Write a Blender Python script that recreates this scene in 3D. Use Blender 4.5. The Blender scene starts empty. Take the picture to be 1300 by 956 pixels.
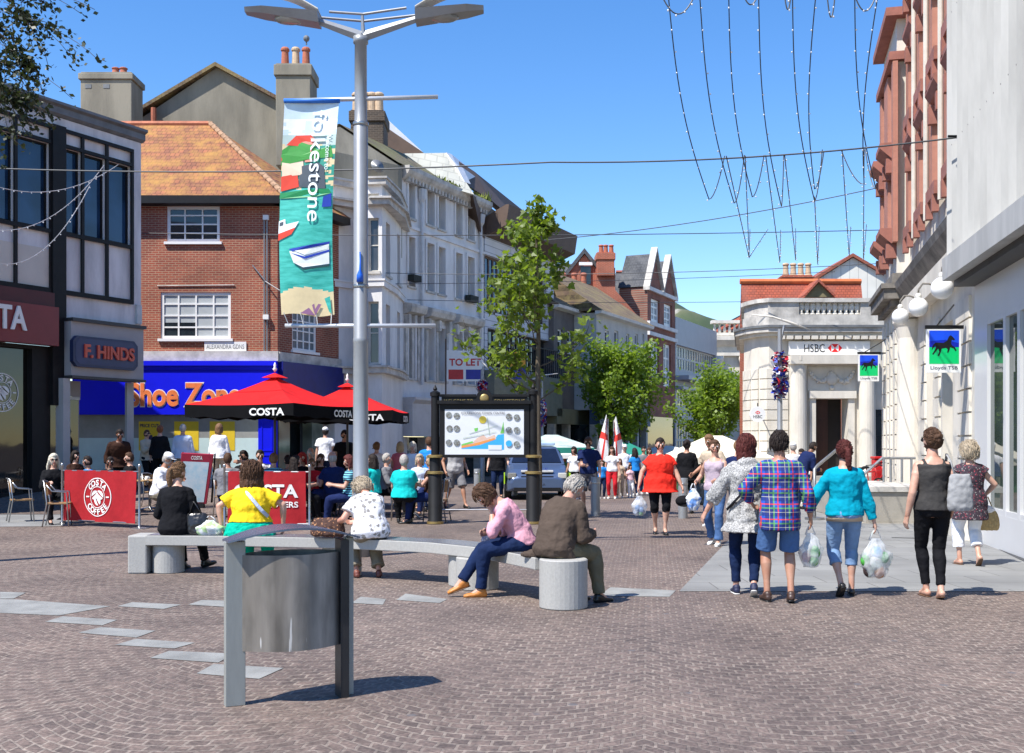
import bpy, bmesh, math, random
from mathutils import Vector as V, Matrix, noise as mnoise
random.seed(7)
R = math.radians
SC = bpy.context.scene
COL = SC.collection
FP, HZ, CH = 1400.0, 562.0, 1.6          # focal length in px, horizon row, eye height
def P(px, py, z): return V(((px-650)/FP*z, z, CH-(py-HZ)/FP*z))
def G(px, py, h=0.0):
    z = (CH-h)*FP/(py-HZ); return V(((px-650)/FP*z, z, h))

# ---------------------------------------------------------------- materials
def lin(c):
    c = c/255.0
    return c/12.92 if c <= .04045 else ((c+.055)/1.055)**2.4
def rgb(r, g, b): return (lin(r), lin(g), lin(b))
_M = {}
def new_mat(name):
    m = bpy.data.materials.new(name); m.use_nodes = True
    nt = m.node_tree; b = nt.nodes['Principled BSDF']
    return m, nt, b
def N(nt, t, **k):
    n = nt.nodes.new(t)
    for a, v in k.items():
        if a in n.inputs: n.inputs[a].default_value = v
        else: setattr(n, a, v)
    return n
def coords(nt, scale=(1,1,1), rot=(0,0,0), kind='Object'):
    tc = N(nt, 'ShaderNodeTexCoord'); mp = N(nt, 'ShaderNodeMapping')
    mp.inputs['Scale'].default_value = scale; mp.inputs['Rotation'].default_value = rot
    nt.links.new(tc.outputs[kind], mp.inputs['Vector']); return mp.outputs['Vector']
def ramp(nt, fac, stops):
    r = N(nt, 'ShaderNodeValToRGB')
    while len(r.color_ramp.elements) < len(stops): r.color_ramp.elements.new(.5)
    for e, (p, c) in zip(r.color_ramp.elements, stops):
        e.position = p; e.color = (c[0], c[1], c[2], 1) if hasattr(c, '__len__') else (c, c, c, 1)
    nt.links.new(fac, r.inputs['Fac']); return r.outputs['Color']
def mixc(nt, fac, a, b, mode='MIX'):
    m = N(nt, 'ShaderNodeMix', data_type='RGBA', blend_type=mode)
    for sock, val in ((m.inputs[0], fac), (m.inputs[6], a), (m.inputs[7], b)):
        if isinstance(val, bpy.types.NodeSocket): nt.links.new(val, sock)
        elif hasattr(val, '__len__'): sock.default_value = (val[0], val[1], val[2], 1)
        else: sock.default_value = val
    return m.outputs[2]
def bump(nt, b, h, strength=.3, dist=.01):
    bp = N(nt, 'ShaderNodeBump'); bp.inputs['Strength'].default_value = strength; bp.inputs['Distance'].default_value = dist
    nt.links.new(h, bp.inputs['Height']); nt.links.new(bp.outputs['Normal'], b.inputs['Normal'])
def mat(name, c, rough=.7, var=.25, scale=3.0, metal=0.0, bmp=.0, bscale=40, c2=None, spec=.5, stretch=(1,1,1), sheen=0):
    """plain surface with uneven colour"""
    if name in _M: return _M[name]
    m, nt, b = new_mat(name)
    v = coords(nt, stretch)
    n = N(nt, 'ShaderNodeTexNoise'); n.inputs['Scale'].default_value = scale; n.inputs['Detail'].default_value = 6; n.inputs['Roughness'].default_value = .65
    nt.links.new(v, n.inputs['Vector'])
    if c2 is None: c2 = tuple(x*(1-var) for x in c)
    col = ramp(nt, n.outputs['Fac'], [(.33, c2), (.62, c)])
    nt.links.new(col, b.inputs['Base Color'])
    b.inputs['Roughness'].default_value = rough; b.inputs['Metallic'].default_value = metal
    b.inputs['Specular IOR Level'].default_value = spec
    if bmp:
        n2 = N(nt, 'ShaderNodeTexNoise'); n2.inputs['Scale'].default_value = bscale; n2.inputs['Detail'].default_value = 4
        nt.links.new(v, n2.inputs['Vector']); bump(nt, b, n2.outputs['Fac'], bmp, .02)
    _M[name] = m; return m
def brick_mat(name, c1, c2, mortar, w=.225, h=.075, ms=.01, rotz=0, plane='xz', bmp=.4, off=.5, stain=.35):
    """masonry in real bricks; plane: direction of courses"""
    if name in _M: return _M[name]
    m, nt, b = new_mat(name)
    tc = N(nt, 'ShaderNodeTexCoord'); sx = N(nt, 'ShaderNodeSeparateXYZ'); cx = N(nt, 'ShaderNodeCombineXYZ')
    mp = N(nt, 'ShaderNodeMapping'); mp.inputs['Rotation'].default_value = (0, 0, rotz)
    nt.links.new(tc.outputs['Object'], mp.inputs['Vector']); nt.links.new(mp.outputs['Vector'], sx.inputs[0])
    nt.links.new(sx.outputs['X'], cx.inputs['X']); nt.links.new(sx.outputs['Z' if plane == 'xz' else 'Y'], cx.inputs['Y'])
    bt = N(nt, 'ShaderNodeTexBrick'); nt.links.new(cx.outputs[0], bt.inputs['Vector'])
    for k, val in (('Scale', 1.0), ('Brick Width', w), ('Row Height', h), ('Mortar Size', ms), ('Mortar Smooth', .2), ('Bias', 0.0)): bt.inputs[k].default_value = val
    bt.inputs['Color1'].default_value = (*c1, 1); bt.inputs['Color2'].default_value = (*c2, 1); bt.inputs['Mortar'].default_value = (*mortar, 1)
    bt.offset = off
    n = N(nt, 'ShaderNodeTexNoise'); n.inputs['Scale'].default_value = .9; n.inputs['Detail'].default_value = 7; nt.links.new(tc.outputs['Object'], n.inputs['Vector'])
    st = ramp(nt, n.outputs['Fac'], [(.35, 1-stain), (.6, 1.0)])
    col = mixc(nt, 1.0, bt.outputs['Color'], st, 'MULTIPLY')
    nt.links.new(col, b.inputs['Base Color']); b.inputs['Roughness'].default_value = .85
    inv = N(nt, 'ShaderNodeMath', operation='SUBTRACT'); inv.inputs[0].default_value = 1.0; nt.links.new(bt.outputs['Fac'], inv.inputs[1])
    bump(nt, b, inv.outputs[0], bmp, .01)
    _M[name] = m; return m
def glass_mat(name, c=(.02,.03,.035), rough=.04, var=.6):
    if name in _M: return _M[name]
    m, nt, b = new_mat(name)
    v = coords(nt, (1,1,1)); n = N(nt, 'ShaderNodeTexNoise'); n.inputs['Scale'].default_value = .8; nt.links.new(v, n.inputs['Vector'])
    nt.links.new(ramp(nt, n.outputs['Fac'], [(.4, tuple(x*(1-var) for x in c)), (.6, c)]), b.inputs['Base Color'])
    b.inputs['Roughness'].default_value = rough; b.inputs['IOR'].default_value = 1.6
    n2 = N(nt, 'ShaderNodeTexNoise'); n2.inputs['Scale'].default_value = 1.2; nt.links.new(v, n2.inputs['Vector']); bump(nt, b, n2.outputs['Fac'], .04, .05)
    _M[name] = m; return m

# ---------------------------------------------------------------- objects
def tag(o, label=None, cat=None, group=None, kind=None):
    if label: o['label'] = label
    if cat: o['category'] = cat
    if group: o['group'] = group
    if kind: o['kind'] = kind
    return o
def thing(name, label, cat, loc=(0,0,0), rz=0.0, group=None):
    o = bpy.data.objects.new(name, None); COL.objects.link(o); o.location = loc; o.rotation_euler = (0,0,rz)
    o.empty_display_size = .2
    return tag(o, label, cat, group)
def wloc(o):
    l = V((0,0,0))
    while o is not None: l = l+V(o.location); o = o.parent
    return l
class MB:
    """collects shapes; build() links them as ONE mesh object"""
    def __init__(s): s.v = []; s.f = []; s.m = []; s.mi = 0; s.sm = []; s.smooth = False
    def add(s, vs, fs):
        k = len(s.v); s.v += [V(p) for p in vs]
        for f in fs: s.f.append([i+k for i in f]); s.m.append(s.mi); s.sm.append(s.smooth)
        return s
    def quad(s, *p): return s.add(p, [list(range(len(p)))])
    def box(s, lo, hi):
        x0,y0,z0 = lo; x1,y1,z1 = hi
        return s.add([(x0,y0,z0),(x1,y0,z0),(x1,y1,z0),(x0,y1,z0),(x0,y0,z1),(x1,y0,z1),(x1,y1,z1),(x0,y1,z1)],
            [(0,3,2,1),(4,5,6,7),(0,1,5,4),(1,2,6,5),(2,3,7,6),(3,0,4,7)])
    def cbox(s, c, d):
        return s.box([c[i]-d[i]/2 for i in range(3)], [c[i]+d[i]/2 for i in range(3)])
    def fbox(s, F, a0, b0, a1, b1, c0, c1):
        """box in a facade frame"""
        p = [F(a, b, c) for (a,b,c) in ((a0,b0,c0),(a1,b0,c0),(a1,b0,c1),(a0,b0,c1),(a0,b1,c0),(a1,b1,c0),(a1,b1,c1),(a0,b1,c1))]
        return s.add(p, [(0,1,2,3),(7,6,5,4),(3,2,6,7),(1,5,6,2),(0,4,5,1),(0,3,7,4)])
    def prism(s, poly, d):
        """polygon (list of points) pushed along vector d"""
        n = len(poly); d = V(d); a = [V(p) for p in poly]; b = [p+d for p in a]
        fs = [list(range(n))[::-1], list(range(n, 2*n))]+[(i, (i+1) % n, n+(i+1) % n, n+i) for i in range(n)]
        return s.add(a+b, fs)
    def tube(s, pts, rad, seg=10, caps=True, ell=None):
        pts = [V(p) for p in pts]; n = len(pts)
        if not hasattr(rad, '__len__'): rad = [rad]*n
        rings = []; up = V((0,0,1)); prev = None
        for i, p in enumerate(pts):
            t = (pts[min(i+1,n-1)]-pts[max(i-1,0)])
            if t.length < 1e-9: t = V((0,0,1))
            t.normalize()
            if prev is None:
                x = t.cross(up)
                if x.length < .05: x = t.cross(V((0,1,0)))
            else: x = prev-t*prev.dot(t)
            x.normalize(); prev = x; y = t.cross(x)
            e = ell or (1,1)
            rings.append([p+x*math.cos(q)*rad[i]*e[0]+y*math.sin(q)*rad[i]*e[1] for q in [2*math.pi*k/seg for k in range(seg)]])
        vs = [q for r in rings for q in r]; fs = []
        for i in range(n-1):
            for k in range(seg):
                a, b2 = i*seg+k, i*seg+(k+1) % seg
                fs.append((a, b2, b2+seg, a+seg))
        if caps: fs += [list(range(seg))[::-1], [(n-1)*seg+k for k in range(seg)]]
        return s.add(vs, fs)
    def capsule(s, a, b, r0, r1, seg=12):
        a, b = V(a), V(b); t = (b-a); L = t.length
        t = t.normalized() if L > 1e-6 else V((0,0,1))
        pts = [a-t*r0*.98, a-t*r0*.8, a-t*r0*.45, a, b, b+t*r1*.45, b+t*r1*.8, b+t*r1*.98]
        return s.tube(pts, [r0*.2, r0*.6, r0*.9, r0, r1, r1*.9, r1*.6, r1*.2], seg)
    def lathe(s, prof, c=(0,0,0), seg=24, ex=1, ey=1):
        """prof: (radius, z)"""
        n = len(prof); vs = [(c[0]+r*ex*math.cos(2*math.pi*k/seg), c[1]+r*ey*math.sin(2*math.pi*k/seg), c[2]+z) for r, z in prof for k in range(seg)]
        fs = [(i*seg+k, i*seg+(k+1) % seg, (i+1)*seg+(k+1) % seg, (i+1)*seg+k) for i in range(n-1) for k in range(seg)]
        fs += [list(range(seg))[::-1], [(n-1)*seg+k for k in range(seg)]]
        return s.add(vs, fs)
    def sphere(s, c, r, seg=16, rings=10, sc=(1,1,1), rot=None):
        vs = []; c = V(c)
        for i in range(rings+1):
            th = math.pi*(i+.001 if i == 0 else (i-.001 if i == rings else i))/rings
            for k in range(seg):
                ph = 2*math.pi*k/seg
                p = V((math.sin(th)*math.cos(ph)*r*sc[0], math.sin(th)*math.sin(ph)*r*sc[1], math.cos(th)*r*sc[2]))
                if rot: p = rot @ p
                vs.append(c+p)
        fs = [(i*seg+k, (i+1)*seg+k, (i+1)*seg+(k+1) % seg, i*seg+(k+1) % seg) for i in range(rings) for k in range(seg)]
        fs += [[k for k in range(seg)], [rings*seg+k for k in range(seg)][::-1]]
        return s.add(vs, fs)
    def build(s, name, mats, parent=None, world=False, smooth=None, loc=None, bevel=0):
        if not isinstance(mats, (list, tuple)): mats = [mats]
        off = wloc(parent) if (world and parent) else V((0,0,0))
        me = bpy.data.meshes.new(name); me.from_pydata([tuple(p-off) for p in s.v], [], s.f)
        for m in mats: me.materials.append(m)
        for p, i, sm in zip(me.polygons, s.m, s.sm):
            p.material_index = i; p.use_smooth = sm if smooth is None else smooth
        me.update()
        bm = bmesh.new(); bm.from_mesh(me); bmesh.ops.recalc_face_normals(bm, faces=bm.faces); bm.to_mesh(me); bm.free()
        o = bpy.data.objects.new(name, me); COL.objects.link(o)
        if parent: o.parent = parent
        if loc is not None: o.location = loc
        if bevel:
            bv = o.modifiers.new('b', 'BEVEL'); bv.width = bevel; bv.segments = 2; bv.limit_method = 'ANGLE'
        return o
def smooth_angle(o, ang=40):
    me = o.data
    for p in me.polygons: p.use_smooth = True
    try: me.set_sharp_from_angle(angle=R(ang))
    except Exception: pass
    return o
def copy_tree(o, parent=None):
    c = o.copy(); COL.objects.link(c)
    if parent: c.parent = parent
    for ch in list(o.children):
        if ch.users_scene: copy_tree(ch, c)
    return c
class Frame:
    def __init__(s, O, u, z0=0.0):
        s.O = V((O[0], O[1], z0)); s.u = V((u[0], u[1], 0)).normalized(); s.n = V((s.u.y, -s.u.x, 0))
    def __call__(s, a, b=0.0, c=0.0): return s.O+s.u*a+V((0,0,b))+s.n*c
    def a(s, px, c=0.0):
        k = (px-650)/FP; o = s.O+s.n*c
        return (k*o.y-o.x)/(s.u.x-k*s.u.y)
    def b(s, a, py, c=0.0): return CH-(py-HZ)/FP*(s(a, 0, c).y)-s.O.z
    def ab(s, px, py, c=0.0):
        a = s.a(px, c); return a, s.b(a, py, c)
def wall_open(mb, F, a0, b0, a1, b1, rects, depth=.15, c=0.0):
    """wall sheet with real openings and reveals"""
    xs = sorted({a0, a1, *[r[0] for r in rects], *[r[2] for r in rects]}); xs = [x for x in xs if a0-1e-6 <= x <= a1+1e-6]
    ys = sorted({b0, b1, *[r[1] for r in rects], *[r[3] for r in rects]}); ys = [y for y in ys if b0-1e-6 <= y <= b1+1e-6]
    for i in range(len(xs)-1):
        for j in range(len(ys)-1):
            mx, my = (xs[i]+xs[i+1])/2, (ys[j]+ys[j+1])/2
            if any(r[0] < mx < r[2] and r[1] < my < r[3] for r in rects): continue
            mb.quad(F(xs[i],ys[j],c), F(xs[i+1],ys[j],c), F(xs[i+1],ys[j+1],c), F(xs[i],ys[j+1],c))
    for r in rects:
        q = [(r[0],r[1]),(r[2],r[1]),(r[2],r[3]),(r[0],r[3])]
        for i in range(4):
            p, s2 = q[i], q[(i+1) % 4]
            mb.quad(F(*p,c), F(*s2,c), F(*s2,c-depth), F(*p,c-depth))
def window(parent, F, r, nx=1, ny=2, fm=None, gm=None, depth=.15, fw=.06, bw=.035, sill=None, c=0.0, name='window'):
    a0,b0,a1,b1 = r; d0, d1 = c-depth+.005, c-depth+.06
    mb = MB()
    mb.fbox(F, a0,b0,a1,b0+fw, d0,d1); mb.fbox(F, a0,b1-fw,a1,b1, d0,d1)
    mb.fbox(F, a0,b0+fw,a0+fw,b1-fw, d0,d1); mb.fbox(F, a1-fw,b0+fw,a1,b1-fw, d0,d1)
    for i in range(1, nx):
        x = a0+(a1-a0)*i/nx; mb.fbox(F, x-bw/2,b0+fw,x+bw/2,b1-fw, d0+.002,d1-.004)
    for j in range(1, ny):
        y = b0+(b1-b0)*j/ny; mb.fbox(F, a0+fw,y-bw/2,a1-fw,y+bw/2, d0+.004,d1-.007)
    w = mb.build(name, fm, parent, world=True)
    MB().fbox(F, a0+.01,b0+.01,a1-.01,b1-.01, d0-.02, d0+.012).build('pane', gm, w, world=True)
    if sill:
        MB().fbox(F, a0-.08,b0-.09,a1+.08,b0-.003, c-.02,c+.09).build('sill', sill, w, world=True)
    return w
def text(parent, s, F, a0, b0, a1, b1, m, c=.02, ext=.01, bold=.0, name='lettering', flip=False, vertical=False, shear=0.0, world=True):
    cu = bpy.data.curves.new('t', 'FONT'); cu.body = s; cu.size = 1; cu.extrude = 0; cu.offset = bold; cu.shear = shear; cu.resolution_u = 4
    o = bpy.data.objects.new('t', cu); COL.objects.link(o)
    bpy.context.view_layer.update()
    me = bpy.data.meshes.new_from_object(o.evaluated_get(bpy.context.evaluated_depsgraph_get()))
    bpy.data.objects.remove(o)
    vs = [v.co.copy() for v in me.vertices]; fs = [list(p.vertices) for p in me.polygons]
    bpy.data.meshes.remove(me)
    if vertical: vs = [V((v.y, -v.x, 0)) for v in vs]     # reads downwards
    x0, x1 = min(v.x for v in vs), max(v.x for v in vs); y0, y1 = min(v.y for v in vs), max(v.y for v in vs)
    q = []
    for v in vs:
        tx = (v.x-x0)/(x1-x0); ty = (v.y-y0)/(y1-y0)
        if flip: tx = 1-tx
        q.append((a0+(a1-a0)*tx, b0+(b1-b0)*ty))
    mb = MB(); n = len(q)
    mb.add([F(a,b,c+ext) for a,b in q], fs)
    # sides
    cnt = {}
    for f in fs:
        for i in range(len(f)):
            e = (f[i], f[(i+1) % len(f)]); k = tuple(sorted(e)); cnt.setdefault(k, []).append(e)
    mb.add([F(a,b,c+ext) for a,b in q]+[F(a,b,c) for a,b in q], [(e[0][0], e[0][1], e[0][1]+n, e[0][0]+n) for e in cnt.values() if len(e) == 1])
    return mb.build(name, m, parent, world=world)
def decals(parent, F, layers, name, c0=.004, step=.0015):
    """flat printed picture: layers of (material, [(a,b)...]) stacked as one mesh"""
    mb = MB(); mats = []
    for i, (m, poly) in enumerate(layers):
        if m not in mats: mats.append(m)
        mb.mi = mats.index(m); mb.quad(*[F(a,b,c0+step*i) for a,b in poly])
    return mb.build(name, mats, parent, world=True)
def circ(a, b, r, n=20, r2=None, t0=0): return [(a+r*math.cos(2*math.pi*k/n+t0), b+(r2 or r)*math.sin(2*math.pi*k/n+t0)) for k in range(n)]
# ---------------------------------------------------------------- camera, sky, sun
cam = bpy.data.cameras.new('camera'); co = bpy.data.objects.new('camera', cam); COL.objects.link(co)
co.location = (0,0,CH); co.rotation_euler = (R(90),0,0); cam.sensor_width = 36; cam.lens = 36*FP/1300
cam.shift_y = (HZ-478)/1300; cam.clip_end = 5000; cam.clip_start = .1; SC.camera = co
SUN = V((-.76,-.65,0)).normalized()*math.cos(R(57))+V((0,0,math.sin(R(57))))
w = bpy.data.worlds.new('World'); SC.world = w; w.use_nodes = True; wn = w.node_tree
sky = wn.nodes.new('ShaderNodeTexSky'); sky.sky_type = 'NISHITA'; sky.sun_disc = False
sky.sun_elevation = R(57); sky.sun_rotation = math.atan2(SUN.x, SUN.y); sky.air_density = 1.05; sky.dust_density = .05; sky.ozone_density = 3.2; sky.altitude = 10
bg = wn.nodes['Background']; bg.inputs['Strength'].default_value = .137; hs = wn.nodes.new('ShaderNodeHueSaturation'); hs.inputs['Saturation'].default_value = 1.28; hs.inputs['Hue'].default_value = .507; wn.links.new(sky.outputs[0], hs.inputs['Color']); wn.links.new(hs.outputs[0], bg.inputs[0])
sl = bpy.data.lights.new('sun', 'SUN'); sl.energy = 5.0; sl.angle = R(.53); sl.color = (1, .955, .89)
so = bpy.data.objects.new('sun', sl); COL.objects.link(so); so.rotation_euler = (-SUN).to_track_quat('-Z', 'Y').to_euler(); so.location = SUN*60
SC.view_settings.view_transform = 'Standard'; SC.view_settings.look = 'None'; SC.view_settings.exposure = 0.7; SC.view_settings.gamma = 1
SC.view_settings.use_curve_mapping = False

# ---------------------------------------------------------------- ground
def setts_mat():
    m, nt, b = new_mat('brown_setts')
    tc = N(nt, 'ShaderNodeTexCoord'); mp = N(nt, 'ShaderNodeMapping'); mp.inputs['Rotation'].default_value = (0,0,R(7))
    nt.links.new(tc.outputs['Object'], mp.inputs['Vector'])
    wn_ = N(nt, 'ShaderNodeTexNoise'); wn_.inputs['Scale'].default_value = 6; nt.links.new(mp.outputs[0], wn_.inputs['Vector'])
    dd = N(nt, 'ShaderNodeVectorMath', operation='SCALE'); dd.inputs[3].default_value = .035; nt.links.new(wn_.outputs['Color'], dd.inputs[0])
    ad = N(nt, 'ShaderNodeVectorMath', operation='ADD'); nt.links.new(mp.outputs[0], ad.inputs[0]); nt.links.new(dd.outputs[0], ad.inputs[1])
    sx = N(nt, 'ShaderNodeSeparateXYZ'); nt.links.new(ad.outputs[0], sx.inputs[0])
    def ma(op, a, bb=None):
        n = N(nt, 'ShaderNodeMath', operation=op)
        for i, q in enumerate((a, bb)):
            if q is None: continue
            if isinstance(q, bpy.types.NodeSocket): nt.links.new(q, n.inputs[i])
            else: n.inputs[i].default_value = q
        return n.outputs[0]
    W = 1.7
    u = ma('SUBTRACT', ma('MULTIPLY', ma('FRACT', ma('DIVIDE', sx.outputs['X'], W)), W), W/2)
    uu = ma('MULTIPLY', ma('MULTIPLY', u, u), -.62)
    vy = ma('ADD', sx.outputs['Y'], uu)
    cx = N(nt, 'ShaderNodeCombineXYZ'); nt.links.new(sx.outputs['X'], cx.inputs['X']); nt.links.new(vy, cx.inputs['Y'])
    bt = N(nt, 'ShaderNodeTexBrick'); nt.links.new(cx.outputs[0], bt.inputs['Vector'])
    for k, val in (('Scale', 1.0), ('Brick Width', .115), ('Row Height', .105), ('Mortar Size', .011), ('Mortar Smooth', .3), ('Bias', -.1)): bt.inputs[k].default_value = val
    bt.inputs['Color1'].default_value = (.172,.126,.104,1); bt.inputs['Color2'].default_value = (.100,.074,.063,1); bt.inputs['Mortar'].default_value = (.250,.205,.170,1)
    n = N(nt, 'ShaderNodeTexNoise'); n.inputs['Scale'].default_value = .42; n.inputs['Detail'].default_value = 10; n.inputs['Roughness'].default_value = .6; nt.links.new(tc.outputs['Object'], n.inputs['Vector'])
    st = ramp(nt, n.outputs['Fac'], [(.3, (.62,.60,.60)), (.5,(.95,.94,.93)), (.7, (1.22,1.2,1.16))])
    n3 = N(nt, 'ShaderNodeTexNoise'); n3.inputs['Scale'].default_value = 9; n3.inputs['Detail'].default_value = 3; nt.links.new(tc.outputs['Object'], n3.inputs['Vector'])
    st3 = ramp(nt, n3.outputs['Fac'], [(.3, .72), (.7, 1.2)])
    sp = N(nt, 'ShaderNodeTexVoronoi'); sp.inputs['Scale'].default_value = 2.3; nt.links.new(tc.outputs['Object'], sp.inputs['Vector'])
    gum = ramp(nt, sp.outputs['Distance'], [(.055, .85), (.085, 0.0)])
    n5 = N(nt, 'ShaderNodeTexNoise'); n5.inputs['Scale'].default_value = 1.1; n5.inputs['Detail'].default_value = 7; n5.inputs['Roughness'].default_value = .7; nt.links.new(tc.outputs['Object'], n5.inputs['Vector'])
    worn = ramp(nt, n5.outputs['Fac'], [(.38, .62), (.62, .05)])
    base = mixc(nt, worn, bt.outputs['Color'], (.140,.104,.088))
    n6 = N(nt, 'ShaderNodeTexNoise'); n6.inputs['Scale'].default_value = 38; n6.inputs['Detail'].default_value = 4; nt.links.new(tc.outputs['Object'], n6.inputs['Vector'])
    base = mixc(nt, 1.0, base, ramp(nt, n6.outputs['Fac'], [(.3, .6), (.7, 1.35)]), 'MULTIPLY')
    col = mixc(nt, 1.0, mixc(nt, 1.0, base, st, 'MULTIPLY'), st3, 'MULTIPLY')
    col = mixc(nt, gum, col, (.11,.10,.10))
    nt.links.new(col, b.inputs['Base Color']); b.inputs['Roughness'].default_value = .72
    inv = N(nt, 'ShaderNodeMath', operation='SUBTRACT'); inv.inputs[0].default_value = 1.0; nt.links.new(bt.outputs['Fac'], inv.inputs[1])
    bump(nt, b, inv.outputs[0], .55, .012)
    return m
m_setts = setts_mat()
o = MB().quad((-900,-60,0),(900,-60,0),(900,1500,0),(-900,1500,0)).build('ground', m_setts); tag(o, kind='structure')
m_slab = brick_mat('grey_slabs', (.245,.245,.235), (.21,.21,.205), (.12,.115,.11), w=.9, h=.6, ms=.008, plane='xy', bmp=.2, stain=.22)
m_slab2 = mat('blue_grey_slab', (.265,.265,.25), .75, .35, 3, bmp=.2, bscale=60)
m_conc = mat('pale_concrete', (.34,.315,.27), .8, .2, 3, bmp=.2)
mb = MB()
g = [G(862,751), G(1420,751), G(1420,652), G(985,640), G(948,662)]
mb.quad(*[p+V((0,0,.004)) for p in g]); tag(mb.build('paving', m_slab), kind='structure')
mb = MB(); mb.quad(*[p+V((0,0,.008)) for p in (G(1085,665), G(1420,665), G(1420,633), G(985,633))]); tag(mb.build('pavement', m_conc), kind='structure')
mb = MB(); mb.quad(*[p+V((0,0,.004)) for p in (G(-300,650), G(105,643), G(88,668), G(-300,672))])
mb.quad(*[p+V((0,0,.004)) for p in (G(-300,650), G(105,643), G(178,628), G(-300,628))]); tag(mb.build('pavement', m_slab), kind='structure')
S = 2.889
for q in [((0,265),(95,268),(50,290),(0,290)), ((-200,286),(60,293),(405,318),(215,352),(-60,340),(-200,325)), ((430,318),(485,303),(665,312),(600,328)),
          ((690,312),(740,295),(900,299),(860,322)), ((165,375),(230,355),(430,368),(375,388)), ((285,415),(370,395),(570,408),(500,433)),
          ((420,460),(500,438),(715,452),(640,473)), ((550,508),(620,482),(860,492),(800,525)), ((720,565),(785,530),(1040,545),(950,585))]:
    o = MB().quad(*[G(x/S, 660+y/S)+V((0,0,.004)) for x, y in q]).build('paving_slab', m_slab2); tag(o, kind='structure')
for q in [((446,766),(458,758),(490,761),(486,768)), ((503,762),(515,754),(568,761),(558,766)), ((760,757),(775,746),(858,750),(850,758))]:
    o = MB().quad(*[G(x, y)+V((0,0,.004)) for x, y in q]).build('paving_slab', m_slab2); tag(o, kind='structure')
# steel channel drain lines
for (x0,y0,x1,y1) in [(1132,683,1168,684),(1255,690,1330,726)]:
    a, b_ = G(x0,y0), G(x1,y1); d = (b_-a).normalized(); nn = V((-d.y,d.x,0))*.04; h=V((0,0,.010))
    tag(MB().quad(a-nn+h,b_-nn+h,b_+nn+h,a+nn+h).build('drain', mat('drain_iron',(.05,.05,.05),.5)), kind='structure')
# hill beyond the town
m_hill = mat('hill_scrub', (.060,.085,.035), .9, .6, .035, c2=(.030,.050,.022))
def hill():
    m, nt, b = new_mat('hill_grass_chalk'); v = coords(nt)
    n = N(nt,'ShaderNodeTexNoise'); n.inputs['Scale'].default_value=.03; n.inputs['Detail'].default_value=8; nt.links.new(v,n.inputs['Vector'])
    nt.links.new(ramp(nt,n.outputs['Fac'],[(.3,(.018,.035,.018)),(.5,(.04,.065,.028)),(.68,(.09,.10,.05)),(.76,(.30,.29,.25))]), b.inputs['Base Color']); b.inputs['Roughness'].default_value=.95
    mb = MB(); nx, ny = 60, 24
    prof = [(560,520),(700,470),(780,410),(850,380),(868,385),(895,400),(915,409),(930,411),(960,414),(1050,430),(1250,470)]
    def top(px):
        for (a,y0),(c,y1) in zip(prof, prof[1:]):
            if a <= px <= c: return y0+(y1-y0)*(px-a)/(c-a)
        return 475
    vs=[]
    for j in range(ny+1):
        t=j/ny; z=470+t*180
        for i in range(nx+1):
            px=560+690*i/nx; H=CH-(top(px)-HZ)/FP*620
            h=H*math.sin(min(1,t*1.15)*math.pi/2)**1.2 if t<.87 else H*(1-(t-.87)*1.5)
            p=V(((px-650)/FP*620, z, h)); p.z+= mnoise.noise(p*.02)*6*min(1,t*2)+mnoise.noise(p*.08)*1.6; vs.append(p)
    mb.add(vs,[(j*(nx+1)+i,j*(nx+1)+i+1,(j+1)*(nx+1)+i+1,(j+1)*(nx+1)+i) for j in range(ny) for i in range(nx)])
    tag(mb.build('hill', m, smooth=True), kind='structure')
hill()

# ---------------------------------------------------------------- common materials
white_p = mat('white_paint', (.78,.77,.74), .45, .08, 2)
black_p = mat('black_paint', (.012,.012,.013), .55, .3, 4, spec=.25)
dark_gl = glass_mat('dark_glass'); sky_gl = glass_mat('sky_tint_glass', (.02,.06,.13), .05)  # second glass has the sky's reflection put into its colour as blue
steel = mat('steel', (.42,.42,.42), .35, .2, 8, metal=.9)
grey_metal = mat('grey_metal', (.27,.28,.29), .45, .15, 5, metal=.55)
m_render = mat('grey_render', (.27,.245,.19), .9, .35, 1.2, bmp=.3, bscale=25, stretch=(1,1,.25))
m_pot = mat('terracotta', (.42,.13,.07), .8, .3, 6); m_potb = mat('buff_clay', (.55,.40,.26), .8, .3, 6)
m_lead = mat('lead_grey', (.16,.17,.18), .6, .3, 3)
m_stone = mat('cream_stone', (.70,.65,.56), .75, .25, 1.5, bmp=.15, bscale=20, stretch=(1,1,.4)); m_stone2 = mat('weathered_stone', (.58,.55,.50), .8, .45, 2.2, bmp=.2, bscale=15)
m_wstucco = mat('white_stucco', (.74,.72,.70), .75, .22, 1.3, bmp=.2, bscale=15, stretch=(1,1,.4))
def tile_mat(name, c1, c2, lich, rotz=0, rh=.14):
    m = brick_mat(name, c1, c2, tuple(x*.35 for x in c1), w=.17, h=rh, ms=.012, plane='xz', rotz=rotz, stain=.3)
    nt = m.node_tree; b = nt.nodes['Principled BSDF']; src = b.inputs['Base Color'].links[0].from_socket
    v = coords(nt); n = N(nt,'ShaderNodeTexNoise'); n.inputs['Scale'].default_value=1.1; n.inputs['Detail'].default_value=9; n.inputs['Roughness'].default_value=.75; nt.links.new(v,n.inputs['Vector'])
    f = ramp(nt, n.outputs['Fac'], [(.42,0.0),(.62,.75)]); nt.links.new(mixc(nt, f, src, lich), b.inputs['Base Color']); return m
m_tile = tile_mat('orange_tiles', (.34,.12,.055), (.22,.085,.045), (.40,.215,.045), rh=.17)
m_tile2 = tile_mat('brown_tiles', (.20,.13,.08), (.14,.09,.06), (.26,.20,.07), rh=.2)
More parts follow.
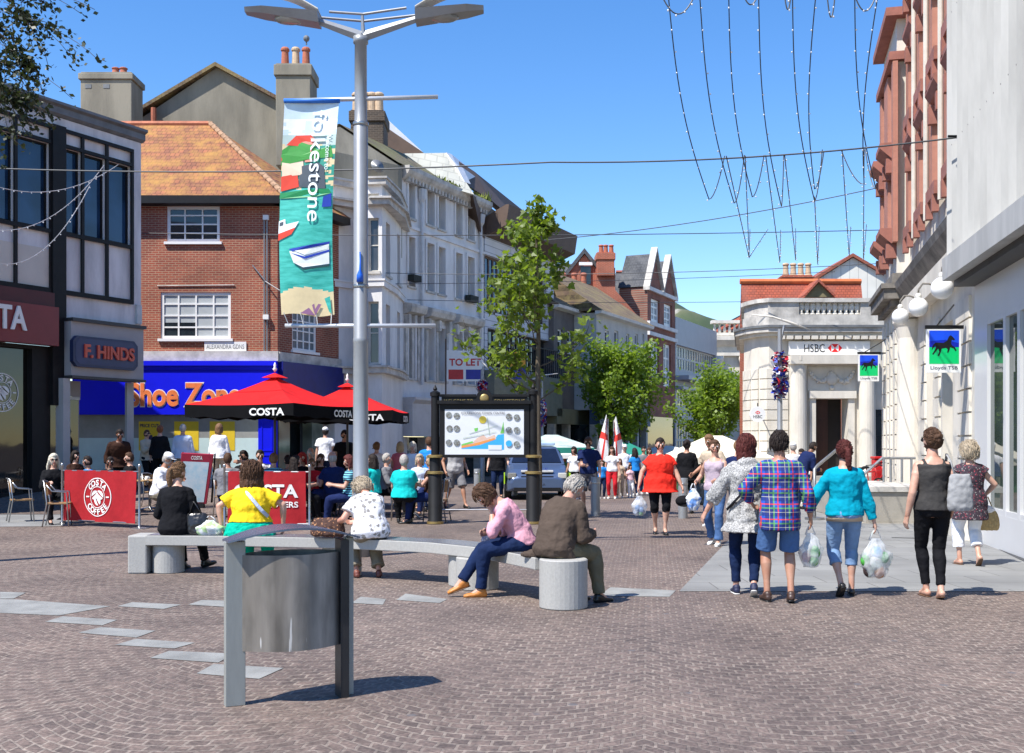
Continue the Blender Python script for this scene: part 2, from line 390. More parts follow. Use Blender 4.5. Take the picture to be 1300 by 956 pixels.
m_tile3 = tile_mat('red_tiles', (.52,.12,.06), (.38,.09,.05), (.30,.10,.07), rh=.12)
m_slate = tile_mat('slate', (.075,.08,.09), (.055,.06,.07), (.12,.12,.12), rh=.2)
m_brick = brick_mat('red_brick', (.36,.085,.045), (.27,.06,.036), (.42,.28,.18), stain=.3)
ROTL = -math.atan2(.909,.416)
m_brick_s = brick_mat('red_brick_side', (.34,.085,.045), (.25,.06,.036), (.40,.28,.19), rotz=ROTL, stain=.3)
def pots(parent, F3, xs, m, z0, h=.6, r=.14, name='chimney_pot', y=0):
    for x in xs:
        MB().lathe([(r*1.15,0),(r*1.15,.06),(r,.1),(r*.85,h*.8),(r*1.1,h*.84),(r*1.1,h*.92),(r*.8,h),(r*.6,h),(r*.6,h-.1)], (x, y, z0), 14).build(name, m, parent, world=True, smooth=None)
def bld(name, label, F, group=None, cat='building'): return thing(name, label, cat, tuple(F.O), 0, group)
def shell(mb, F, a0, b0, a1, b1, D, rects=(), depth=.15):
    wall_open(mb, F, a0, b0, a1, b1, rects, depth)
    mb.quad(F(a0,b0,-D), F(a0,b0,0), F(a0,b1,0), F(a0,b1,-D)); mb.quad(F(a1,b0,0), F(a1,b0,-D), F(a1,b1,-D), F(a1,b1,0))
    mb.quad(F(a1,b0,-D), F(a0,b0,-D), F(a0,b1,-D), F(a1,b1,-D)); mb.quad(F(a0,b1,0), F(a1,b1,0), F(a1,b1,-D), F(a0,b1,-D))
def rect(F, x0, y0, x1, y1, c=0.0):
    """facade rectangle seen between these pixel corners (y measured at the rectangle's middle)"""
    a0, a1 = F.a(x0, c), F.a(x1, c); am = (a0+a1)/2
    return (min(a0,a1), F.b(am, y1, c), max(a0,a1), F.b(am, y0, c))
def fprof(mb, F, a0, a1, prof):
    """moulding: profile (c, b) swept along the facade"""
    n = len(prof)
    mb.add([F(a0,b,c) for c,b in prof]+[F(a1,b,c) for c,b in prof], [(i,(i+1)%n,n+(i+1)%n,n+i) for i in range(n)]+[list(range(n)),list(range(n,2*n))[::-1]])

# ================================================= left shop building (black framed upper floor over the coffee shop and jeweller)
F = Frame((-12.54,27),(.47,.883)); L = bld('shop_building', 'white panelled building with black framed upper windows above a maroon coffee shop', F)
a1 = F.a(179); top = F.b(a1,190); roof = F.b(a1,166)
m_lwhite = mat('pale_panel', (.68,.66,.66), .6, .3, 2.2, bmp=.05, stretch=(1,1,.25)); m_lcream = mat('cream_panel', (.58,.53,.46), .6, .1, 1.5)
b_fas = 5.55
ups = [(-6.2,6.35,0-.0,9.45)]
aP0, aP1 = F.a(63), F.a(80); aE = F.a(165)
rows = [F.b(aE,384), F.b(aE,314), F.b(aE,250-.0), F.b(aE,212)]       # panel bottom, window bottom, ..., window top
bPB, bWB, bWT, bTT = F.b(aE,381), F.b(aE,312), F.b(aE,212), F.b(aE,193)
cols_r = [F.a(p) for p in (80,103,134,166)]
mb = MB(); 
op = [(cols_r[i]+.05, bWB, cols_r[i+1]-.05, bWT) for i in range(3)]
cols_l = [aP0-1.05*k for k in range(0,7)][::-1]; cols_l = cols_l
opl = [(cols_l[i]+.05, bWB, cols_l[i+1]-.05, bWT) for i in range(len(cols_l)-1)]
shell(mb, F, -7, bPB-.9, a1, roof-.35, 9, op+opl, .12); mb.build('wall', m_lwhite, L, world=True)
mb = MB(); mb.fbox(F, -7, bPB-.02, aP0, bPB+1.0, .002, .02); mb.build('panel', m_lcream, L, world=True)
mb = MB()
for i,(b0_,b1_) in enumerate(((bPB-.12,bPB),(bWB-.1,bWB),(bWT,bWT+.09),(bTT-.02,bTT+.07))): mb.fbox(F, -7, b0_, aE+.06, b1_, .03, .09+.002*i)
for x in cols_r[1:]+cols_l: mb.fbox(F, x-.045, bPB-.1, x+.045, bTT+.06, .028, .08)
mb.fbox(F, aP0, bPB-3.0, aP1, bTT+.1, .0, .13)
mb.build('frame', black_p, L, world=True)
for r in op+opl: window(L, F, r, 1, 1, black_p, sky_gl, depth=.12, fw=.05)
mb = MB(); fprof(mb, F, -7, a1+.05, [(-.3,roof),(.22,roof),(.22,roof-.07),(.12,roof-.12),(.12,roof-.28),(.03,roof-.34),(-.3,roof-.34)]); mb.build('roof_edge', m_lead, L, world=True)
# maroon fascia
m_mar = mat('maroon_fascia', (.20,.018,.022), .4, .12, 2); m_mar2 = mat('maroon_dark', (.08,.008,.010), .5, .2, 2)
af = F.a(64); bF0, bF1 = F.b(F.a(30), 437), F.b(F.a(30), 386)
mb = MB(); mb.fbox(F, -7, bF0, af, bF1-.02, .05, .32); fa = mb.build('fascia', m_mar, L, world=True)
MB().fbox(F, -7, bF1+.0, af, bPB-.13, .02, .16).build('fascia_trim', m_mar2, L, world=True)
ca = [F.a(-62,.33), F.a(33,.33)]
text(fa, 'COSTA', F, ca[0], F.b(.4,420,.33), ca[1], F.b(.4,389,.33), white_p, c=.33, ext=.05, bold=.022, name='lettering')
# coffee shop glass front
mb = MB(); shell(mb, F, -7, 0, af, bF0, 6, [(-6.8,.35,af-.55,bF0-.1)], .2); mb.build('shop_front', black_p, L, world=True)
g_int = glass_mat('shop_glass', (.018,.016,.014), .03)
wn_o = MB().fbox(F, -6.8, .35, af-.55, bF0-.1, -.2, -.17).build('shop_window', g_int, L, world=True)
for x in (-2.6, -.6, .95):
    MB().fbox(F, x-.04, .35, x+.04, bF0-.1, -.168, -.1).build('mullion', black_p, L, world=True)
# roundel on the glass
def roundel(par, Fr, a, b, r, c, m, name='roundel', beans=True, words=True):
    lay = []; mb = MB()
    def ring(ro, ri, n=40):
        p = circ(a,b,ro,n); q = circ(a,b,ri,n)
        mb.add([Fr(x,y,c) for x,y in p+q], [(i,(i+1)%n,n+(i+1)%n,n+i) for i in range(n)])
    ring(r, r*.955); ring(r*.56, r*.525)
    for (x,y,t) in ((-.2,.13,.6),(.2,.13,-.6),(0,-.18,2.2)):
        pts = circ(0,0,r*.27,20,r*.19); pts = [(a+x*r+px*math.cos(t)-py*math.sin(t), b+y*r+px*math.sin(t)+py*math.cos(t)) for px,py in pts]
        up = pts[:10]+[pts[0]]
        mb.add([Fr(*p,c+.001) for p in pts[0:10]], [list(range(10))]); 
        dx,dy = -math.sin(t)*r*.035*-1, -math.cos(t)*r*.035
        q = [(x2-math.sin(t)*-r*.04, y2-math.cos(t)*r*.04) for x2,y2 in pts[10:]+pts[:1]]
        mb.add([Fr(*p,c+.0015) for p in q], [list(range(len(q)))])
    for word, sgn in (('COSTA',1),('COFFEE',-1)):
        n = len(word)
        for k,ch in enumerate(word):
            cu = bpy.data.curves.new('t','FONT'); cu.body=ch; cu.size=1; cu.offset=.03; cu.resolution_u=3; o=bpy.data.objects.new('t',cu); COL.objects.link(o)
            bpy.context.view_layer.update(); me=bpy.data.meshes.new_from_object(o.evaluated_get(bpy.context.evaluated_depsgraph_get())); bpy.data.objects.remove(o)
            wd = max(v.co.x for v in me.vertices); th = sgn*(math.pi/2) - sgn*(k-(n-1)/2)*.36*-1*-1
            th = (math.pi/2-(k-(n-1)/2)*.40) if sgn>0 else (-math.pi/2+(k-(n-1)/2)*.36)
            rr = r*.755; sz = r*.42; vs=[]
            for v in me.vertices:
                lx=(v.co.x-wd/2)*sz; ly=(v.co.y-.35)*sz
                rot = th-math.pi/2 if sgn>0 else th+math.pi/2
                vs.append(Fr(a+rr*math.cos(th)+lx*math.cos(rot)-ly*math.sin(rot), b+rr*math.sin(th)+lx*math.sin(rot)+ly*math.cos(rot), c))
            mb.add(vs,[list(p.vertices) for p in me.polygons]); bpy.data.meshes.remove(me)
    for sx_ in (-1,1):
        mb.fbox(Fr, a+sx_*r*.75-r*.1, b-.02*r, a+sx_*r*.75+r*.1, b+.05*r, c-.0005, c)
    return mb.build(name, m, par, world=True)
roundel(L, F, F.a(2,-.16), F.b(F.a(2),498,-.16), .48, -.155, white_p)
# jeweller unit
m_gfas = mat('grey_fascia', (.33,.32,.33), .5, .12, 2); m_blk2 = mat('navy_plate', (.018,.030,.085), .45, .2, 2)
aH0, aH1 = F.a(79,.05), F.a(179.5,.3)
bh0, bh1 = F.b(F.a(130), 480,.2), F.b(F.a(130), 414,.2)
MB().fbox(F, aH0, bh0, aH1, bh1, .02, .38).build('fascia', m_gfas, L, world=True)
mb = MB(); mb.fbox(F, aH0-.01, bh1+.0, aH1+.04, bh1+.09, .0, .46); mb.fbox(F, aH0-.01, bh0-.07, aH1+.04, bh0-.002, .0, .44); mb.build('fascia_trim', mat('charcoal',(.04,.04,.042),.5), L, world=True)
s0,s1 = F.a(90,.42), F.a(172,.42); t0,t1 = F.b((s0+s1)/2,468,.42), F.b((s0+s1)/2,430,.42); ch=.13
poly=[(s0+ch,t0),(s1-ch,t0),(s1,t0+ch),(s1,t1-ch),(s1-ch,t1),(s0+ch,t1),(s0,t1-ch),(s0,t0+ch)]
sg = MB(); sg.prism([F(x,y,.38) for x,y in poly], F.n*.13); sgo = sg.build('sign_plate', m_blk2, L, world=True)
cx_,cy_=(s0+s1)/2,(t0+t1)/2
sg = MB(); sg.prism([F(cx_+(x-cx_)*.93,cy_+(y-cy_)*.84,.511) for x,y in poly], F.n*.006); sg.build('sign_face', mat('navy_face',(.03,.04,.12),.4), sgo, world=True)
text(sgo, 'F. HINDS', F, s0+.33, t0+.24, s1-.16, t1-.2, mat('red_letter',(.62,.09,.05),.4), c=.52, ext=.05, bold=.03)
m_ppx = mat('grey_column', (.40,.39,.38), .6, .15, 2)
for (x0,x1,cc_) in ((70,79,.3),(158,166.5,.10)): MB().fbox(F, F.a(x0), 0, F.a(x1), bh0-.08, .02, cc_).build('column', m_ppx, L, world=True)
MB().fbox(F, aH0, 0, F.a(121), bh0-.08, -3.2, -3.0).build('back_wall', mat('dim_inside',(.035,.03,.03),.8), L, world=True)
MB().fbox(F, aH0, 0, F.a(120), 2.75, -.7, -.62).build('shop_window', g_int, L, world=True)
mb=MB(); mb.fbox(F, aH0, 2.75, F.a(120), 2.83, -.72, -.55); mb.fbox(F, F.a(100)-.03,.3,F.a(100)+.03,2.75,-.61,-.55); mb.fbox(F, aH0, .25, F.a(120), .32, -.72,-.55); mb.build('window_frame', mat('silver_frame',(.45,.45,.45),.4,metal=.3), L, world=True)
MB().fbox(F, aH0, 2.84, F.a(122), bh0-.08, -.7, -.6).build('panel', m_gfas, L, world=True)
MB().fbox(F, F.a(121), 0, F.a(129), 3.1, -2.4, -2.3).build('door', mat('dark_door',(.02,.016,.015),.4), L, world=True)
mb = MB(); mb.fbox(F, F.a(124), 0, F.a(130), bh0-.08, -1.0, -.9); mb.build('column', m_ppx, L, world=True)
MB().fbox(F, F.a(172,.02),F.b(a1,412)+.0,F.a(178,.02),F.b(a1,388),.005,.09).build('alarm_box', mat('alarm_grey',(.5,.52,.53),.4), L, world=True)

# ================================================= brick building with the blue shoe shop
FB = Frame(((95-650)/FP*37, 37), (1,0)); BB = bld('brick_building', 'red brick building with lichen covered orange tiled roof above a bright blue shoe shop', FB)
xR = FB.a(352.5); 
w1 = rect(FB, 212,262,279,307); w2 = rect(FB, 204,371,293,430)
bE = FB.b(0,251); bTop = FB.b(0,446)
mb = MB(); shell(mb, FB, 0, bTop, xR, bE, 3.4, [w1,w2], .1); mb.build('wall', m_brick, BB, world=True)
m_win_w = mat('window_white', (.80,.79,.77), .4, .05, 3)
m_blind = mat('white_blind', (.42,.45,.46), .5, .15, 1.2)
window(BB, FB, w1, 3, 4, m_win_w, dark_gl, .1, .1, .045, sill=m_win_w)
wo = window(BB, FB, w2, 4, 4, m_win_w, dark_gl, .1, .1, .05, sill=m_win_w)
x0,y0,x1,y1 = w2
MB().fbox(FB, x0+.1,y0+.55,(x0+x1)/2,y1-.1,-.085,-.08).build('blind', m_blind, wo, world=True); MB().fbox(FB,(x0+x1)/2+.03,y0+.1,x1-.1,y1-.1,-.085,-.08).build('blind', m_blind, wo, world=True)
# side wall down the lane
FS = Frame((FB(xR,0).x, 37), (.416,.909))
w3 = rect(FS, 371,396,402,446)
mb = MB(); wall_open(mb, FS, .002, bTop, 3.7, bE, [w3], .1); mb.quad(FS(3.7,bTop,0),FS(3.7,bTop,-3),FS(3.7,bE,-3),FS(3.7,bE,0)); mb.build('side_wall', m_brick_s, BB, world=True)
window(BB, FS, w3, 4, 4, m_win_w, mat('grey_pane',(.12,.15,.17),.2), .1,.08,.04, sill=m_win_w)
# roof : hipped
e = .45; c0 = FB(-4,bE,e); rz = FB.b(0,156)+1.3
pL = FB(-3,bE-.02,e); pR = FB(xR+.3,bE-.02,e)
rid0 = V((pL.x, 41.2, P(265,158,41.2).z)); rid1 = P(267,158,41.2)
backR = FS(3.9,bE-.02,.4); backL = V((pL.x,45,bE))
mb = MB(); mb.quad(pL,pR,rid1,rid0); mb.quad(pR,backR,rid1); mb.quad(backR,V((rid1.x,45.2,bE)),rid1); mb.quad(rid0,rid1,V((rid1.x,45.2,bE)),backL); mb.quad(pL,pR,backR,V((rid1.x,45.2,bE)),backL)
rf = mb.build('roof', m_tile, BB, world=True)
mb = MB(); mb.tube([pR+V((0,0,.04)), rid1+V((0,0,.03))], .1, 8)
for k in range(22):
    t=k/21; p=(pR+V((0,0,.06)))*(1-t)+(rid1+V((0,0,.05)))*t; mb.sphere(p,.13,8,5,(1,1,.6))
mb.build('hip_tiles', mat('hip_clay',(.40,.24,.14),.8,.4,5), rf, world=True)
mb = MB(); mb.tube([rid0+V((0,0,.02)), rid1+V((0,0,.02))], .11, 8); mb.build('ridge_tiles', mat('ridge_clay',(.50,.17,.09),.8,.4,5), rf, world=True)
mb = MB(); mb.fbox(FB, -3, bE-.28, xR+.32, bE-.02, .0, e+.02); mb.build('eaves', black_p, BB, world=True)
mb = MB(); mb.fbox(FS, -.3, bE-.28, 3.8, bE-.02, .0, .42); mb.build('eaves', black_p, BB, world=True)
mb = MB(); mb.fbox(FS, .3, FS.b(1,250), .62, FS.b(1,195), .0, .3); mb.build('roof_box', white_p, BB, world=True)
# string course + shop fascia
MB().fbox(FB, 0, bTop-.33, xR+.04, bTop-.0, -.5, .12).build('cornice', m_stone2, BB, world=True)
MB().fbox(FS, .0, bTop-.35, 3.7, bTop-.02, -.5, .10).build('cornice', m_stone2, BB, world=True)
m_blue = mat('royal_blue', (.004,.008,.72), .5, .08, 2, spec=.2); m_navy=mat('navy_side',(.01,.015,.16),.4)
bf1, bf0 = bTop-.34, FB.b(0,526.5)
mb = MB(); mb.fbox(FB, 0, bf0, xR+.02, bf1-.3, -.4, .22); mb.fbox(FB,0,bf1-.3,xR+.02,bf1-.16,-.4,.26); mb.fbox(FB,0,bf1-.16,xR+.02,bf1-.002,-.4,.32); fo = mb.build('fascia', m_blue, BB, world=True)
text(fo, 'Shoe Zone', FB, FB.a(163,.23), FB.b(0,516,.23), FB.a(305,.23)-.0, FB.b(0,486,.23), mat('orange_letter',(.85,.22,.07),.4), c=.235, ext=.02, bold=.03)
text(fo, 'Shoe Zone', FB, FB.a(163,.22)-.02, FB.b(0,516,.22)-.035, FB.a(305,.22)+.04, FB.b(0,486,.22)+.03, white_p, c=.222, ext=.006, bold=.055)
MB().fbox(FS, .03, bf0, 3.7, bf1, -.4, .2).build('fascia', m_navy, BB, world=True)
# shop glass, blue pillar, entrance
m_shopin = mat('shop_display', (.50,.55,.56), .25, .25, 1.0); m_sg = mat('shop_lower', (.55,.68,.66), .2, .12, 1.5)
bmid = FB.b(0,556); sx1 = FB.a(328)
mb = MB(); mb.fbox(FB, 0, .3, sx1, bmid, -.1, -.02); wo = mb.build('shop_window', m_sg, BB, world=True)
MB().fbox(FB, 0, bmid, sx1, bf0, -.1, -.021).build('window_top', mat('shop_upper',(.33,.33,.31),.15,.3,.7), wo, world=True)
m_yel = mat('yellow_poster', (.72,.50,.02), .5, .1, 3); m_dk = mat('dark_print', (.03,.02,.08), .5)
for i,(x0,x1) in enumerate(((176,203),(221,252),(266,298),)):
    a_,b_,c_,d_ = rect(FB,x0,535,x1,572); po = MB().fbox(FB,a_,b_,c_,d_,-.019,-.01).build('poster', m_yel, wo, world=True)
    if i==0: text(po,'PRICE CUT',FB,a_+.04,d_-.2,c_-.04,d_-.08,m_dk,c=-.009,ext=.002,bold=.03)
    dl=[(m_dk,[(a_+.1+q[0]*.5,b_+.25+q[1]*.35) for q in [(0,.1),(.3,.2),(.55,.75),(.7,.8),(.8,.3),(1.0,.15),(1,0),(0,0)]])]; decals(po,FB,dl,'shoe_print',c0=-.0085)
for x in (FB.a(250)-.0,): pass
mb = MB(); mb.fbox(FB, 0, 0, sx1, .3, -.15, .02); mb.build('stall_riser', m_blue, BB, world=True)
mb = MB(); mb.fbox(FB, sx1, 0, FB.a(350), bf0, -.3, .03); pil=mb.build('pillar', m_blue, BB, world=True)
mb = MB()
for (y0,y1) in ((.35,1.2),(1.32,bf0-.2)):
    a0_,a1_=sx1+.1,FB.a(350)-.1
    for q in ((a0_,y0,a1_,y0+.04),(a0_,y1-.04,a1_,y1),(a0_,y0+.04,a0_+.04,y1-.04),(a1_-.04,y0+.04,a1_,y1-.04)): mb.fbox(FB,*q,.031,.05)
mb.build('moulding', m_blue, pil, world=True)
mb = MB(); mb.fbox(FS, .5, 0, 3.9, bf0, -3, -.9); mb.build('entrance', dark_gl, BB, world=True)
for (x0,x1,mm) in ((354,368,m_sg),(396,410,m_sg)):
    a_,c_=FS.a(x0,-.2),FS.a(x1,-.2); MB().fbox(FS,a_,.2,c_,bf0-.05,-.6,-.2).build('side_window', glass_mat('lane_glass',(.25,.30,.22),.1), BB, world=True)
# street sign, pipes, cables
a_,b_,c_,d_ = rect(FB,260,434,313,446.5); sp_=MB().fbox(FB,a_,b_,c_,d_,.02,.05).build('street_sign', white_p, BB, world=True)
text(sp_,'ALEXANDRA GDNS',FB,a_+.07,b_+.09,c_-.07,d_-.09,mat('sign_grey',(.22,.22,.22),.5),c=.051,ext=.003)
mb = MB(); 
for px in (336,339.5): mb.tube([FB(FB.a(px),FB.b(0,452),.06),FB(FB.a(px),FB.b(0,277),.06)],.025,6)
mb.build('cable_pipe', grey_metal, BB, world=True)
mb = MB()
for py in (277,403): mb.fbox(FB,FB.a(335),FB.b(0,py+3),FB.a(342),FB.b(0,py-3),.03,.16)
mb.build('junction_box', white_p, BB, world=True)
MB().tube([FB(FB.a(200),FB.b(0,363),.03),FB(FB.a(298),FB.b(0,362),.03)],.018,6).build('conduit', m_stone2, BB, world=True)
MB().tube([FB(FB.a(321),FB.b(0,337),.05),FB(FB.a(338),FB.b(0,358),.1),FB(FB.a(360),FB.b(0,372),.6)],.02,6).build('cable_arm', grey_metal, BB, world=True)

# ================================================= grey rendered gable house behind
def poly3(z, pts): return [P(x,y,z) for x,y in pts]
FG = Frame(((110-650)/FP*45,45),(1,0)); GH = bld('gable_house', 'tall grey rendered gable house rising behind the brick building', FG)
z=45; gx=[P(x,y,z) for x,y in ((100,190),(172,155),(275,86),(352,128),(420,165))]
mb = MB(); pts=[V((gx[0].x,z,0)),V((gx[4].x,z,0)),gx[4],gx[3],gx[2],gx[1],gx[0]]; mb.prism(pts,(0,12,0)); mb.build('wall', m_render, GH, world=True)
mb = MB()
for p,q in ((gx[0],gx[2]),(gx[2],gx[4])):
    d=V((0,0,.16)); mb.add([p+V((0,-.25,0)),q+V((0,-.25,0)),q+V((0,12,0)),p+V((0,12,0)),p+d+V((0,-.25,0)),q+d+V((0,-.25,0)),q+d+V((0,12,0)),p+d+V((0,12,0))],[(0,1,2,3),(4,5,6,7),(0,1,5,4),(1,2,6,5),(2,3,7,6),(3,0,4,7)])
mb.build('roof', m_tile2, GH, world=True)
MB().tube([P(195,137,44.8),P(195,158,44.8)],.11,8).build('flue', m_pot, GH, world=True)
def stack(par, x0,x1,ytop,ybot,z,d,m,cap=.25,name='chimney'):
    a,b=P(x0,ytop,z),P(x1,ybot,z); mb=MB(); mb.box((a.x,z,b.z),(b.x,z+d,a.z-cap)); mb.box((a.x-.07,z-.07,a.z-cap),(b.x+.07,z+d+.07,a.z-.06)); mb.box((a.x-.0,z-.0,a.z-.06),(b.x+.0,z+d,a.z))
    return mb.build(name,m,par,world=True,bevel=.03), a.z
c_,zt = stack(GH,350,394,80,210,43.6,1.5,m_render,.5)
for px,mm in ((362,m_pot),(375.5,m_potb),(388.5,m_pot)): pots(c_,None,[P(px,0,44.2).x],mm,zt,.82,.16,y=44.2)
mb=MB(); mb.sphere(P(389,49,44.2),.13,10,8); mb.tube([P(389,57,44.2),P(389,49,44.2)],.03,6); mb.build('cowl', m_lead, c_, world=True)
c2_,zt = stack(GH,102,167,91,200,42,1.3,m_render,.3)
pots(c2_,None,[P(147,0,42.5).x],m_pot,zt,.32,.14,y=42.5); pots(c2_,None,[P(157,0,42.5).x],m_pot,zt,.32,.14,y=42.5)
mb=MB()
for px in (108,131): mb.box((P(px,0,41.99).x,41.985,P(0,112,42).z),(P(px+8,0,41.99).x,41.998,P(0,107,42).z))
mb.build('air_brick', m_lead, c2_, world=True)

# ================================================= white Victorian terrace
FR = Frame(((425-650)/FP*40.2,40.2),(.416,.909))
WT = bld('terrace_building', 'long peeling white stucco terrace with tall sash windows and grey end gable', FR)
aW0, aW1 = FR.a(510), FR.a(614)
bC = FR.b(aW1,266); sash = mat('sash_cream',(.60,.57,.50),.5,.2,3); cur = glass_mat('sash_glass',(.07,.075,.085),.08)
up=[]
cols=[(518,526),(541.5,550.5),(556,564.5),(578,586),(593,601.5)]
def rowr(y_at, h0, h1):
    out=[]
    for x0,x1 in cols: out.append((FR.a(x0),h0,FR.a(x1),h1))
    return out
aM=FR.a(560)
R2 = (FR.b(aM,373.5),FR.b(aM,314)); R1=(FR.b(aM,291),FR.b(aM,248)); R3=(FR.b(aM,484),FR.b(aM,417))
rects=[]
for k,(h0,h1) in enumerate((R1,R2,R3)): rects.append(rowr(0,h0,h1))
bG = FR.b(aM,508)
mb=MB(); shell(mb,FR,aW0,bG,aW1,bC,9,sum(rects,[]),.28); mb.build('wall', m_wstucco, WT, world=True)
for k,rr in enumerate(rects):
    for r in rr:
        window(WT,FR,r,1,2,sash,cur,.28,.07,.05,sill=m_stone2)
        mb=MB(); x0,y0,x1,y1=r
        for q in ((x0-.13,y0,x0-.005,y1),(x1+.005,y0,x1+.13,y1),(x0-.13,y1,x1+.13,y1+.14)): mb.fbox(FR,*q,.002,.05)
        mb.build('surround', m_wstucco, WT, world=True)
mb=MB()
for h in (R2[0]-.75,R1[0]-.45): mb.fbox(FR,aW0,h,aW1,h+.12,0.0,.08)
mb.build('string_course', m_wstucco, WT, world=True)
for (x0,x1) in ((512,532),(538,568),(574,606)):   # hood cornices with brackets over first floor windows
    a_,c_=FR.a(x0),FR.a(x1); mb=MB(); h=R3[1]+.28; fprof(mb,FR,a_,c_,[(0,h),(.35,h+.1),(.42,h+.3),(.42,h+.42),(0,h+.5)])
    for x in (a_+.05,(a_+c_)/2-.1,c_-.25): mb.fbox(FR,x,h-.45,x+.18,h,.005,.25); mb.fbox(FR,x,R3[0]-.1,x+.18,h-.46,.005,.1)
    mb.build('hood', m_stone2, WT, world=True)
mb=MB(); fprof(mb,FR,aW0-.1,aW1+.1,[(0,bC-.25),(.12,bC-.2),(.35,bC),(.42,bC+.12),(.42,bC+.3),(-.4,bC+.32),(-.4,bC-.2)])
for k in range(26): x=aW0+.2+k*(aW1-aW0-.4)/25; mb.fbox(FR,x-.06,bC-.28,x+.06,bC-.02,.02,.26)
mb.build('cornice', m_stone2, WT, world=True)
# roof: pitched with end gable
rg=V((P(431,157,43).x,43,P(431,157,43).z)); ea=FR(FR.a(500),bC+.3,.2); 
far=FR(aW1+.2,bC+.3,.2); L_=(far-ea).length; rfar=rg+FR.u*L_; back=V((2*rg.x-ea.x,ea.y-3,ea.z)); 
mb=MB(); mb.quad(ea,far,rfar,rg); mb.quad(rg,rfar,rfar+(back-rg)*.8,rg+(back-rg)*.8); rf=mb.build('roof', tile_mat('mossy_roof',(.20,.17,.11),(.15,.12,.08),(.14,.15,.04),rotz=ROTL,rh=.2), WT, world=True)
mb=MB(); d0=V((0,0,-.12)); gp=[ea+d0,rg+d0,rg+(back-rg)*.8+d0]; gp+= [V((gp[2].x,gp[2].y,9)),V((ea.x,ea.y,9))]
mb.prism(gp,FR.u*.3); mb.build('end_gable', m_render, WT, world=True)
random.seed(3); mb=MB()
for k in range(220):
    a_=random.uniform(aW0+2,aW1); p=FR(a_,bC+.32,random.uniform(.1,.45)); hh=random.uniform(.05,.22)*(2.2 if a_>aW1-.7 else 1); q=V((random.uniform(-.1,.1),random.uniform(-.1,.1),hh)); s_=V((random.uniform(-.07,.07),.05,0)); mb.quad(p-s_,p+s_,p+q)
mb.build('gutter_weeds', mat('weeds',(.16,.20,.03),.8,.4,4), WT, world=True)
# drain pipes
mb=MB()
for px in (532.5,607.5):
    a_=FR.a(px); mb.tube([FR(a_,4,.12),FR(a_,bC-.3,.12)],.07,8); mb.tube([FR(a_,bC-.9,.12),FR(a_,bC-.75,.12),FR(a_,bC-.35,.14)],[.07,.16,.2],8)
mb.build('drain_pipe', mat('pipe_white',(.60,.60,.60),.5,.2,3), WT, world=True)
# hanging baskets / sat junk
for px,py in ((521,354),(594,380)):
    MB().fbox(FR,FR.a(px-5),FR.b(FR.a(px),py+4),FR.a(px+5),FR.b(FR.a(px),py-4),.06,.35).build('window_box', mat('dark_plants',(.03,.035,.03),.9,.5,10), WT, world=True)
# ground floor shop front
bS=FR.b(aM,555)
mb=MB(); fprof(mb,FR,aW0,aW1,[(-.2,bS+.02),(.5,bS+.02),(.5,bG-.25),(.65,bG-.1),(.65,bG),(-.2,bG)]); mb.build('fascia', mat('pale_fascia',(.50,.49,.50),.5,.15,2), WT, world=True)
mb=MB(); mb.fbox(FR,aW0,0,aW1,bS,-4,-.3); mb.build('shop_window', dark_gl, WT, world=True)
for px in (512,540,575,610): MB().fbox(FR,FR.a(px)-.15,0,FR.a(px)+.15,bS,-.29,.1).build('pilaster', m_stone2, WT, world=True)
# chimney of the terrace
c3,zt=stack(WT,445,487,139,200,46,1.6,brick_mat('sooty_brick',(.10,.07,.05),(.06,.045,.035),(.16,.13,.10)),.5)
for px,mm in ((453,m_potb),(464,m_potb),(472,m_potb),(481,m_potb)): pots(c3,None,[P(px,0,46.5).x],mm,zt,.85,.2,y=46.5)
# front wing with faceted bay
zt=FR.b(0,232); 
def W(x,y): return V((x,y,0))
A=FR(0,0); A2=W(P(455,0,41.0).x,41.0); B1=W(P(463,0,40.2).x,40.2); B2=W(P(485,0,40.1).x,40.1); B3=W(P(500,0,42.2).x,42.2); B4=FR(FR.a(512),0); Bk=W(A.x-2.5,44.5); Al=W(A.x-2.5,41.3)
foot=[Al,A,A2,B1,B2,B3,B4,Bk]
fac=[]
for p,q in zip(foot[:-2],foot[1:-1]): fac.append(Frame((p.x,p.y),(q.x-p.x,q.y-p.y)))
ws={3:[],4:[]}
mb=MB()
for i,f in enumerate(fac):
    Ln=(foot[i+1]-foot[i]).length; rr=[]
    if i in (2,3,4,5):
        w_=min(.75,Ln*.62); x0=Ln/2-w_/2
        for (y0,y1) in ((FR.b(0,345),FR.b(0,277)),(FR.b(0,252),FR.b(0,205+30)),(FR.b(0,462),FR.b(0,383))):
            if y1-y0>.8 or True: rr.append((x0,y0,x0+w_,min(y1,zt-.4)))
    wall_open(mb,f,0,0,Ln,zt,rr,.2)
    ws[i]=(f,rr)
mb.quad(*[V((p.x,p.y,zt)) for p in foot])
wg=mb.build('wing', m_wstucco, WT, world=True)
for i,(f,rr) in [(k,v) for k,v in ws.items() if v]:
    for r in rr: window(WT,f,r,1,2,sash,cur,.2,.06,.04,sill=m_stone2)
for hz_,pr in ((zt-.1,.25),(FR.b(0,262),.45),(FR.b(0,364),.14),(FR.b(0,474),.3)):
    mb=MB(); n=len(foot); 
    cen=sum(foot,V((0,0,0)))/n
    out=[p+(p-cen).normalized()*pr for p in foot]
    mb.prism([V((p.x,p.y,hz_)) for p in out],(0,0,.2)); mb.prism([V((p.x,p.y,hz_+.2)) for p in [q+(q-cen).normalized()*pr*1.3 for q in foot]],(0,0,.07)); mb.build('cornice', m_stone2 if pr>.2 else m_wstucco, wg, world=True)
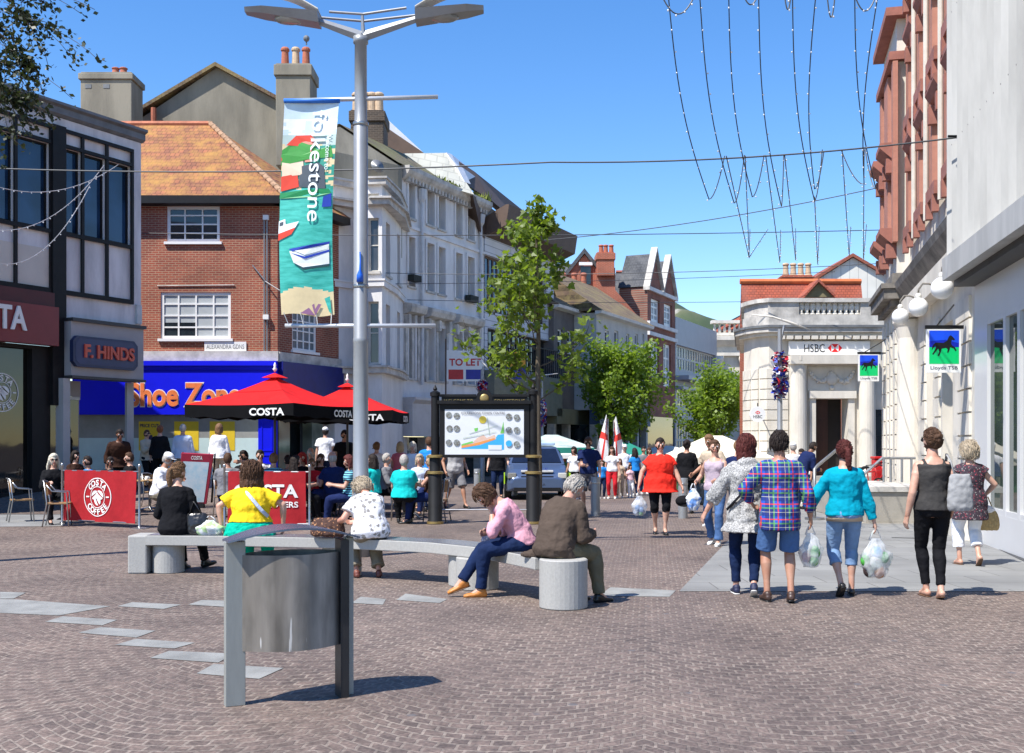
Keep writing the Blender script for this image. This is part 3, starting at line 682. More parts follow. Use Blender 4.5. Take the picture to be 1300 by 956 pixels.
MB().lathe([(.03,0),(.16,.02),(.26,.07),(.28,.08)],(0,0,0),18).build('satellite_dish', grey_metal, WT, smooth=True)
sd=[o for o in COL.objects if o.name.startswith('satellite_dish')][-1]; sd.location=P(478,212,43.2)-wloc(WT); sd.rotation_euler=(R(75),0,R(35))

# ================================================= modern white clad building behind the young tree
MW = bld('modern_building','modern white clad building with brown sloping overhang and strip window beside the terrace', Frame((FR(aW1,0).x,FR(aW1,0).y),(.416,.909)))
a0_,a1_=aW1+.12,FR.a(703); bt=FR.b(a0_,300)
m_clad = brick_mat('white_cladding',(.62,.63,.66),(.60,.61,.64),(.30,.31,.33),w=6,h=.32,ms=.02,rotz=ROTL,stain=.1,bmp=.3)
m_brown = mat('brown_soffit',(.11,.07,.05),.7,.25,2)
s0=(a0_+.0,FR.b(a0_,394),a1_-1,FR.b(a0_,322)); s1=(a0_+.3,5.2,a1_-.5,7.0)
mb=MB(); shell(mb,FR,a0_,3.4,a1_,bt,9,[s0,s1],.3); mb.build('wall', m_clad, MW, world=True)
window(MW,FR,s0,16,1,m_brown,sky_gl,.3,.1,.12); window(MW,FR,s1,14,1,black_p,dark_gl,.3,.1,.1)
mb=MB(); fprof(mb,FR,a0_-.0,a1_+.3,[(.0,bt),(1.1,bt+.45),(1.25,bt+1.4),(1.1,bt+1.4),(0,bt+.9),(-3,bt+.6),(-3,bt)]); mb.build('overhang', m_brown, MW, world=True)
mb=MB(); 
T=[P(566,194,50),P(652,262,62),P(655,288,60),P(588,232,49.5)]
mb.prism(T,(1.2,2.6,-.2)); mb.prism([P(600,247,49.0),P(655,287,60.2),P(668,330,60),P(612,300,51)],(-2,3,.2)); mb.build('soffit_slab', m_brown, MW, world=True)
m_cltop=mat('white_panel',(.66,.68,.72),.4,.08,2)
mb=MB(); 
mb.prism([P(566,193,49.8),P(652,261,61.8),P(653,273,61.7),P(580,210,49.3),P(590,231,49.1),P(581,231,49.1)],(.25,.5,.02)); mb.build('roof_panel', m_cltop, MW, world=True)
mb=MB(); mb.prism([P(504,195,47.3),P(567,194,49.9),P(602,247,48.9),P(560,235,47.6)],(-1.5,2.5,.1)); mb.build('roof_panel', brick_mat('cream_tiles',(.62,.60,.50),(.60,.58,.48),(.5,.48,.4),w=.5,h=.4,ms=.03,stain=.08), MW, world=True)
mb=MB(); mb.prism([P(487,147,50),P(524,182,50.2),P(527,194,50.2),P(540,196,50),P(486,160,50)],(-1,3,.1)); mb.build('roof_panel', m_cltop, MW, world=True)
mb=MB(); mb.prism([P(488,160,49.8),P(541,196,49.8),P(506,197,49.8),P(487,200,49.8)],(-1,3,.1)); mb.build('roof_panel', m_brown, MW, world=True)
mb=MB(); mb.fbox(FR,a0_,0,a1_,3.4,-3,-.3); mb.build('shop_window', dark_gl, MW, world=True)
mb=MB(); mb.fbox(FR,a0_,3.0,a1_,5.0,-.1,.5); mb.build('fascia', mat('olive_fascia',(.20,.20,.15),.6,.3,2), MW, world=True)
mb=MB()
for k in range(40):
    x=a0_+.3+k*.27; mb.tube([FR(x,5.0,.45),FR(x,6.4,.45)],.02,5)
mb.fbox(FR,a0_+.2,6.4,a1_-.3,6.45,.42,.5); mb.build('balcony_rail', black_p, MW, world=True)
# ================================================= rest of the left row
def row_house(label, x0, x1, ytop_px, ytop, c, mwall, mroof, wins, roofh=2.6, D=7, shop=3.4, name='town_house', group=None, fasc=None):
    a0_,a1_=FR.a(x0,c),FR.a(x1,c)
    base=FR(a0_,0,c); f=Frame((base.x,base.y),(.416,.909)); H=bld(name,label,f,group)
    A=lambda px: f.a(px); W_=a1_-a0_; top=f.b(f.a(ytop_px),ytop)
    rr=[]
    for (u0,y0,u1,y1) in wins:
        rr.append((f.a(u0),f.b(f.a((u0+u1)/2),y1),f.a(u1),f.b(f.a((u0+u1)/2),y0)))
    mb=MB(); shell(mb,f,0,shop,W_,top,D,rr,.15); mb.build('wall',mwall,H,world=True)
    for r in rr: window(H,f,r,1,2,m_win_w,dark_gl,.15,.09,.06,sill=m_win_w)
    mb=MB(); fprof(mb,f,-.2,W_+.2,[(0,top-.12),(.35,top-.05),(.4,top+.1),(0,top+.14)]); mb.build('gutter',m_wstucco,H,world=True)
    mb=MB(); fprof(mb,f,-.25,W_+.25,[(.4,top+.1),(-D/2,top+roofh),(-D-.3,top+.1)]); mb.build('roof',mroof,H,world=True)
    mb=MB(); mb.fbox(f,0,0,W_,shop-.8,-3,-.4); mb.build('shop_window',dark_gl,H,world=True)
    mb=MB(); mb.fbox(f,0,shop-.8,W_,shop+.02,-.4,.2); mb.build('fascia',fasc or m_gfas,H,world=True)
    k=int(W_/2.2)+1
    for i in range(k+1): MB().fbox(f,i*(W_-.3)/k,0,i*(W_-.3)/k+.3,shop-.8,-.39,.02).build('pilaster',m_stone2,H,world=True)
    return H,f,top
m_bt=tile_mat('brown_roof',(.21,.14,.09),(.15,.10,.07),(.25,.20,.08),rotz=ROTL,rh=.25)
m_cr=mat('cream_render',(.55,.53,.50),.8,.2,1.2); m_drk=mat('dark_render',(.16,.14,.13),.8,.3,1.5)
row_house('low shop house with moss brown roof directly behind the young tree',703,757,730,397,0.3,m_drk,m_bt,[(708,418,714,448),(720,420,726,448),(733,420,738,450),(745,422,750,450)],2.4,fasc=mat('olive2',(.22,.21,.13),.6,.2,2))
row_house('pale grey rendered house with brown roof left of the twin brick gables',757,822,790,407,1.6,m_cr,m_bt,[(768,420,773,447),(780,420,785,448),(795,424,799,450),(806,424,810,450),(815,424,818,450)],2.8,fasc=mat('blue_fascia',(.05,.09,.18),.6,.2,2))
# red brick house with chimney and dormer gable behind
FZ=Frame((P(700,0,74).x,74),(1,0)); RB=bld('brick_house','red brick house with tall ribbed chimney and slate roof above the brown roofs',FZ)
m_rb2=brick_mat('bright_brick',(.42,.10,.05),(.34,.08,.04),(.40,.22,.15),stain=.2)
mb=MB(); mb.prism([P(700,372,74),P(742,323,74),P(760,345,74),P(760,400,74),P(790,400,74),P(790,562,74),P(700,562,74)],(0,5,0)); mb.build('wall',m_rb2,RB,world=True)
mb=MB(); mb.prism([P(757,340,73.3),P(781,340,73.3),P(781,368,73.3),P(812,404,73.3),P(757,404,73.3)],(0,1.4,0)); mb.build('gable_wall',m_rb2,RB,world=True)
c_,zt=stack(RB,758,780,320,350,73,1.5,m_rb2,.5)
pots(c_,None,[P(x,0,73.7).x for x in (763,769,776)],m_pot,zt,.6,.16,y=73.7)
mb=MB()
for p,q in ((P(698,376,73.8),P(742,321.5,73.8)),(P(742,321.5,73.8),P(762,346,73.8))): mb.prism([p,q,q+V((0,0,.35)),p+V((0,0,.35))],(0,5,0))
mb.build('verge_roof',m_slate,RB,world=True)
mb=MB(); mb.prism([P(735,333,73.9),P(752,333,73.9),P(752,337,73.9),P(735,337,73.9)],(0,-.1,0)); mb.build('lintel',m_win_w,RB,world=True)
mb=MB(); mb.prism([P(737,338,73.9),P(750,338,73.9),P(750,361,73.9),P(737,361,73.9)],(0,-.03,0)); w_=mb.build('window',dark_gl,RB,world=True)
mb=MB(); mb.prism([P(706,362,72),P(747,365,72),P(747,395,72),P(706,375,72)],(0,1,0)); mb.build('parapet',m_wstucco,RB,world=True)
pots(RB,None,[P(x,0,72.5).x for x in (709,715,729,741)],m_pot,P(0,364,72.5).z,.9,.2,y=72.5)
mb=MB(); mb.prism([P(700,335,76),P(742,335,76),P(735,345,74.5),P(700,345,74.5)],(0,1,.0)); mb.prism([P(782,346,79),P(827,346,79),P(825,377,75.5),P(781,377,75.5)],(0,1.5,-.2)); mb.build('slate_roof',m_slate,RB,world=True)
MB().tube([P(782,345.5,79),P(827,345.5,79)],.14,6).build('ridge_tiles',m_tile3,RB,world=True)
mb=MB(); mb.prism([P(786,377,75.6),P(826,377,75.6),P(826,404,75.6),P(786,404,75.6)],(0,3,0)); mb.build('grey_wall',m_drk,RB,world=True)
# twin brick gables facing the street
a0_,a1_=FR.a(822),FR.a(857); b0=FR(a0_,0,0); f=Frame((b0.x,b0.y),(.416,.909)); TG=bld('gabled_building','brick building with twin stone capped gables and tall white windows far down the street',f)
Wd=a1_-a0_; sh=f.b(Wd/2,372); 
wi=[(Wd*.12,f.b(0,485+2),Wd*.40,f.b(0,430)),(Wd*.56,f.b(0,487),Wd*.84,f.b(0,430)),(Wd*.12,f.b(0,406),Wd*.42,f.b(0,376)),(Wd*.58,f.b(0,406),Wd*.88,f.b(0,376))]
mb=MB(); shell(mb,f,0,3.4,Wd,sh,2.0,wi,.2)
for g0 in (0,Wd/2): mb.prism([f(g0+.02,sh,0),f(g0+Wd/2-.02,sh,0),f(g0+Wd/4,sh+2.4,0)],f.n*-.25)
mb.build('wall',brick_mat('dark_brick',(.30,.08,.05),(.22,.06,.04),(.3,.2,.15),rotz=ROTL),TG,world=True)
for r in wi: window(TG,f,r,2,3,m_win_w,mat('curtain_pane',(.35,.37,.4),.3,.3,3),.2,.22,.12)
mb=MB()
for g0 in (0,Wd/2):
    for s_,t_ in ((g0-.15,g0+Wd/4),(g0+Wd/4,g0+Wd/2+.15)):
        h0,h1=(sh-.2,sh+2.7) if s_<t_ and s_==g0-.15 else (sh+2.7,sh-.2)
        mb.prism([f(s_,h0,.2),f(t_,h1,.2),f(t_,h1+.25,.2),f(s_,h0+.25,.2)],f.n*-.45)
mb.build('gable_coping',m_stone2,TG,world=True)
mb=MB()
for g0 in (0,Wd/2): mb.prism([f(g0-.1,sh+.05,-.27),f(g0+Wd/2,sh+.05,-.27),f(g0+Wd/4,sh+2.5,-.27)],f.n*-1.8)
mb.build('roof',m_slate,TG,world=True)
for h in (f.b(0,412),f.b(0,425),sh-.2): MB().fbox(f,-.1,h,Wd+.1,h+.25,.002,.2).build('band',m_wstucco,TG,world=True)
mb=MB(); mb.fbox(f,0,0,Wd,3.4,-3,-.1); mb.build('shop_window',dark_gl,TG,world=True)
# grey office
a0_,a1_=FR.a(857.5),FR.a(910); b0=FR(a0_,0,0); f=Frame((b0.x,b0.y),(.416,.909)); OF=bld('office_building','grey panelled office block with long ribbon windows at the far end of the street',f)
Wd=a1_-a0_; H=10.8; rows_=[(7.0,8.8),(4.2,5.4),(.6,3.0)]
rr=[(.3,a,Wd-.3,b) for a,b in rows_]; m_gp=mat('grey_panel_metal',(.36,.38,.42),.5,.1,1)
mb=MB(); shell(mb,f,0,0,Wd,H,12,rr,.3); mb.build('wall',m_gp,OF,world=True)
for r in rr: window(OF,f,r,16,2,mat('pale_mullion',(.5,.5,.48),.5),glass_mat('office_glass',(.22,.22,.2),.2),.3,.12,.16)
mb=MB(); mb.fbox(f,0,6.2,Wd,6.5,.0,1.0); mb.fbox(f,0,5.5,Wd,5.7,.0,.6); mb.build('canopy',m_gp,OF,world=True)
for k in range(20):
    pass
# classical building closing the view
f=Frame((P(903,0,93).x,93),(1,0)); CB=bld('classical_building','cream classical building with balustrade and arched window closing the street',f)
Wd=f.a(965); T=f.b(0,440); aw=rect(f,920,486,939,530)
mb=MB(); shell(mb,f,0,0,Wd,T,8,[aw],.4); mb.build('wall',m_stone,CB,world=True); window(CB,f,aw,2,3,m_stone2,dark_gl,.4,.12,.1)
mb=MB(); fprof(mb,f,-.2,Wd,[(0,T),(.3,T+.1),(.7,T+.5),(.7,T+.8),(0,T+.9)]); mb.fbox(f,-.1,f.b(0,452),Wd,f.b(0,448),0,.4); mb.fbox(f,0,T+.9,Wd,T+1.15,-.5,.3); mb.fbox(f,0,T+1.95,Wd,T+2.2,-.5,.3); mb.build('cornice',m_stone,CB,world=True)
for k in range(16): MB().lathe([(.1,0),(.15,.2),(.07,.55),(.12,.8)],tuple(f(.3+k*.42,T+1.15,-.1)),8).build('baluster',m_stone,CB,world=True,smooth=True)
for px in (909,946): MB().lathe([(.55,0),(.5,.3),(.42,.5),(.38,f.b(0,458)-.5),(.6,f.b(0,458)),(.6,f.b(0,453))],tuple(f(f.a(px),0,.3)),14).build('column',m_stone,CB,world=True,smooth=True)
mb=MB(); cx0=(aw[0]+aw[2])/2; r=(aw[2]-aw[0])/2+.25
p=[(cx0+r*math.cos(t),aw[3]+r*math.sin(t)*.8) for t in [math.pi*k/14 for k in range(15)]]; q=[(cx0+(r+.35)*math.cos(t),aw[3]+(r*.8+.35)*math.sin(t)) for t in [math.pi*k/14 for k in range(15)]]
for k in range(14): mb.prism([f(*p[k],.02),f(*p[k+1],.02),f(*q[k+1],.02),f(*q[k],.02)],f.n*.2)
mb.build('arch_moulding',m_stone2,CB,world=True)
f=Frame((P(900,0,104).x,104),(1,0)); SR=bld('slate_house','house with steep slate roof and orange verge tiles behind the classical building',f)
mb=MB(); mb.prism([P(900,421,104),P(1000,368,107),P(1000,450,104),P(900,450,104)],(0,5,0)); mb.build('roof',m_slate,SR,world=True)
for o_ in (0,7): MB().tube([P(905,424+o_,103.8),P(950,399+o_*.9,105)],.2,6).build('verge_tiles',m_tile3,SR,world=True)
mb=MB(); mb.box((P(900,0,104).x,104,0),(P(1000,0,104).x,109,P(0,449,104).z)); mb.build('wall',m_drk,SR,world=True)

# ================================================= bank on the corner (centre right)
f=Frame((P(975,0,38.2).x,38.2),(1,0)); HB=bld('corner_bank','cream stone corner bank with balustraded parapet, carved panel and dark timber doorway',f)
XR=f.a(1150); bt=f.b(0,427); 
foot=[V((9.6,45.5,0)),V((8.33,39.6,0)),V((8.45,38.9,0)),V((8.62,38.45,0)),V((8.9,38.2,0)),V((f(XR).x,38.2,0))]
doorr=rect(f,1035,506,1076,640); doorr=(doorr[0],.45,doorr[2],doorr[3]); wr=rect(f,1111,520,1119,590)
def rustic(mb,ff,a0_,a1_,b0_,b1_,h=.36,gap=.035,d=.045,c=.0):
    k=int((b1_-b0_)/h)
    for i in range(k): mb.fbox(ff,a0_,b0_+i*h+gap,a1_,b0_+(i+1)*h,c,c+d)
mb=MB()
for i in range(len(foot)-1):
    ff=Frame((foot[i].x,foot[i].y),(foot[i+1].x-foot[i].x,foot[i+1].y-foot[i].y)); Ln=(foot[i+1]-foot[i]).length
    wall_open(mb,ff,0,0,Ln,bt,[(doorr[0]-.0+ (f.O.x-foot[4].x),doorr[1],doorr[2]+(f.O.x-foot[4].x),doorr[3])] if i==4 else [],.7)
mb.quad(*[V((p.x,p.y,bt)) for p in foot],V((f(XR).x,46,bt))); mb.build('wall',m_stone,HB,world=True)
ffs=[]
for i in range(0,4):
    ff=Frame((foot[i].x,foot[i].y),(foot[i+1].x-foot[i].x,foot[i+1].y-foot[i].y)); Ln=(foot[i+1]-foot[i]).length
    mb=MB(); rustic(mb,ff,.02,Ln-.02,.2,bt-.9); mb.build('rusticated_block',m_stone,HB,world=True)
mb=MB(); rustic(mb,f,-.05,f.a(1000),.2,bt-.9); mb.build('rusticated_block',m_stone,HB,world=True)
mb=MB(); rustic(mb,f,f.a(1121),XR,.2,bt-.9); mb.build('rusticated_block',m_stone,HB,world=True)
MB().fbox(f,wr[0],wr[1],wr[2],wr[3],.0,.02).build('window',dark_gl,HB,world=True)
def ringband(z0,z1,pr,m,name):
    mb=MB(); 
    out=[foot[0]+V((-pr,0,0)),foot[1]+V((-pr,-.2*pr,0)),foot[2]+V((-pr*.9,-.45*pr,0)),foot[3]+V((-pr*.7,-.7*pr,0)),foot[4]+V((-pr*.3,-pr,0)),foot[5]+V((0,-pr,0)),V((foot[5].x,46,0))]
    mb.prism([V((p.x,p.y,z0)) for p in out],(0,0,z1-z0)); return mb.build(name,m,HB,world=True)
ringband(bt+.001,bt+.12,.18,m_stone,'cornice'); ringband(bt+.121,bt+.28,.32,m_stone2,'cornice'); ringband(bt+.281,bt+.36,.38,m_lead,'cornice')
pt=f.b(0,384); ringband(bt+.361,bt+.75,.05,m_stone2,'parapet'); 
coping=ringband(pt,pt+.14,.12,m_stone2,'coping')
for (x0,x1) in ((975,1014),(1092,1150)): MB().fbox(f,f.a(x0),bt+.751,f.a(x1),pt-.001,-.35,.05).build('parapet_pier',m_stone2,HB,world=True)
mb=MB(); mb.prism([V((p.x,p.y,bt+.751)) for p in (foot[0],foot[1],foot[2],foot[3],foot[4],foot[4]+V((.1,.4,0)),foot[1]+V((.5,.5,0)))],(0,0,pt-bt-.752)); mb.build('parapet_pier',m_stone2,HB,world=True)
for k in range(11):
    x=f.a(1018+k*7.1); MB().lathe([(.10,0),(.10,.05),(.05,.09),(.12,.25),(.07,.45),(.05,pt-bt-.9),(.10,pt-bt-.85),(.10,pt-bt-.753)],tuple(f(x,bt+.752,-.1)),10).build('baluster',m_stone,HB,world=True,smooth=True)
mb=MB()
for k in range(16): x=.3+k*(XR-.5)/15; mb.fbox(f,x,bt-.12,x+.22,bt-.001,0,.3)
mb.build('dentil',m_stone,HB,world=True)
sg0=rect(f,1001,433.5,1104,450.5,.12); sgn=MB().fbox(f,*sg0,.09,.16).build('sign_board',white_p,HB,world=True)
text(sgn,'HSBC',f,f.a(1021,.16),sg0[1]+.09,f.a(1047,.16),sg0[3]-.1,black_p,c=.161,ext=.006,bold=-.004)
def hex_logo(par,ff,a,b,w_,h_,c):
    R_=mat('logo_red',(.72,.02,.02),.4,.05); x0,x1,y0,y1=a-w_/2,a+w_/2,b-h_/2,b+h_/2; q=w_/4
    lay=[(R_,[(x0,b),(x0+q,y1),(x0+q,y0)]),(R_,[(x1,b),(x1-q,y0),(x1-q,y1)]),(R_,[(x0+q,y1),(x1-q,y1),(a,b)]),(R_,[(x0+q,y0),(a,b),(x1-q,y0)])]
    decals(par,ff,lay,'emblem',c0=c,step=.0004)
hex_logo(sgn,f,f.a(1060,.16),(sg0[1]+sg0[3])/2,.5,.28,.162)
for (x0,x1) in ((1002,1022),(1088,1110)):
    a_=(f.a(x0)+f.a(x1))/2; MB().lathe([(.34,0),(.34,.25),(.29,.35),(.27,3.6),(.3,f.b(0,472)-.05),(.36,f.b(0,472)),(.36,f.b(0,466))],tuple(f(a_,.35,.15)),20).build('column',m_stone,HB,world=True,smooth=None)
mb=MB(); mb.fbox(f,f.a(1000),f.b(0,463),f.a(1112),f.b(0,452),.002,.5); mb.build('entablature',m_stone,HB,world=True)
# carved panel: swags and shield
pn=rect(f,1025,466,1086,496); pnl=MB().fbox(f,*pn,.002,.03).build('carved_panel',m_stone,HB,world=True)
random.seed(5); mb=MB(); pc=((pn[0]+pn[2])/2,(pn[1]+pn[3])/2); hw=(pn[2]-pn[0])/2
mb.sphere(f(pc[0],pc[1]+.0,.06),.2,10,8,(1,.5,1.15)); mb.sphere(f(pc[0],pn[1]+.1,.06),.09,8,6)
for k in range(60):
    t=random.uniform(-1,1); y=pc[1]+.22-.42*abs(math.sin(abs(t)*math.pi))*.8+random.uniform(-.05,.05); mb.sphere(f(pc[0]+t*hw*.92,y,.06),random.uniform(.04,.08),7,5)
mb.build('carving',m_stone,pnl,world=True,smooth=True)
mb=MB(); mb.fbox(f,doorr[0]-.22,.45,doorr[0]-.002,doorr[3],.002,.09); mb.fbox(f,doorr[2]+.002,.45,doorr[2]+.22,doorr[3],.002,.09); mb.fbox(f,doorr[0]-.26,doorr[3]+.002,doorr[2]+.26,doorr[3]+.26,.002,.16); mb.build('door_surround',m_stone,HB,world=True)
m_wood=mat('dark_oak',(.055,.018,.009),.4,.4,5,stretch=(1,1,.2))
dr=MB().fbox(f,doorr[0],.45,doorr[0]+(doorr[2]-doorr[0])*.55,doorr[3],-.7,-.64).build('door',m_wood,HB,world=True)
mb=MB()
for j in range(4):
    y=.6+j*.62; mb.fbox(f,doorr[0]+.1,y,doorr[0]+.5,y+.5,-.639,-.61)
mb.build('door_panel',m_wood,dr,world=True)
MB().fbox(f,doorr[0]+.02,.45,doorr[2]-.02,doorr[3]-.0,-.8,-.705).build('hall',mat('dark_hall',(.015,.01,.008),.8),HB,world=True)
for k in range(3): MB().fbox(f,doorr[0]-1.2+.25*k,.15*k,doorr[2]+1.2-.25*k,.15*(k+1)-.002,.0,1.3-.4*k).build('step',m_conc,HB,world=True)
# round projecting sign and narrow red sign on its side wall
sgp=thing('projecting_sign','round white bank sign with red hexagon projecting from the corner bank','sign',tuple(P(962,526,37.5)))
f2=Frame((P(962,0,37.5).x,37.5),(1,0)); zc=P(0,526,37.5).z
MB().prism([f2(x,y,0) for x,y in circ(0,zc,.27,28)],(0,.08,0)).build('disc',white_p,sgp,world=True)
hex_logo(sgp,f2,0,zc+.06,.17,.10,.004); text(sgp,'HSBC',f2,-.15,zc-.13,.15,zc-.03,black_p,c=.003,ext=.002)
MB().tube([P(962,520,37.56),P(962,516,37.56)+V((0,0,.1)),V((8.6,38.6,zc+.25))],.02,6).build('bracket',black_p,sgp,world=True)
t=thing('hanging_sign','narrow white hanging sign with red marks beside the corner bank','sign',tuple(P(947,455,44)))
fs=Frame((P(944.5,0,44).x,44),(1,0)); MB().fbox(fs,0,fs.b(0,470),.22,fs.b(0,437),0,.1).build('board',white_p,t,world=True)
for k in range(5): y=fs.b(0,466-k*6); MB().fbox(fs,.05,y,.16,y+.1,.101,.11).build('red_mark',mat('logo_red',(0,0,0)),t,world=True)
# houses behind the bank
f=Frame((P(945.5,0,50).x,50),(1,0)); RT=bld('tiled_house','red tile hung house with four buff chimney pots behind the corner bank',f)
XRr=f.a(1100); ez=f.b(0,432); 
mb=MB(); mb.prism([V((f.O.x,50,ez)),V((f.O.x,50.8,P(0,358,50.8).z)),V((f.O.x,51.2,ez))],(XRr,0,0)); rf=mb.build('roof',m_tile3,RT,world=True)
MB().tube([V((f.O.x-.05,50.8,P(0,357.5,50.8).z)),V((f.O.x+XRr,50.8,P(0,357.5,50.8).z))],.13,8).build('ridge_tiles',mat('orange_ridge',(.60,.16,.05),.8,.3,3),rf,world=True)
mb=MB(); mb.fbox(f,.02,0,XRr,ez,-1.2,-.05); mb.build('wall',m_rb2,RT,world=True)
c_,zt=stack(RT,993,1032,349,372,52.4,.8,m_rb2,.15)
pots(c_,None,[P(x,0,52.8).x for x in (997.5,1007,1016.5,1026)],m_potb,zt,.62,.145,y=52.8)
mb=MB(); mb.prism([P(1022,377,49.4),P(1039.5,359,49.4),P(1059,377,49.4)],(0,4,0)); mb.build('dormer_gable',mat('olive_gable',(.20,.17,.09),.9,.3,4),RT,world=True)
for p,q in ((P(1021,378,49.2),P(1039.5,357.5,49.2)),(P(1039.5,357.5,49.2),P(1061,378,49.2))): MB().prism([p,q,q+V((0,0,.13)),p+V((0,0,.13))],(0,4,0)).build('verge',m_tile3,RT,world=True)
f=Frame((P(1000,0,56).x,56),(1,0)); WG=bld('white_gable_house','white boarded gable with red verge rising behind the bank parapet',f)
ap=P(1083,327,56); mb=MB(); mb.prism([P(1010,562,56),P(1010,372,56),ap,P(1150,366,56),P(1150,562,56)],(0,6,0)); mb.build('wall',brick_mat('white_boards',(.74,.73,.66),(.70,.69,.62),(.5,.49,.45),w=.45,h=8,ms=.02,stain=.12),WG,world=True)
for p,q in ((P(1008,373,55.8),P(1083,325.5,55.8)),(P(1083,325.5,55.8),P(1152,366,55.8))): MB().prism([p,q,q+V((0,0,.17)),p+V((0,0,.17))],(0,6.2,0)).build('verge',mat('red_verge',(.30,.09,.05),.7),WG,world=True)

# ================================================= bank on the right
f=FL=Frame((9.74,27),(-.2297,-.9733)); LB=bld('right_bank','tall cream and pink stone bank with red window hoods and rusticated corner on the right',f)
m_pink=mat('pink_stone',(.42,.185,.13),.8,.18,2.5,bmp=.15,bscale=20); m_red=mat('red_sandstone',(.33,.13,.095),.8,.3,3)
m_stone_dark=mat('dark_stone',(.22,.20,.175),.85,.6,2.5,bmp=.3,bscale=15); aE=9.3; gt=4.95; TOP=16  # darker, uneven tone over the bank cornices and lamp brackets
wins=[(3.1,1.1,4.1,4.0),(5.3,.1,6.6,3.9)]
uw=[]; 
for k,(x0,x1) in enumerate(((.9,1.7),(2.9,3.7),(4.9,5.7),(7.0,7.8))):
    for y0,y1 in ((6.7,8.3),(9.3,10.9),(12.4,14.2)): uw.append((x0,y0,x1,y1))
mb=MB(); shell(mb,f,0,0,aE,TOP,10,wins+uw,.3); mb.build('wall',m_stone,LB,world=True)
for r in wins+uw: window(LB,f,r,1,2,black_p if r[1]<5 else m_win_w,dark_gl,.3,.07,.05)
for x0,x1 in ((.25,.75),(1.85,2.75),(3.85,4.75),(5.85,6.85),(7.95,8.9)):
    MB().fbox(f,x0,6.45,x1,TOP,.002,.12).build('pilaster',m_pink,LB,world=True)
for x in (2.3,4.3,6.35): MB().tube([f(x,6.2,.18),f(x,TOP,.18)],.055,8).build('pipe',mat('cream_pipe',(.6,.56,.48),.5,.2,3),LB,world=True)
for r in uw:
    x0,y0,x1,y1=r; mb=MB(); fprof(mb,f,x0-.22,x1+.22,[(0,y1+.1),(.16,y1+.2),(.25,y1+.34),(.25,y1+.44),(0,y1+.52)]); mb.fbox(f,x0-.2,y1-.25,x0-.04,y1+.1,.002,.2); mb.fbox(f,x1+.04,y1-.25,x1+.2,y1+.1,.002,.2); mb.fbox(f,x0-.2,y0-.28,x1+.2,y0-.02,.13,.24); mb.fbox(f,x0-.1,y0-.6,x0+.08,y0-.281,.13,.26); mb.fbox(f,x1-.08,y0-.6,x1+.1,y0-.281,.13,.26); mb.build('hood',m_red,LB,world=True)
mb=MB(); fprof(mb,f,-.01,aE,[(0,gt),(.15,gt+.05),(.36,gt+.35),(.40,gt+.5),(.34,gt+.55),(.12,gt+.85),(0,gt+.88)]); mb.build('cornice',m_stone_dark,LB,world=True)
mb=MB()
for (x0,x1) in ((.1,.5),(2.2,3.0),(4.3,5.1),(7.2,8.6)): rustic(mb,f,x0,x1,.5,gt-.7,.4)
mb.build('rusticated_block',m_stone,LB,world=True)
for x in (1.15,): MB().lathe([(.42,0),(.42,.4),(.34,.5),(.30,4.0),(.36,4.25),(.42,4.35),(.42,4.42)],tuple(f(x,.05,.1)),22).build('column',m_stone,LB,world=True)
mb=MB(); mb.fbox(f,.0,4.5,aE,gt-.01,.0,.3); mb.fbox(f,0,0,aE,.5,.0,.3); mb.build('plinth_band',m_stone,LB,world=True)
# far pavilion, set forward
pf=Frame(tuple(f(-3.2,0,.30))[:2],(-.2297,-.9733)); PW=3.2
pw=[(.5,6.9,1.2,8.5),(2.3,6.9,3.0,8.5),(.5,9.0,1.2,10.4),(2.3,9.0,3.0,10.4)]; pg=[(.5,2.0,.95,4.2),(1.35,2.0,1.8,4.2),(2.2,2.0,2.65,4.2)]
mb=MB(); shell(mb,pf,0,0,PW,12.0,8,pw+pg,.25); pv=mb.build('pavilion',m_stone,LB,world=True)
for r in pw+pg: window(LB,pf,r,1,2,m_win_w,dark_gl,.25,.07,.05)
for x0,x1 in ((.05,.42),(1.3,2.2),(3.1,3.45)): MB().fbox(pf,x0,6.5,x1,10.9,.002,.12).build('pilaster',m_pink,LB,world=True)
for r in pw[:2]+pw[2:]:
    x0,y0,x1,y1=r; mb=MB(); fprof(mb,pf,x0-.2,x1+.2,[(.13,y0-.4),(.4,y0-.15),(.4,y0-.02),(0,y0-.02),(0,y0-.4)]); mb.fbox(pf,x0-.15,y0-.75,x0+.05,y0-.4,.002,.25); mb.fbox(pf,x1-.05,y0-.75,x1+.15,y0-.4,.002,.25); mb.build('hood',m_red,LB,world=True)
mb=MB(); 
def wrap(mb,b0_,b1_,pr):
    mb.fbox(pf,-.1,b0_,PW+pr,b1_,-6,pr)
wrap(mb,10.95,11.15,.2); mb.build('red_cornice',m_red,LB,world=True)
mb=MB(); wrap(mb,12.0,12.2,.28); mb.build('red_cornice',m_red,LB,world=True)
mb=MB(); wrap(mb,gt,gt+.15,.15); wrap(mb,gt+.151,gt+.4,.34); wrap(mb,gt+.401,gt+.52,.4); wrap(mb,gt+.521,gt+.8,.12); mb.build('cornice',m_stone_dark,LB,world=True)
fe=Frame(tuple(pf(PW,0,0))[:2],(.9733,-.2297)); mb=MB(); rustic(mb,fe,.02,1.2,.3,gt-.1,.37,d=.05); mb.build('rusticated_block',m_stone,LB,world=True)
mb=MB(); rustic(mb,pf,2.75,PW,.3,gt-.1,.37,d=.05); rustic(mb,pf,0,.4,.3,gt-.1,.37,d=.05);rustic(mb,pf,1.0,1.3,.3,gt-.1,.37,d=.05);rustic(mb,pf,1.85,2.15,.3,gt-.1,.37,d=.05); mb.build('rusticated_block',m_stone,LB,world=True)

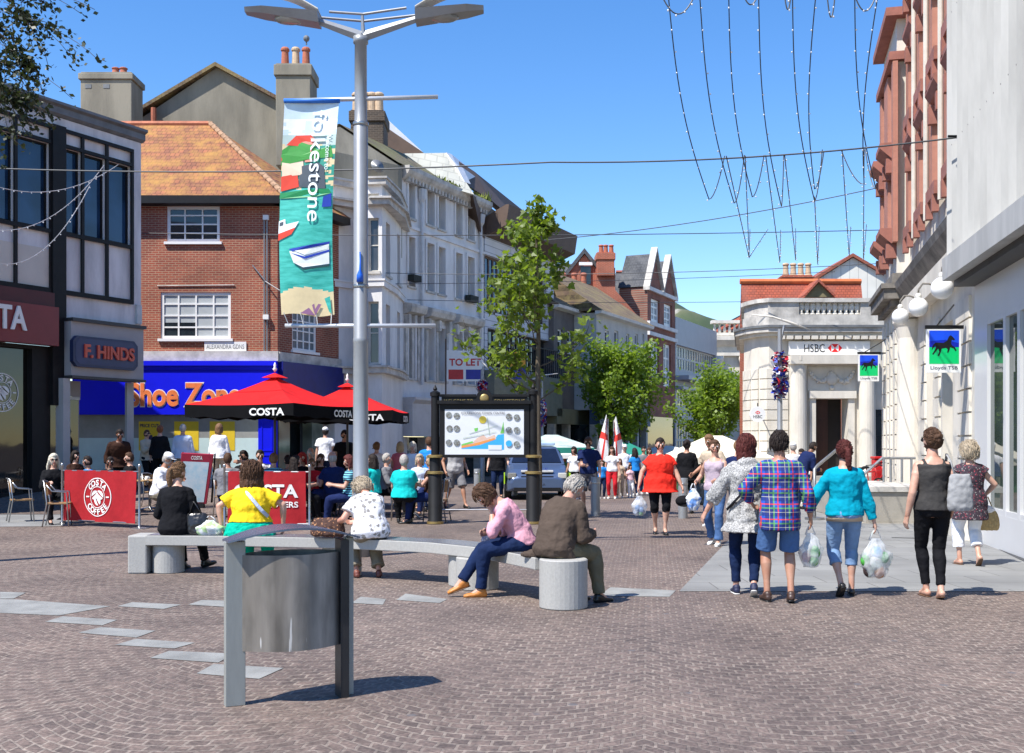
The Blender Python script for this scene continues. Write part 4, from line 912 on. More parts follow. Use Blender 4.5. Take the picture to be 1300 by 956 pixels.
# ================================================= white modern shop at right edge
f=FM=Frame((7.55,18.0),(-.1776,-.984)); MS=bld('modern_shop','modern white shop building with pleated upper cladding and tall shop windows at right edge',f)
m_pl=mat('white_cladding_panel',(.46,.455,.435),.65,.3,1.3,stretch=(1,1,.22)); m_fw=mat('white_frame',(.60,.60,.60),.35,.04,2)
Wn=9.0; gl0,gl1=.52,3.52
mb=MB(); wall_open(mb,f,0,0,Wn,4.25,[(f.a(1253),gl0,Wn-.1,gl1)],.06); mb.quad(f(0,0,0),f(0,0,-5),f(0,4.25,-5),f(0,4.25,0)); mb.build('wall',m_fw,MS,world=True)
gp=MB().fbox(f,f.a(1253)-.01,gl0-.01,Wn-.1,gl1,-.1,-.055).build('shop_glass',glass_mat('shop_green_glass',(.06,.085,.07),.02,.4),MS,world=True)
mb=MB()
for x in (f.a(1275),f.a(1293),3.2,4.1,5,6,7,8): MB().fbox(f,x-.07,gl0,x+.07,gl1,-.054,.0).build('mullion',m_fw,gp,world=True)
for y in (gl0,gl1-.08): MB().fbox(f,f.a(1253),y,Wn-.1,y+.08,-.053,-.003).build('rail',m_fw,gp,world=True)
mb=MB(); n=24; cc=.30; y0,y1=4.25,16
pts=[]
for k in range(n+1): pts+= [(k*Wn/n,cc-.02),(k*Wn/n+.30,cc+.19)] if k<n else [(Wn,cc-.02)]
for (xa,ca_),(xb,cb_) in zip(pts,pts[1:]): mb.quad(f(xa,y0+.35,ca_),f(xb,y0+.35,cb_),f(xb,y1,cb_),f(xa,y1,ca_))
mb.quad(f(0,y0,cc-.02),f(0,y1,cc-.02),f(0,y1,-5),f(0,y0,-5)); mb.build('pleated_cladding',m_pl,MS,world=True)
mb=MB(); mb.fbox(f,-.02,y0,Wn,y0+.36,-.3,cc+.20); mb.build('cladding_base',m_pl,MS,world=True)
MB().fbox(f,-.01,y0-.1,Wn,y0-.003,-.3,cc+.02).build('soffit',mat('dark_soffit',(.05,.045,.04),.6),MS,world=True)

mb=MB()
for y_ in (6.3,8.4,10.5,12.6):
    for k in range(n): mb.prism([f(k*Wn/n+.01,y_,cc-.01),f(k*Wn/n+.295,y_,cc+.19),f(k*Wn/n+.295,y_+.02,cc+.19),f(k*Wn/n+.01,y_+.02,cc-.01)],f.n*.006)
jo=mb.build('panel_joint',mat('joint_grey',(.2,.2,.2),.8),MS,world=True)
# ================================================= lamp post with banner arms
lp=V((P(458,0,15.5).x,15.5,0)); LP=thing('lamp_post','tall grey steel lamp post with two flat lanterns rising behind the curved bench','lamp post',tuple(lp))
m_lamp=mat('lamp_grey',(.30,.31,.32),.42,.12,3,metal=.35); m_lamp2=mat('lamp_pale',(.66,.64,.58),.4,.1,3)
Zt=P(0,47,15.5).z
MB().lathe([(.125,0),(.125,.9),(.11,.92),(.106,3.0),(.109,3.01),(.109,3.06),(.103,3.07),(.1,P(0,158,15.5).z),(.088,P(0,156,15.5).z),(.085,Zt-.1),(.105,Zt-.09),(.105,Zt)],(0,0,0),24).build('pole',m_lamp,LP,smooth=True)
def lpP(px,py,dy=0): return P(px,py,15.5+dy)-lp
for sx_,(x0,y0,x1,y1,xe,ye) in (('l',(458,44,398,25,312,12)),('r',(462,44,536,22,614,10))):
    d=-1 if sx_=='l' else 1
    MB().tube([lpP(x0,y0+2),lpP(x1,y1)],[.075,.045],4,ell=(.6,1)).build('arm',m_lamp,LP)
    MB().tube([lpP(461,18),lpP(x1-d*20,y1-10+(0 if d<0 else -2))],.018,6).build('stay',m_lamp,LP); MB().tube([lpP(462,27,.2),lpP(x1-d*5,y1-3,.2)],.018,6).build('stay',m_lamp,LP)
    a=lpP(x1-d*8,y1-5); b_=lpP(xe,ye); L_=(b_-a); n=12; vs=[]
    mb=MB(); wv=.20
    hs_=[]
    for k in range(n+1):
        t=k/n; c_=a+L_*t; wd=wv*(1 if t<.75 else 1-(t-.75)*2.0); th=.11*(1-t*.75)
        vs+=[c_+V((0,-wd,0)),c_+V((0,wd,0)),c_+V((0,wd*.7,-th-.03)),c_+V((0,-wd*.7,-th-.03))]
    fs=[(4*k+i,4*k+(i+1)%4,4*k+4+(i+1)%4,4*k+4+i) for k in range(n) for i in range(4)]+[(0,1,2,3),(4*n+3,4*n+2,4*n+1,4*n)]
    ln=mb.add(vs,fs).build('lantern',m_lamp,LP)
    mb=MB(); vs=[]
    for k in range(n+1):
        t=k/n; c_=a+L_*t*.62+V((0,0,.05+.22*math.sin(t*1.5)*(1)-.02)); vs+=[c_+V((0,-.17,0)),c_+V((0,.17,0)),c_+V((0,.17,.015)),c_+V((0,-.17,.015))]
    mb.add(vs,fs).build('reflector',m_lamp2,ln)
    MB().sphere(a+L_*.4+V((0,0,-.09)),.14,12,8,(1.6,1,.45)).build('glass_bowl',glass_mat('bowl_glass',(.35,.35,.33),.1),ln,smooth=True)
MB().tube([lpP(461,44),lpP(460,20)],[.03,.02],6).build('stay_post',m_lamp,LP)
for y0,x0,x1 in ((125,362,556),(413.5,362,553)):
    MB().tube([lpP(x0,y0+3 if y0<200 else y0),lpP(x1,y0-2 if y0<200 else y0)],.03,10).build('banner_arm',mat('arm_white',(.55,.56,.58),.35,.1,3,metal=.3),LP,smooth=True)
MB().lathe([(.02,0),(.05,0),(.045,.1),(.015,.17),(.01,.42)],tuple(lpP(457,358,-.12)),10).build('blue_tag',mat('tag_blue',(.01,.12,.65),.4),LP,smooth=True)
for h in (P(0,366,15.5).z,P(0,160,15.5).z): MB().lathe([(.108,0),(.112,.01),(.112,.04),(.108,.05)],(0,0,h),20).build('strap',steel,LP,smooth=True)
# banner
bt_,bb_=P(0,128,15.4).z,P(0,400,15.4).z; bx0=P(361,0,15.4).x; BW=P(430,0,15.4).x-bx0
class BF:
    n=V((0,-1,0))
    def __call__(s,a,b,c=0):
        t=(bt_-b)/(bt_-bb_); return V((bx0+a*(1-.04*t)-.075*math.sin(t*2.6)+.005, 15.4-c+.03*math.sin(t*5+a*4), b+.02*math.sin(a*9)*t))
bf=BF(); BH=bt_-bb_
def bp(px,py):
    return ((px-356-5*abs((py-240)/140))/69*BW*1.02, bt_-(py-128)/272*BH)
BN=thing('street_banner','tall printed banner with harbour photo and white town name, hung from the lamp post','banner',(bx0,15.4,bb_))
col_=lambda n_,r,g,b: mat('print_'+n_,rgb(r,g,b),.55,.12,6)
turq=mat('print_turquoise',rgb(70,190,175),.55,.28,3.5,c2=rgb(25,150,135),stretch=(1,1,5)); sand=col_('sand',225,205,160)
mb=MB(); mats=[col_('sky',205,225,235),col_('cloud',240,242,240),turq,sand,col_('deep',45,150,130),col_('haze',185,205,200)]
nA,nB=20,120
def bmat(t,u):
    if t<.085: return 0
    if t<.16: return 1 if mnoise.noise(V((u*3,t*30,0)))>-.1 else 0
    if t<.2+.01*math.sin(u*9): return 5
    if t<.41+.008*math.sin(u*7): return 4 if mnoise.noise(V((u*5,t*40,2)))>-.15 else 3
    if t<.90-.03*math.sin(u*3): return 2
    return 3
for j in range(nB):
    for i in range(nA):
        u0,u1,t0,t1=i/nA,(i+1)/nA,j/nB,(j+1)/nB; mb.mi=bmat((t0+t1)/2,(u0+u1)/2)
        mb.quad(bf(u0*BW,bt_-t1*BH,0),bf(u1*BW,bt_-t1*BH,0),bf(u1*BW,bt_-t0*BH,0),bf(u0*BW,bt_-t0*BH,0))
cl=mb.build('cloth',mats,BN,world=True)
def bpoly(m,pts): return (m,[bp(*q) for q in pts])
red_=col_('red',215,60,35); grn=col_('green',60,150,60); pnk=col_('pink',225,150,130); wht=col_('white',235,240,240); blu=col_('blue',25,60,170); dkg=col_('dark_grey',70,80,90); crm=col_('cream',225,205,180); pur=col_('purple',150,105,140); tan_=col_('tan',200,160,130)
lay=[bpoly(grn,[(358,190),(372,181),(392,178),(402,190),(420,186),(423,200),(357,205)]),bpoly(red_,[(363,184),(375,172),(395,171),(400,182),(388,186)]),bpoly(pnk,[(378,176),(398,174),(400,183),(380,184)]),
 bpoly(grn,[(357,196),(390,188),(400,200),(357,210)]),bpoly(red_,[(357,200),(375,196),(380,203),(357,204)]),bpoly(crm,[(358,206),(385,204),(386,222),(358,224)]),bpoly(pnk,[(386,190),(396,189),(397,205),(387,206)]),
 bpoly(dkg,[(380,212),(404,206),(412,212),(414,240),(380,238)]),bpoly(red_,[(357,224),(378,221),(380,238),(372,240),(357,243)]),bpoly(col_('emerald',20,140,80),[(356,245),(390,241),(418,240),(422,246),(400,250),(356,252)]),bpoly(blu,[(412,250),(422,246),(423,263),(411,263)]),
 bpoly(red_,[(357,296),(379,288),(378,292),(374,299),(357,306)]),bpoly(wht,[(357,281),(365,279),(366,286),(383,282),(379,290),(357,297)]),bpoly(dkg,[(358,283),(363,282),(363,287),(358,288)]),
 bpoly(wht,[(372,321),(422,310),(423,336),(390,340),(378,336)]),bpoly(blu,[(371,318),(400,310),(423,307),(423,310),(399,314),(376,321)]),bpoly(blu,[(374,323),(392,326),(423,317),(423,320),(392,329)]),bpoly(wht,[(379,320),(400,315),(421,312),(421,316),(392,324)]),bpoly(col_('boat_keel',30,70,80),[(377,335),(390,340),(423,335),(423,338),(390,343)]),
 bpoly(pur,[(386,399),(397,390),(405,399)]),bpoly(pur,[(401,386),(405,399),(413,385),(409,384),(405,391),(404,384)]),bpoly(turq,[(417,378),(424,376),(426,398),(423,396)])]
decals(BN,bf,lay,'printed_picture',c0=.006,step=.0006)
class BFT(BF): pass
u0,b0_=bp(394,279); u1,b1_=bp(411,146)
text(BN,'folkestone',bf,BW*.53,bt_-(281-128)/272*BH,BW*.80,bt_-(140-128)/272*BH,wht,c=.0195,ext=.001,vertical=True,bold=.006)
text(BN,'Welcome to',bf,BW*.82,bt_-(216-128)/272*BH,BW*.91,bt_-(168-128)/272*BH,wht,c=.0195,ext=.001,vertical=True)
MB().tube([bf(-.01,bt_,.0),bf(BW+.01,bt_,.0)],.032,10).build('top_pole',col_('pole_blue',40,110,200),BN,world=True,smooth=True)
for a in (.03,.27,.5,.72): MB().tube([bf(a,bb_+.03,.005),P(364+a*78,412,15.42)],.006,5).build('tie_cord',white_p,BN,world=True)

# ================================================= curved bench
m_gran=mat('pale_granite',(.37,.36,.335),.75,.16,45,bmp=.15,bscale=120); m_gtop=mat('polished_granite',(.17,.175,.19),.25,.2,60)
BE=thing('curved_bench','long curved granite bench on round drums across the square','bench',(-1.2,12.6,0))
hb=.47
ctr=[(-4.44,13.64),(-3.3,13.52),(-2.0,13.25),(-.95,12.75),(-.62,12.48),(-.1,11.9),(.35,11.1),(.44,10.88)]
# smooth the line
def arc_pts(c,n=6):
    out=[]
    for i in range(len(c)-1):
        p0,p1,p2,p3=[V((*c[max(0,min(len(c)-1,k))],0)) for k in (i-1,i,i+1,i+2)]
        for k in range(n):
            t=k/n; out.append(.5*((2*p1)+(p2-p0)*t+(2*p0-5*p1+4*p2-p3)*t*t+(-p0+3*p1-3*p2+p3)*t**3))
    out.append(V((*c[-1],0))); return out
def slab(c,name,w_=.23):
    pts=arc_pts(c); L=[];Rr=[]
    for i,p in enumerate(pts):
        t=(pts[min(i+1,len(pts)-1)]-pts[max(i-1,0)]).normalized(); nn=V((-t.y,t.x,0)); L.append(p+nn*w_); Rr.append(p-nn*w_)
    mb=MB(); n=len(pts); vs=[]
    for z_ in (hb-.12,hb): vs+=[q+V((0,0,z_)) for q in L]+[q+V((0,0,z_)) for q in Rr]
    fs=[]
    for i in range(n-1): fs+=[(i,i+1,n+i+1,n+i),(2*n+i,3*n+i,3*n+i+1,2*n+i+1),(i,2*n+i,2*n+i+1,i+1),(n+i,n+i+1,3*n+i+1,3*n+i)]
    fs+=[(0,n,3*n,2*n),(n-1,3*n-1,4*n-1,2*n-1)]
    o=mb.add(vs,fs).build(name,m_gran,BE,world=True,bevel=.008)
    mb=MB(); vs=[q*.93+p*.07+V((0,0,hb+.003)) for q,p in zip(L,pts)]+[q*.93+p*.07+V((0,0,hb+.003)) for q,p in zip(Rr,pts)]
    mb.add(vs,[(i,i+1,n+i+1,n+i) for i in range(n-1)]).build('seat_top',m_gtop,o,world=True)
slab(ctr[:3],'seat'); slab(ctr[2:5],'seat'); slab(ctr[4:],'seat')
def drum(x,y,a,b_,r=.235,h=hb-.123,half=None,name='drum'):
    MB().lathe([(r-.01,0),(r,.01),(r,h-.01),(r-.01,h)],(x,y,0),32,ex=a,ey=b_).build(name,m_gran,BE,world=True,smooth=None)
drum(.50,10.72,1,1,h=hb+.004); drum(-.38,12.12,1.0,1.0); MB().box((-4.68,13.42,0),(-4.445,13.86,hb)).build('end_block',m_gran,BE,world=True,bevel=.02); drum(-4.24,13.62,1,1,r=.19); drum(-2.05,13.3,1,1); drum(-.60,12.45,.5,1)

# ================================================= litter bin (foreground)
pl,pr=V((-1.69,6.72,0)),V((-1.05,7.02,0)); BI=thing('litter_bin','large stained brushed steel litter bin with arched lid in the foreground','litter bin',tuple((pl+pr)/2))
dv=(pr-pl).normalized(); nv=V((dv.y,-dv.x,0))
def binmat():
    m,nt,b=new_mat('stained_steel'); v=coords(nt,(14,14,.9)); n=N(nt,'ShaderNodeTexNoise'); n.inputs['Scale'].default_value=.5; n.inputs['Detail'].default_value=9; nt.links.new(v,n.inputs['Vector'])
    c=ramp(nt,n.outputs['Fac'],[(.25,(.10,.085,.07)),(.5,(.20,.18,.155)),(.75,(.30,.275,.245))])
    v2=coords(nt,(22,22,2.2)); n2=N(nt,'ShaderNodeTexNoise'); n2.inputs['Scale'].default_value=1.0; n2.inputs['Detail'].default_value=3; nt.links.new(v2,n2.inputs['Vector'])
    n4=N(nt,'ShaderNodeTexNoise'); n4.inputs['Scale'].default_value=3; n4.inputs['Detail'].default_value=8; nt.links.new(coords(nt,(3,3,.8)),n4.inputs['Vector']); c=mixc(nt,1.0,c,ramp(nt,n4.outputs['Fac'],[(.35,.62),(.65,1.15)]),'MULTIPLY'); c=mixc(nt,ramp(nt,n2.outputs['Fac'],[(.645,0),(.675,.75)]),c,(.62,.60,.57)); nt.links.new(c,b.inputs['Base Color']); b.inputs['Metallic'].default_value=.2; b.inputs['Roughness'].default_value=.55
    return m
m_bin=binmat(); m_postb=mat('bin_post',(.31,.315,.29),.5,.12,3,metal=.2,stretch=(6,6,1))
mb=MB(); n=20; vs=[]
for z_ in (.33,.915):
    for k in range(n+1):
        t=k/n; bow=.17*math.sin(math.pi*t); vs.append(pl+(pr-pl)*t+dv*0+nv*bow+V((0,0,z_)))
outer=mb.add(vs,[(k,k+1,n+2+k,n+1+k) for k in range(n)])
back=[]
k0=len(mb.v)
for z_ in (.33,.915):
    for k in range(n+1):
        t=k/n; back.append(pl+(pr-pl)*t-nv*.22*math.sin(math.pi*t)**.8+V((0,0,z_)))
mb.add(back,[(k+1,k,n+1+k,n+2+k) for k in range(n)])
mb.build('body',m_bin,BI,world=True,smooth=True)
mb=MB(); mb.add([v_ +V((0,0,-.05)) for v_ in vs[n+1:]]+[v_+V((0,0,-.05)) for v_ in back[n+1:]],[(k,k+1,n+2+k,n+1+k) for k in range(n)]); mb.add([v_+V((0,0,.01)) for v_ in vs[:n+1]]+[v_+V((0,0,.01)) for v_ in back[:n+1]],[(k,k+1,n+2+k,n+1+k) for k in range(n)])
mb.build('liner',mat('bin_liner',(.008,.008,.009),.6),BI,world=True)
for p,s_ in ((pl,-1),(pr,1)):
    mb=MB(); f=Frame((p-dv*.06).to_2d() if False else ((p-dv*.06).x,(p-dv*.06).y),(dv.x,dv.y))
    (mb.fbox(f,0,0,.12,1.0,-.03,.03) if s_<0 else mb.fbox(f,.045,0,.095,1.0,-.03,.03)); mb.build('post',m_postb,BI,world=True,bevel=.004)
f=Frame((pr.x,pr.y),(dv.x,dv.y)); MB().fbox(f,-.07,0,-.016,.99,-.03,.10).build('channel',mat('dark_channel',(.03,.03,.033),.4,metal=.4),BI,world=True)
mb=MB(); n=18; vs=[]
for k in range(n+1):
    t=k/n; z_=.985+.085*math.sin(math.pi*(t*.92+.04))
    for s_ in (-1,1):
        wd=.21*(.35+.65*math.sin(math.pi*min(1,max(0,t*.9+.05))))
        for dz in (0,.012): vs.append(pl+(pr-pl)*(t*1.16-.08)+nv*s_*wd+V((0,0,z_+dz)))
fs=[]
for k in range(n):
    o_=4*k; fs+=[(o_,o_+4,o_+6,o_+2),(o_+1,o_+3,o_+7,o_+5),(o_,o_+1,o_+5,o_+4),(o_+2,o_+6,o_+7,o_+3)]
fs+=[(0,2,3,1),(4*n,4*n+1,4*n+3,4*n+2)]
mb.add(vs,fs).build('lid',mat('lid_sky_tint',(.13,.17,.25),.25,.15,6,metal=.6),BI,world=True,smooth=None)  # sky reflection painted into the lid as a bluish base colour

# ================================================= town sign
zs=21.7; SG=thing('town_sign','black and gold framed town map sign standing between two black posts','town sign',(P(615,0,zs).x,zs,0))
m_gold=mat('old_gold',(.38,.27,.10),.4,.2,8,metal=.6)
for px,yt,bx in ((552.5,497,22.2),(677,485+10,21.1)):
    x=P(px,0,zs).x; h=P(0,yt,zs).z; 
    pst=MB().lathe([(.155,.0),(.155,.06),(.14,.08),(.14,1.0),(.115,1.05),(.115,1.3),(.08,1.34),(.08,h-.1),(.1,h-.09),(.1,h-.02),(.03,h+.02),(.045,h+.05),(.005,h+.13)],(x-SG.location.x,0,0),24).build('post',black_p,SG,smooth=True)
    smooth_angle(pst)
    for z_ in (.0,.98,1.3): smooth_angle(MB().lathe([(.14,0),(.165,.01),(.165,.05),(.14,.06)],(x-SG.location.x,0,z_),24).build('gold_band',m_gold,pst))
fsn=Frame((P(562,0,zs).x,zs),(1,0)); sw=P(668,0,zs).x-P(562,0,zs).x; y0,y1=P(0,579,zs).z,P(0,517,zs).z
mb=MB(); mb.fbox(fsn,-.06,y0-.03,sw+.06,y1+.06,-.1,.06); fr=mb.build('frame',black_p,SG,world=True)
mb=MB(); mb.fbox(fsn,-.1,y1+.062,sw+.1,y1+.13,-.12,.12); mb.fbox(fsn,-.02,y1+.131,sw+.02,P(0,504,zs).z,-.06,.06); mb.prism([fsn(x,y,.07) for x,y in circ(sw/2,P(0,504,zs).z-.02,.16,24)],(0,.14,0)); mb.fbox(fsn,-.06,P(0,504,zs).z+.002,sw/2-.16,P(0,502,zs).z+.02,-.07,.08); mb.fbox(fsn,sw/2+.16,P(0,504,zs).z+.002,sw+.06,P(0,502,zs).z+.02,-.07,.08); hd=mb.build('header',black_p,SG,world=True)
text(hd,'WELCOME TO',fsn,.03,P(0,512,zs).z,.60,P(0,507,zs).z,m_gold,c=.065,ext=.004); text(hd,'FOLKESTONE',fsn,sw-.62,P(0,512,zs).z,sw-.03,P(0,507,zs).z,m_gold,c=.065,ext=.004)
MB().sphere(fsn(sw/2,P(0,506,zs).z,.075),.09,16,8,(1,.3,1)).build('crest',m_gold,hd,world=True,smooth=True)
mp=lambda px,py:((px-562)/(668-562)*sw, y1-(py-517)/(579-517)*(y1-y0))
pap=mat('map_paper',(.72,.74,.76),.35,.06,3); sea=mat('map_sea',rgb(60,170,230),.4,.05); org=mat('map_orange',rgb(230,150,80),.4,.1); gr_=mat('map_green',rgb(120,200,90),.4,.1); brn=mat('photo_brown',(.12,.10,.07),.5,.5,30,c2=(.35,.4,.42)); ylw=mat('map_yellow',rgb(200,180,60),.4,.1); pnk2=mat('map_pink',rgb(225,190,170),.4,.15,10); lin_=mat('map_lines',rgb(190,205,190),.4)
lay=[(pap,[mp(565,520),mp(665,520),mp(665,577),mp(565,577)][::-1]),
 (sea,[mp(*q) for q in ((586,568),(610,565),(628,558),(632,552),(640,551),(640,571),(620,571),(620,570),(586,570))]),
 (pnk2,[mp(*q) for q in ((600,562),(606,556),(614,552),(618,556),(628,552),(630,557),(612,564))]),
 (org,[mp(*q) for q in ((586,566),(606,562),(628,556),(629,558),(608,565),(586,569))]),(gr_,[mp(*q) for q in ((586,564),(600,560),(601,562),(586,566))]),
 (gr_,[mp(*q) for q in ((602,544),(607,543),(606,548),(603,548))]),(gr_,[mp(*q) for q in ((635,550),(637,545),(639,535),(640,550))]),(ylw,circ(*mp(613,533),.075,16)),(pap,[mp(*q) for q in ((620,565),(637,565),(637,571),(620,571))]),
 (lin_,[mp(*q) for q in ((596,550),(632,540),(632,540.5),(596,551))]),(lin_,[mp(*q) for q in ((618,530),(619,530),(622,552),(621,552))]),(lin_,[mp(*q) for q in ((588,556),(630,548),(630,548.6),(588,557))])]
for x,y in ((570,527),(580,528),(571,544),(580,544),(570,562),(580,562),(646,529),(656,530),(646,546),(656,546),(646,563),(656,564)): lay.append((brn if (int(x)+int(y))%3 else sea,circ(*mp(x,y),.062,14)))
decals(SG,fsn,lay,'map_panel',c0=.062,step=.0008)
text(SG,'FOLKESTONE TOWN CENTRE',fsn,mp(586,0)[0],mp(0,526)[1],mp(641,0)[0],mp(0,523)[1],mat('map_text',(.12,.12,.14),.5),c=.076,ext=.001)
MB().tube([V((P(556,0,zs).x,zs,.28)),V((P(672,0,zs).x,zs,.28))],.015,6).build('rail',steel,SG,world=True)

# ================================================= bollards
def bollard(px,pyb,label,loc=None):
    g_=G(px,pyb); t=thing('bollard',label,'bollard',tuple(g_),0,'round steel bollards across the street')
    smooth_angle(MB().lathe([(.1,0),(.1,.83),(.095,.85),(.0,.855)],(0,0,0),24).build('post',m_lamp,t)); MB().lathe([(.102,.70),(.104,.71),(.104,.74),(.102,.75)],(0,0,0),24).build('band',steel,t,smooth=True)
bollard(756,655,'steel bollard just right of the old man in the brown jacket'); bollard(867,658,'steel bollard right beside the woman in the red top'); bollard(606,633,'steel bollard under the left half of the town map sign'); bollard(653,629,'steel bollard in front of the police car number plate'); bollard(683,630,'steel bollard behind the right post of the town sign')

# ================================================= cafe furniture
m_can=mat('red_canvas',(.66,.016,.016),.85,.2,3,bmp=.4,bscale=8,spec=.15); m_canb=mat('black_canvas',(.007,.007,.008),.9,.2,4,spec=.08); m_bred=mat('barrier_red',(.36,.018,.024),.8,.2,3,bmp=.4,bscale=7,spec=.15)
def barrier(x0,y0,x1,y1,label,rows_,grp='red canvas cafe barriers'):
    A_,B_=G(x0,y0),G(x1,y1); t=thing('cafe_barrier',label,'barrier',tuple(A_),0,grp); f=Frame((A_.x,A_.y),((B_-A_).x,(B_-A_).y)); L=(B_-A_).length
    for a in (0,L):
        pst=MB().lathe([(.17,0),(.17,.012),(.03,.03),(.022,.04),(.022,1.13),(.03,1.14),(.03,1.18),(.015,1.2)],tuple(f(a,0,0)),14).build('post',steel,t,world=True); smooth_angle(pst)
    for h in (.1,1.06): MB().tube([f(0,h),f(L,h)],.012,8).build('rail',steel,t,world=True)
    class CF:
        n=f.n; 
        def __call__(s,a,b,c=0): return f(a,b,c+.012+.02*math.sin(a*7)*(1.1-b)+.008*math.sin(a*19+b*4))
    cf=CF(); mb=MB(); nx,ny=24,8
    vs=[cf(.07+(L-.14)*i/nx,.09+.98*j/ny) for j in range(ny+1) for i in range(nx+1)]; mb.add(vs,[(j*(nx+1)+i,j*(nx+1)+i+1,(j+1)*(nx+1)+i+1,(j+1)*(nx+1)+i) for j in range(ny) for i in range(nx)])
    c_=mb.build('canvas',m_bred,t,world=True,smooth=True)
    return t,cf,L
t,cf,L=barrier(79,666,177,671,'red cafe barrier with round white coffee bean roundel at far left',0); roundel(t,cf,L*.48,.56,.37,.012,white_p)
t,cf,L=barrier(285,671,393,672,'red cafe barrier with straight white lettering behind the woman in yellow',0)
text(t,'COSTA',cf,L*.12,.58,L*.87,.83,white_p,c=.012,ext=.001,bold=.03); text(t,'COFFEE LOVERS',cf,L*.12,.40,L*.87,.51,white_p,c=.012,ext=.001,bold=.02)
barrier(497,641,556,641,'plain red cafe barrier behind the seated person in turquoise',0)
def umbrella(px,z,ytop,w_,label,rot=-.38):
    x=P(px,0,z).x; zt=P(0,ytop,z).z; t=thing('cafe_umbrella',label,'umbrella',(x,z,0),rot,'red and black cafe umbrellas')
    ze=zt-.62; mb=MB(); h=w_/2; cs=[(-h,-h),(h,-h),(h,h),(-h,h)]; n=10
    for k in range(4):
        a,b_=cs[k],cs[(k+1)%4]; vs=[]
        for j in range(n+1):
            s_=j/n
            for i in range(n+1):
                q=i/n; sag=-.10*math.sin(math.pi*s_)*(1)-.05*math.sin(math.pi*q)*s_; vs.append((s_*(a[0]*(1-q)+b_[0]*q)*1.0, s_*(a[1]*(1-q)+b_[1]*q), (zt-.0)+(ze-zt)*s_+sag*.6))
        mb.add(vs,[(j*(n+1)+i,j*(n+1)+i+1,(j+1)*(n+1)+i+1,(j+1)*(n+1)+i) for j in range(n) for i in range(n)])
    cn=mb.build('canopy',m_can,t,smooth=True)
    mb=MB()
    for k in range(4):
        a,b_=cs[k],cs[(k+1)%4]; m_=16
        vs=[]
        for i in range(m_+1):
            q=i/m_; X=a[0]*(1-q)+b_[0]*q; Y=a[1]*(1-q)+b_[1]*q; z0=ze-.03*math.sin(math.pi*q); vs+=[(X*1.004,Y*1.004,z0+.004),(X*1.0,Y*1.0,z0-.25-.02*math.sin(q*25))]
        mb.add(vs,[(2*i,2*i+2,2*i+3,2*i+1) for i in range(m_)])
    vl=mb.build('valance',m_canb,t,smooth=False)
    mb=MB(); hh=.20; mb.add([(-hh,-hh,zt-.03),(hh,-hh,zt-.03),(hh,hh,zt-.03),(-hh,hh,zt-.03),(0,0,zt+.08)],[(0,1,4),(1,2,4),(2,3,4),(3,0,4)]); mb.build('vent_cap',m_can,cn)
    f=Frame((-h,-h-.012),(1,0)); text(vl,'COSTA',f,h*1.22,ze-.24,h*1.85,ze-.09,white_p,c=.012,ext=.002,bold=.03,world=False)
    f=Frame((h+.012,-h),(0,1)); text(vl,'COSTA',f,h*1.15,ze-.24,h*1.72,ze-.09,white_p,c=.012,ext=.002,bold=.03,world=False)
    MB().tube([(0,0,0),(0,0,zt)],.028,10).build('pole',mat('umb_pole',(.03,.025,.02),.4),t)
    MB().lathe([(.012,0),(.035,.03),(.05,.06),(.02,.1),(.03,.14),(.004,.2)],(0,0,zt+.1),12).build('finial',white_p,t,smooth=True)
    MB().lathe([(.3,0),(.3,.06),(.05,.1),(.04,.3)],(0,0,0),20).build('base',black_p,t,smooth=None)
    for k in range(4): MB().tube([(0,0,zt-.75),(cs[k][0]*.96,cs[k][1]*.96,ze+.0)],.012,6).build('rib',mat('umb_pole',(0,0,0)),t)
umbrella(349,23.3,478,2.6,'nearer red and black cafe umbrella with white lettering above the seated crowd')
umbrella(441,26.5,490,2.6,'farther red and black cafe umbrella partly behind the grey lamp post',-.05)
m_ttop=mat('beech_top',(.52,.34,.16),.45,.2,5); 
def table(px,pyb,label,z=None,h=.74,r=.36):
    g_=G(px,pyb); t=thing('cafe_table',label,'table',tuple(g_),0,'round cafe tables')
    MB().lathe([(r-.01,h-.03),(r,h-.02),(r,h-.005),(r-.01,h)],(0,0,0),28).build('table_top',m_ttop,t); MB().tube([(0,0,.08),(0,0,h-.03)],.03,10).build('column',steel,t,smooth=True)
    for k in range(4): a=k*math.pi/2+.5; MB().tube([(0,0,.12),(.18*math.cos(a),.18*math.sin(a),.07),(.33*math.cos(a),.33*math.sin(a),.02)],.02,6).build('foot',steel,t)
    return t
T1=table(190,650,'round table with cups before the man in the white cap'); T2=table(140,652,'round table with bottle behind the left red barrier'); T3=table(400,648,'round table with bottle in front of the man in navy'); T4=table(525,658,'round table beside the seated person in turquoise'); T5=table(330,645,'round table behind the woman in yellow'); T6=table(468,645,'small round table behind the lamp post')
m_wick=mat('wicker',(.30,.17,.07),.6,.4,30)
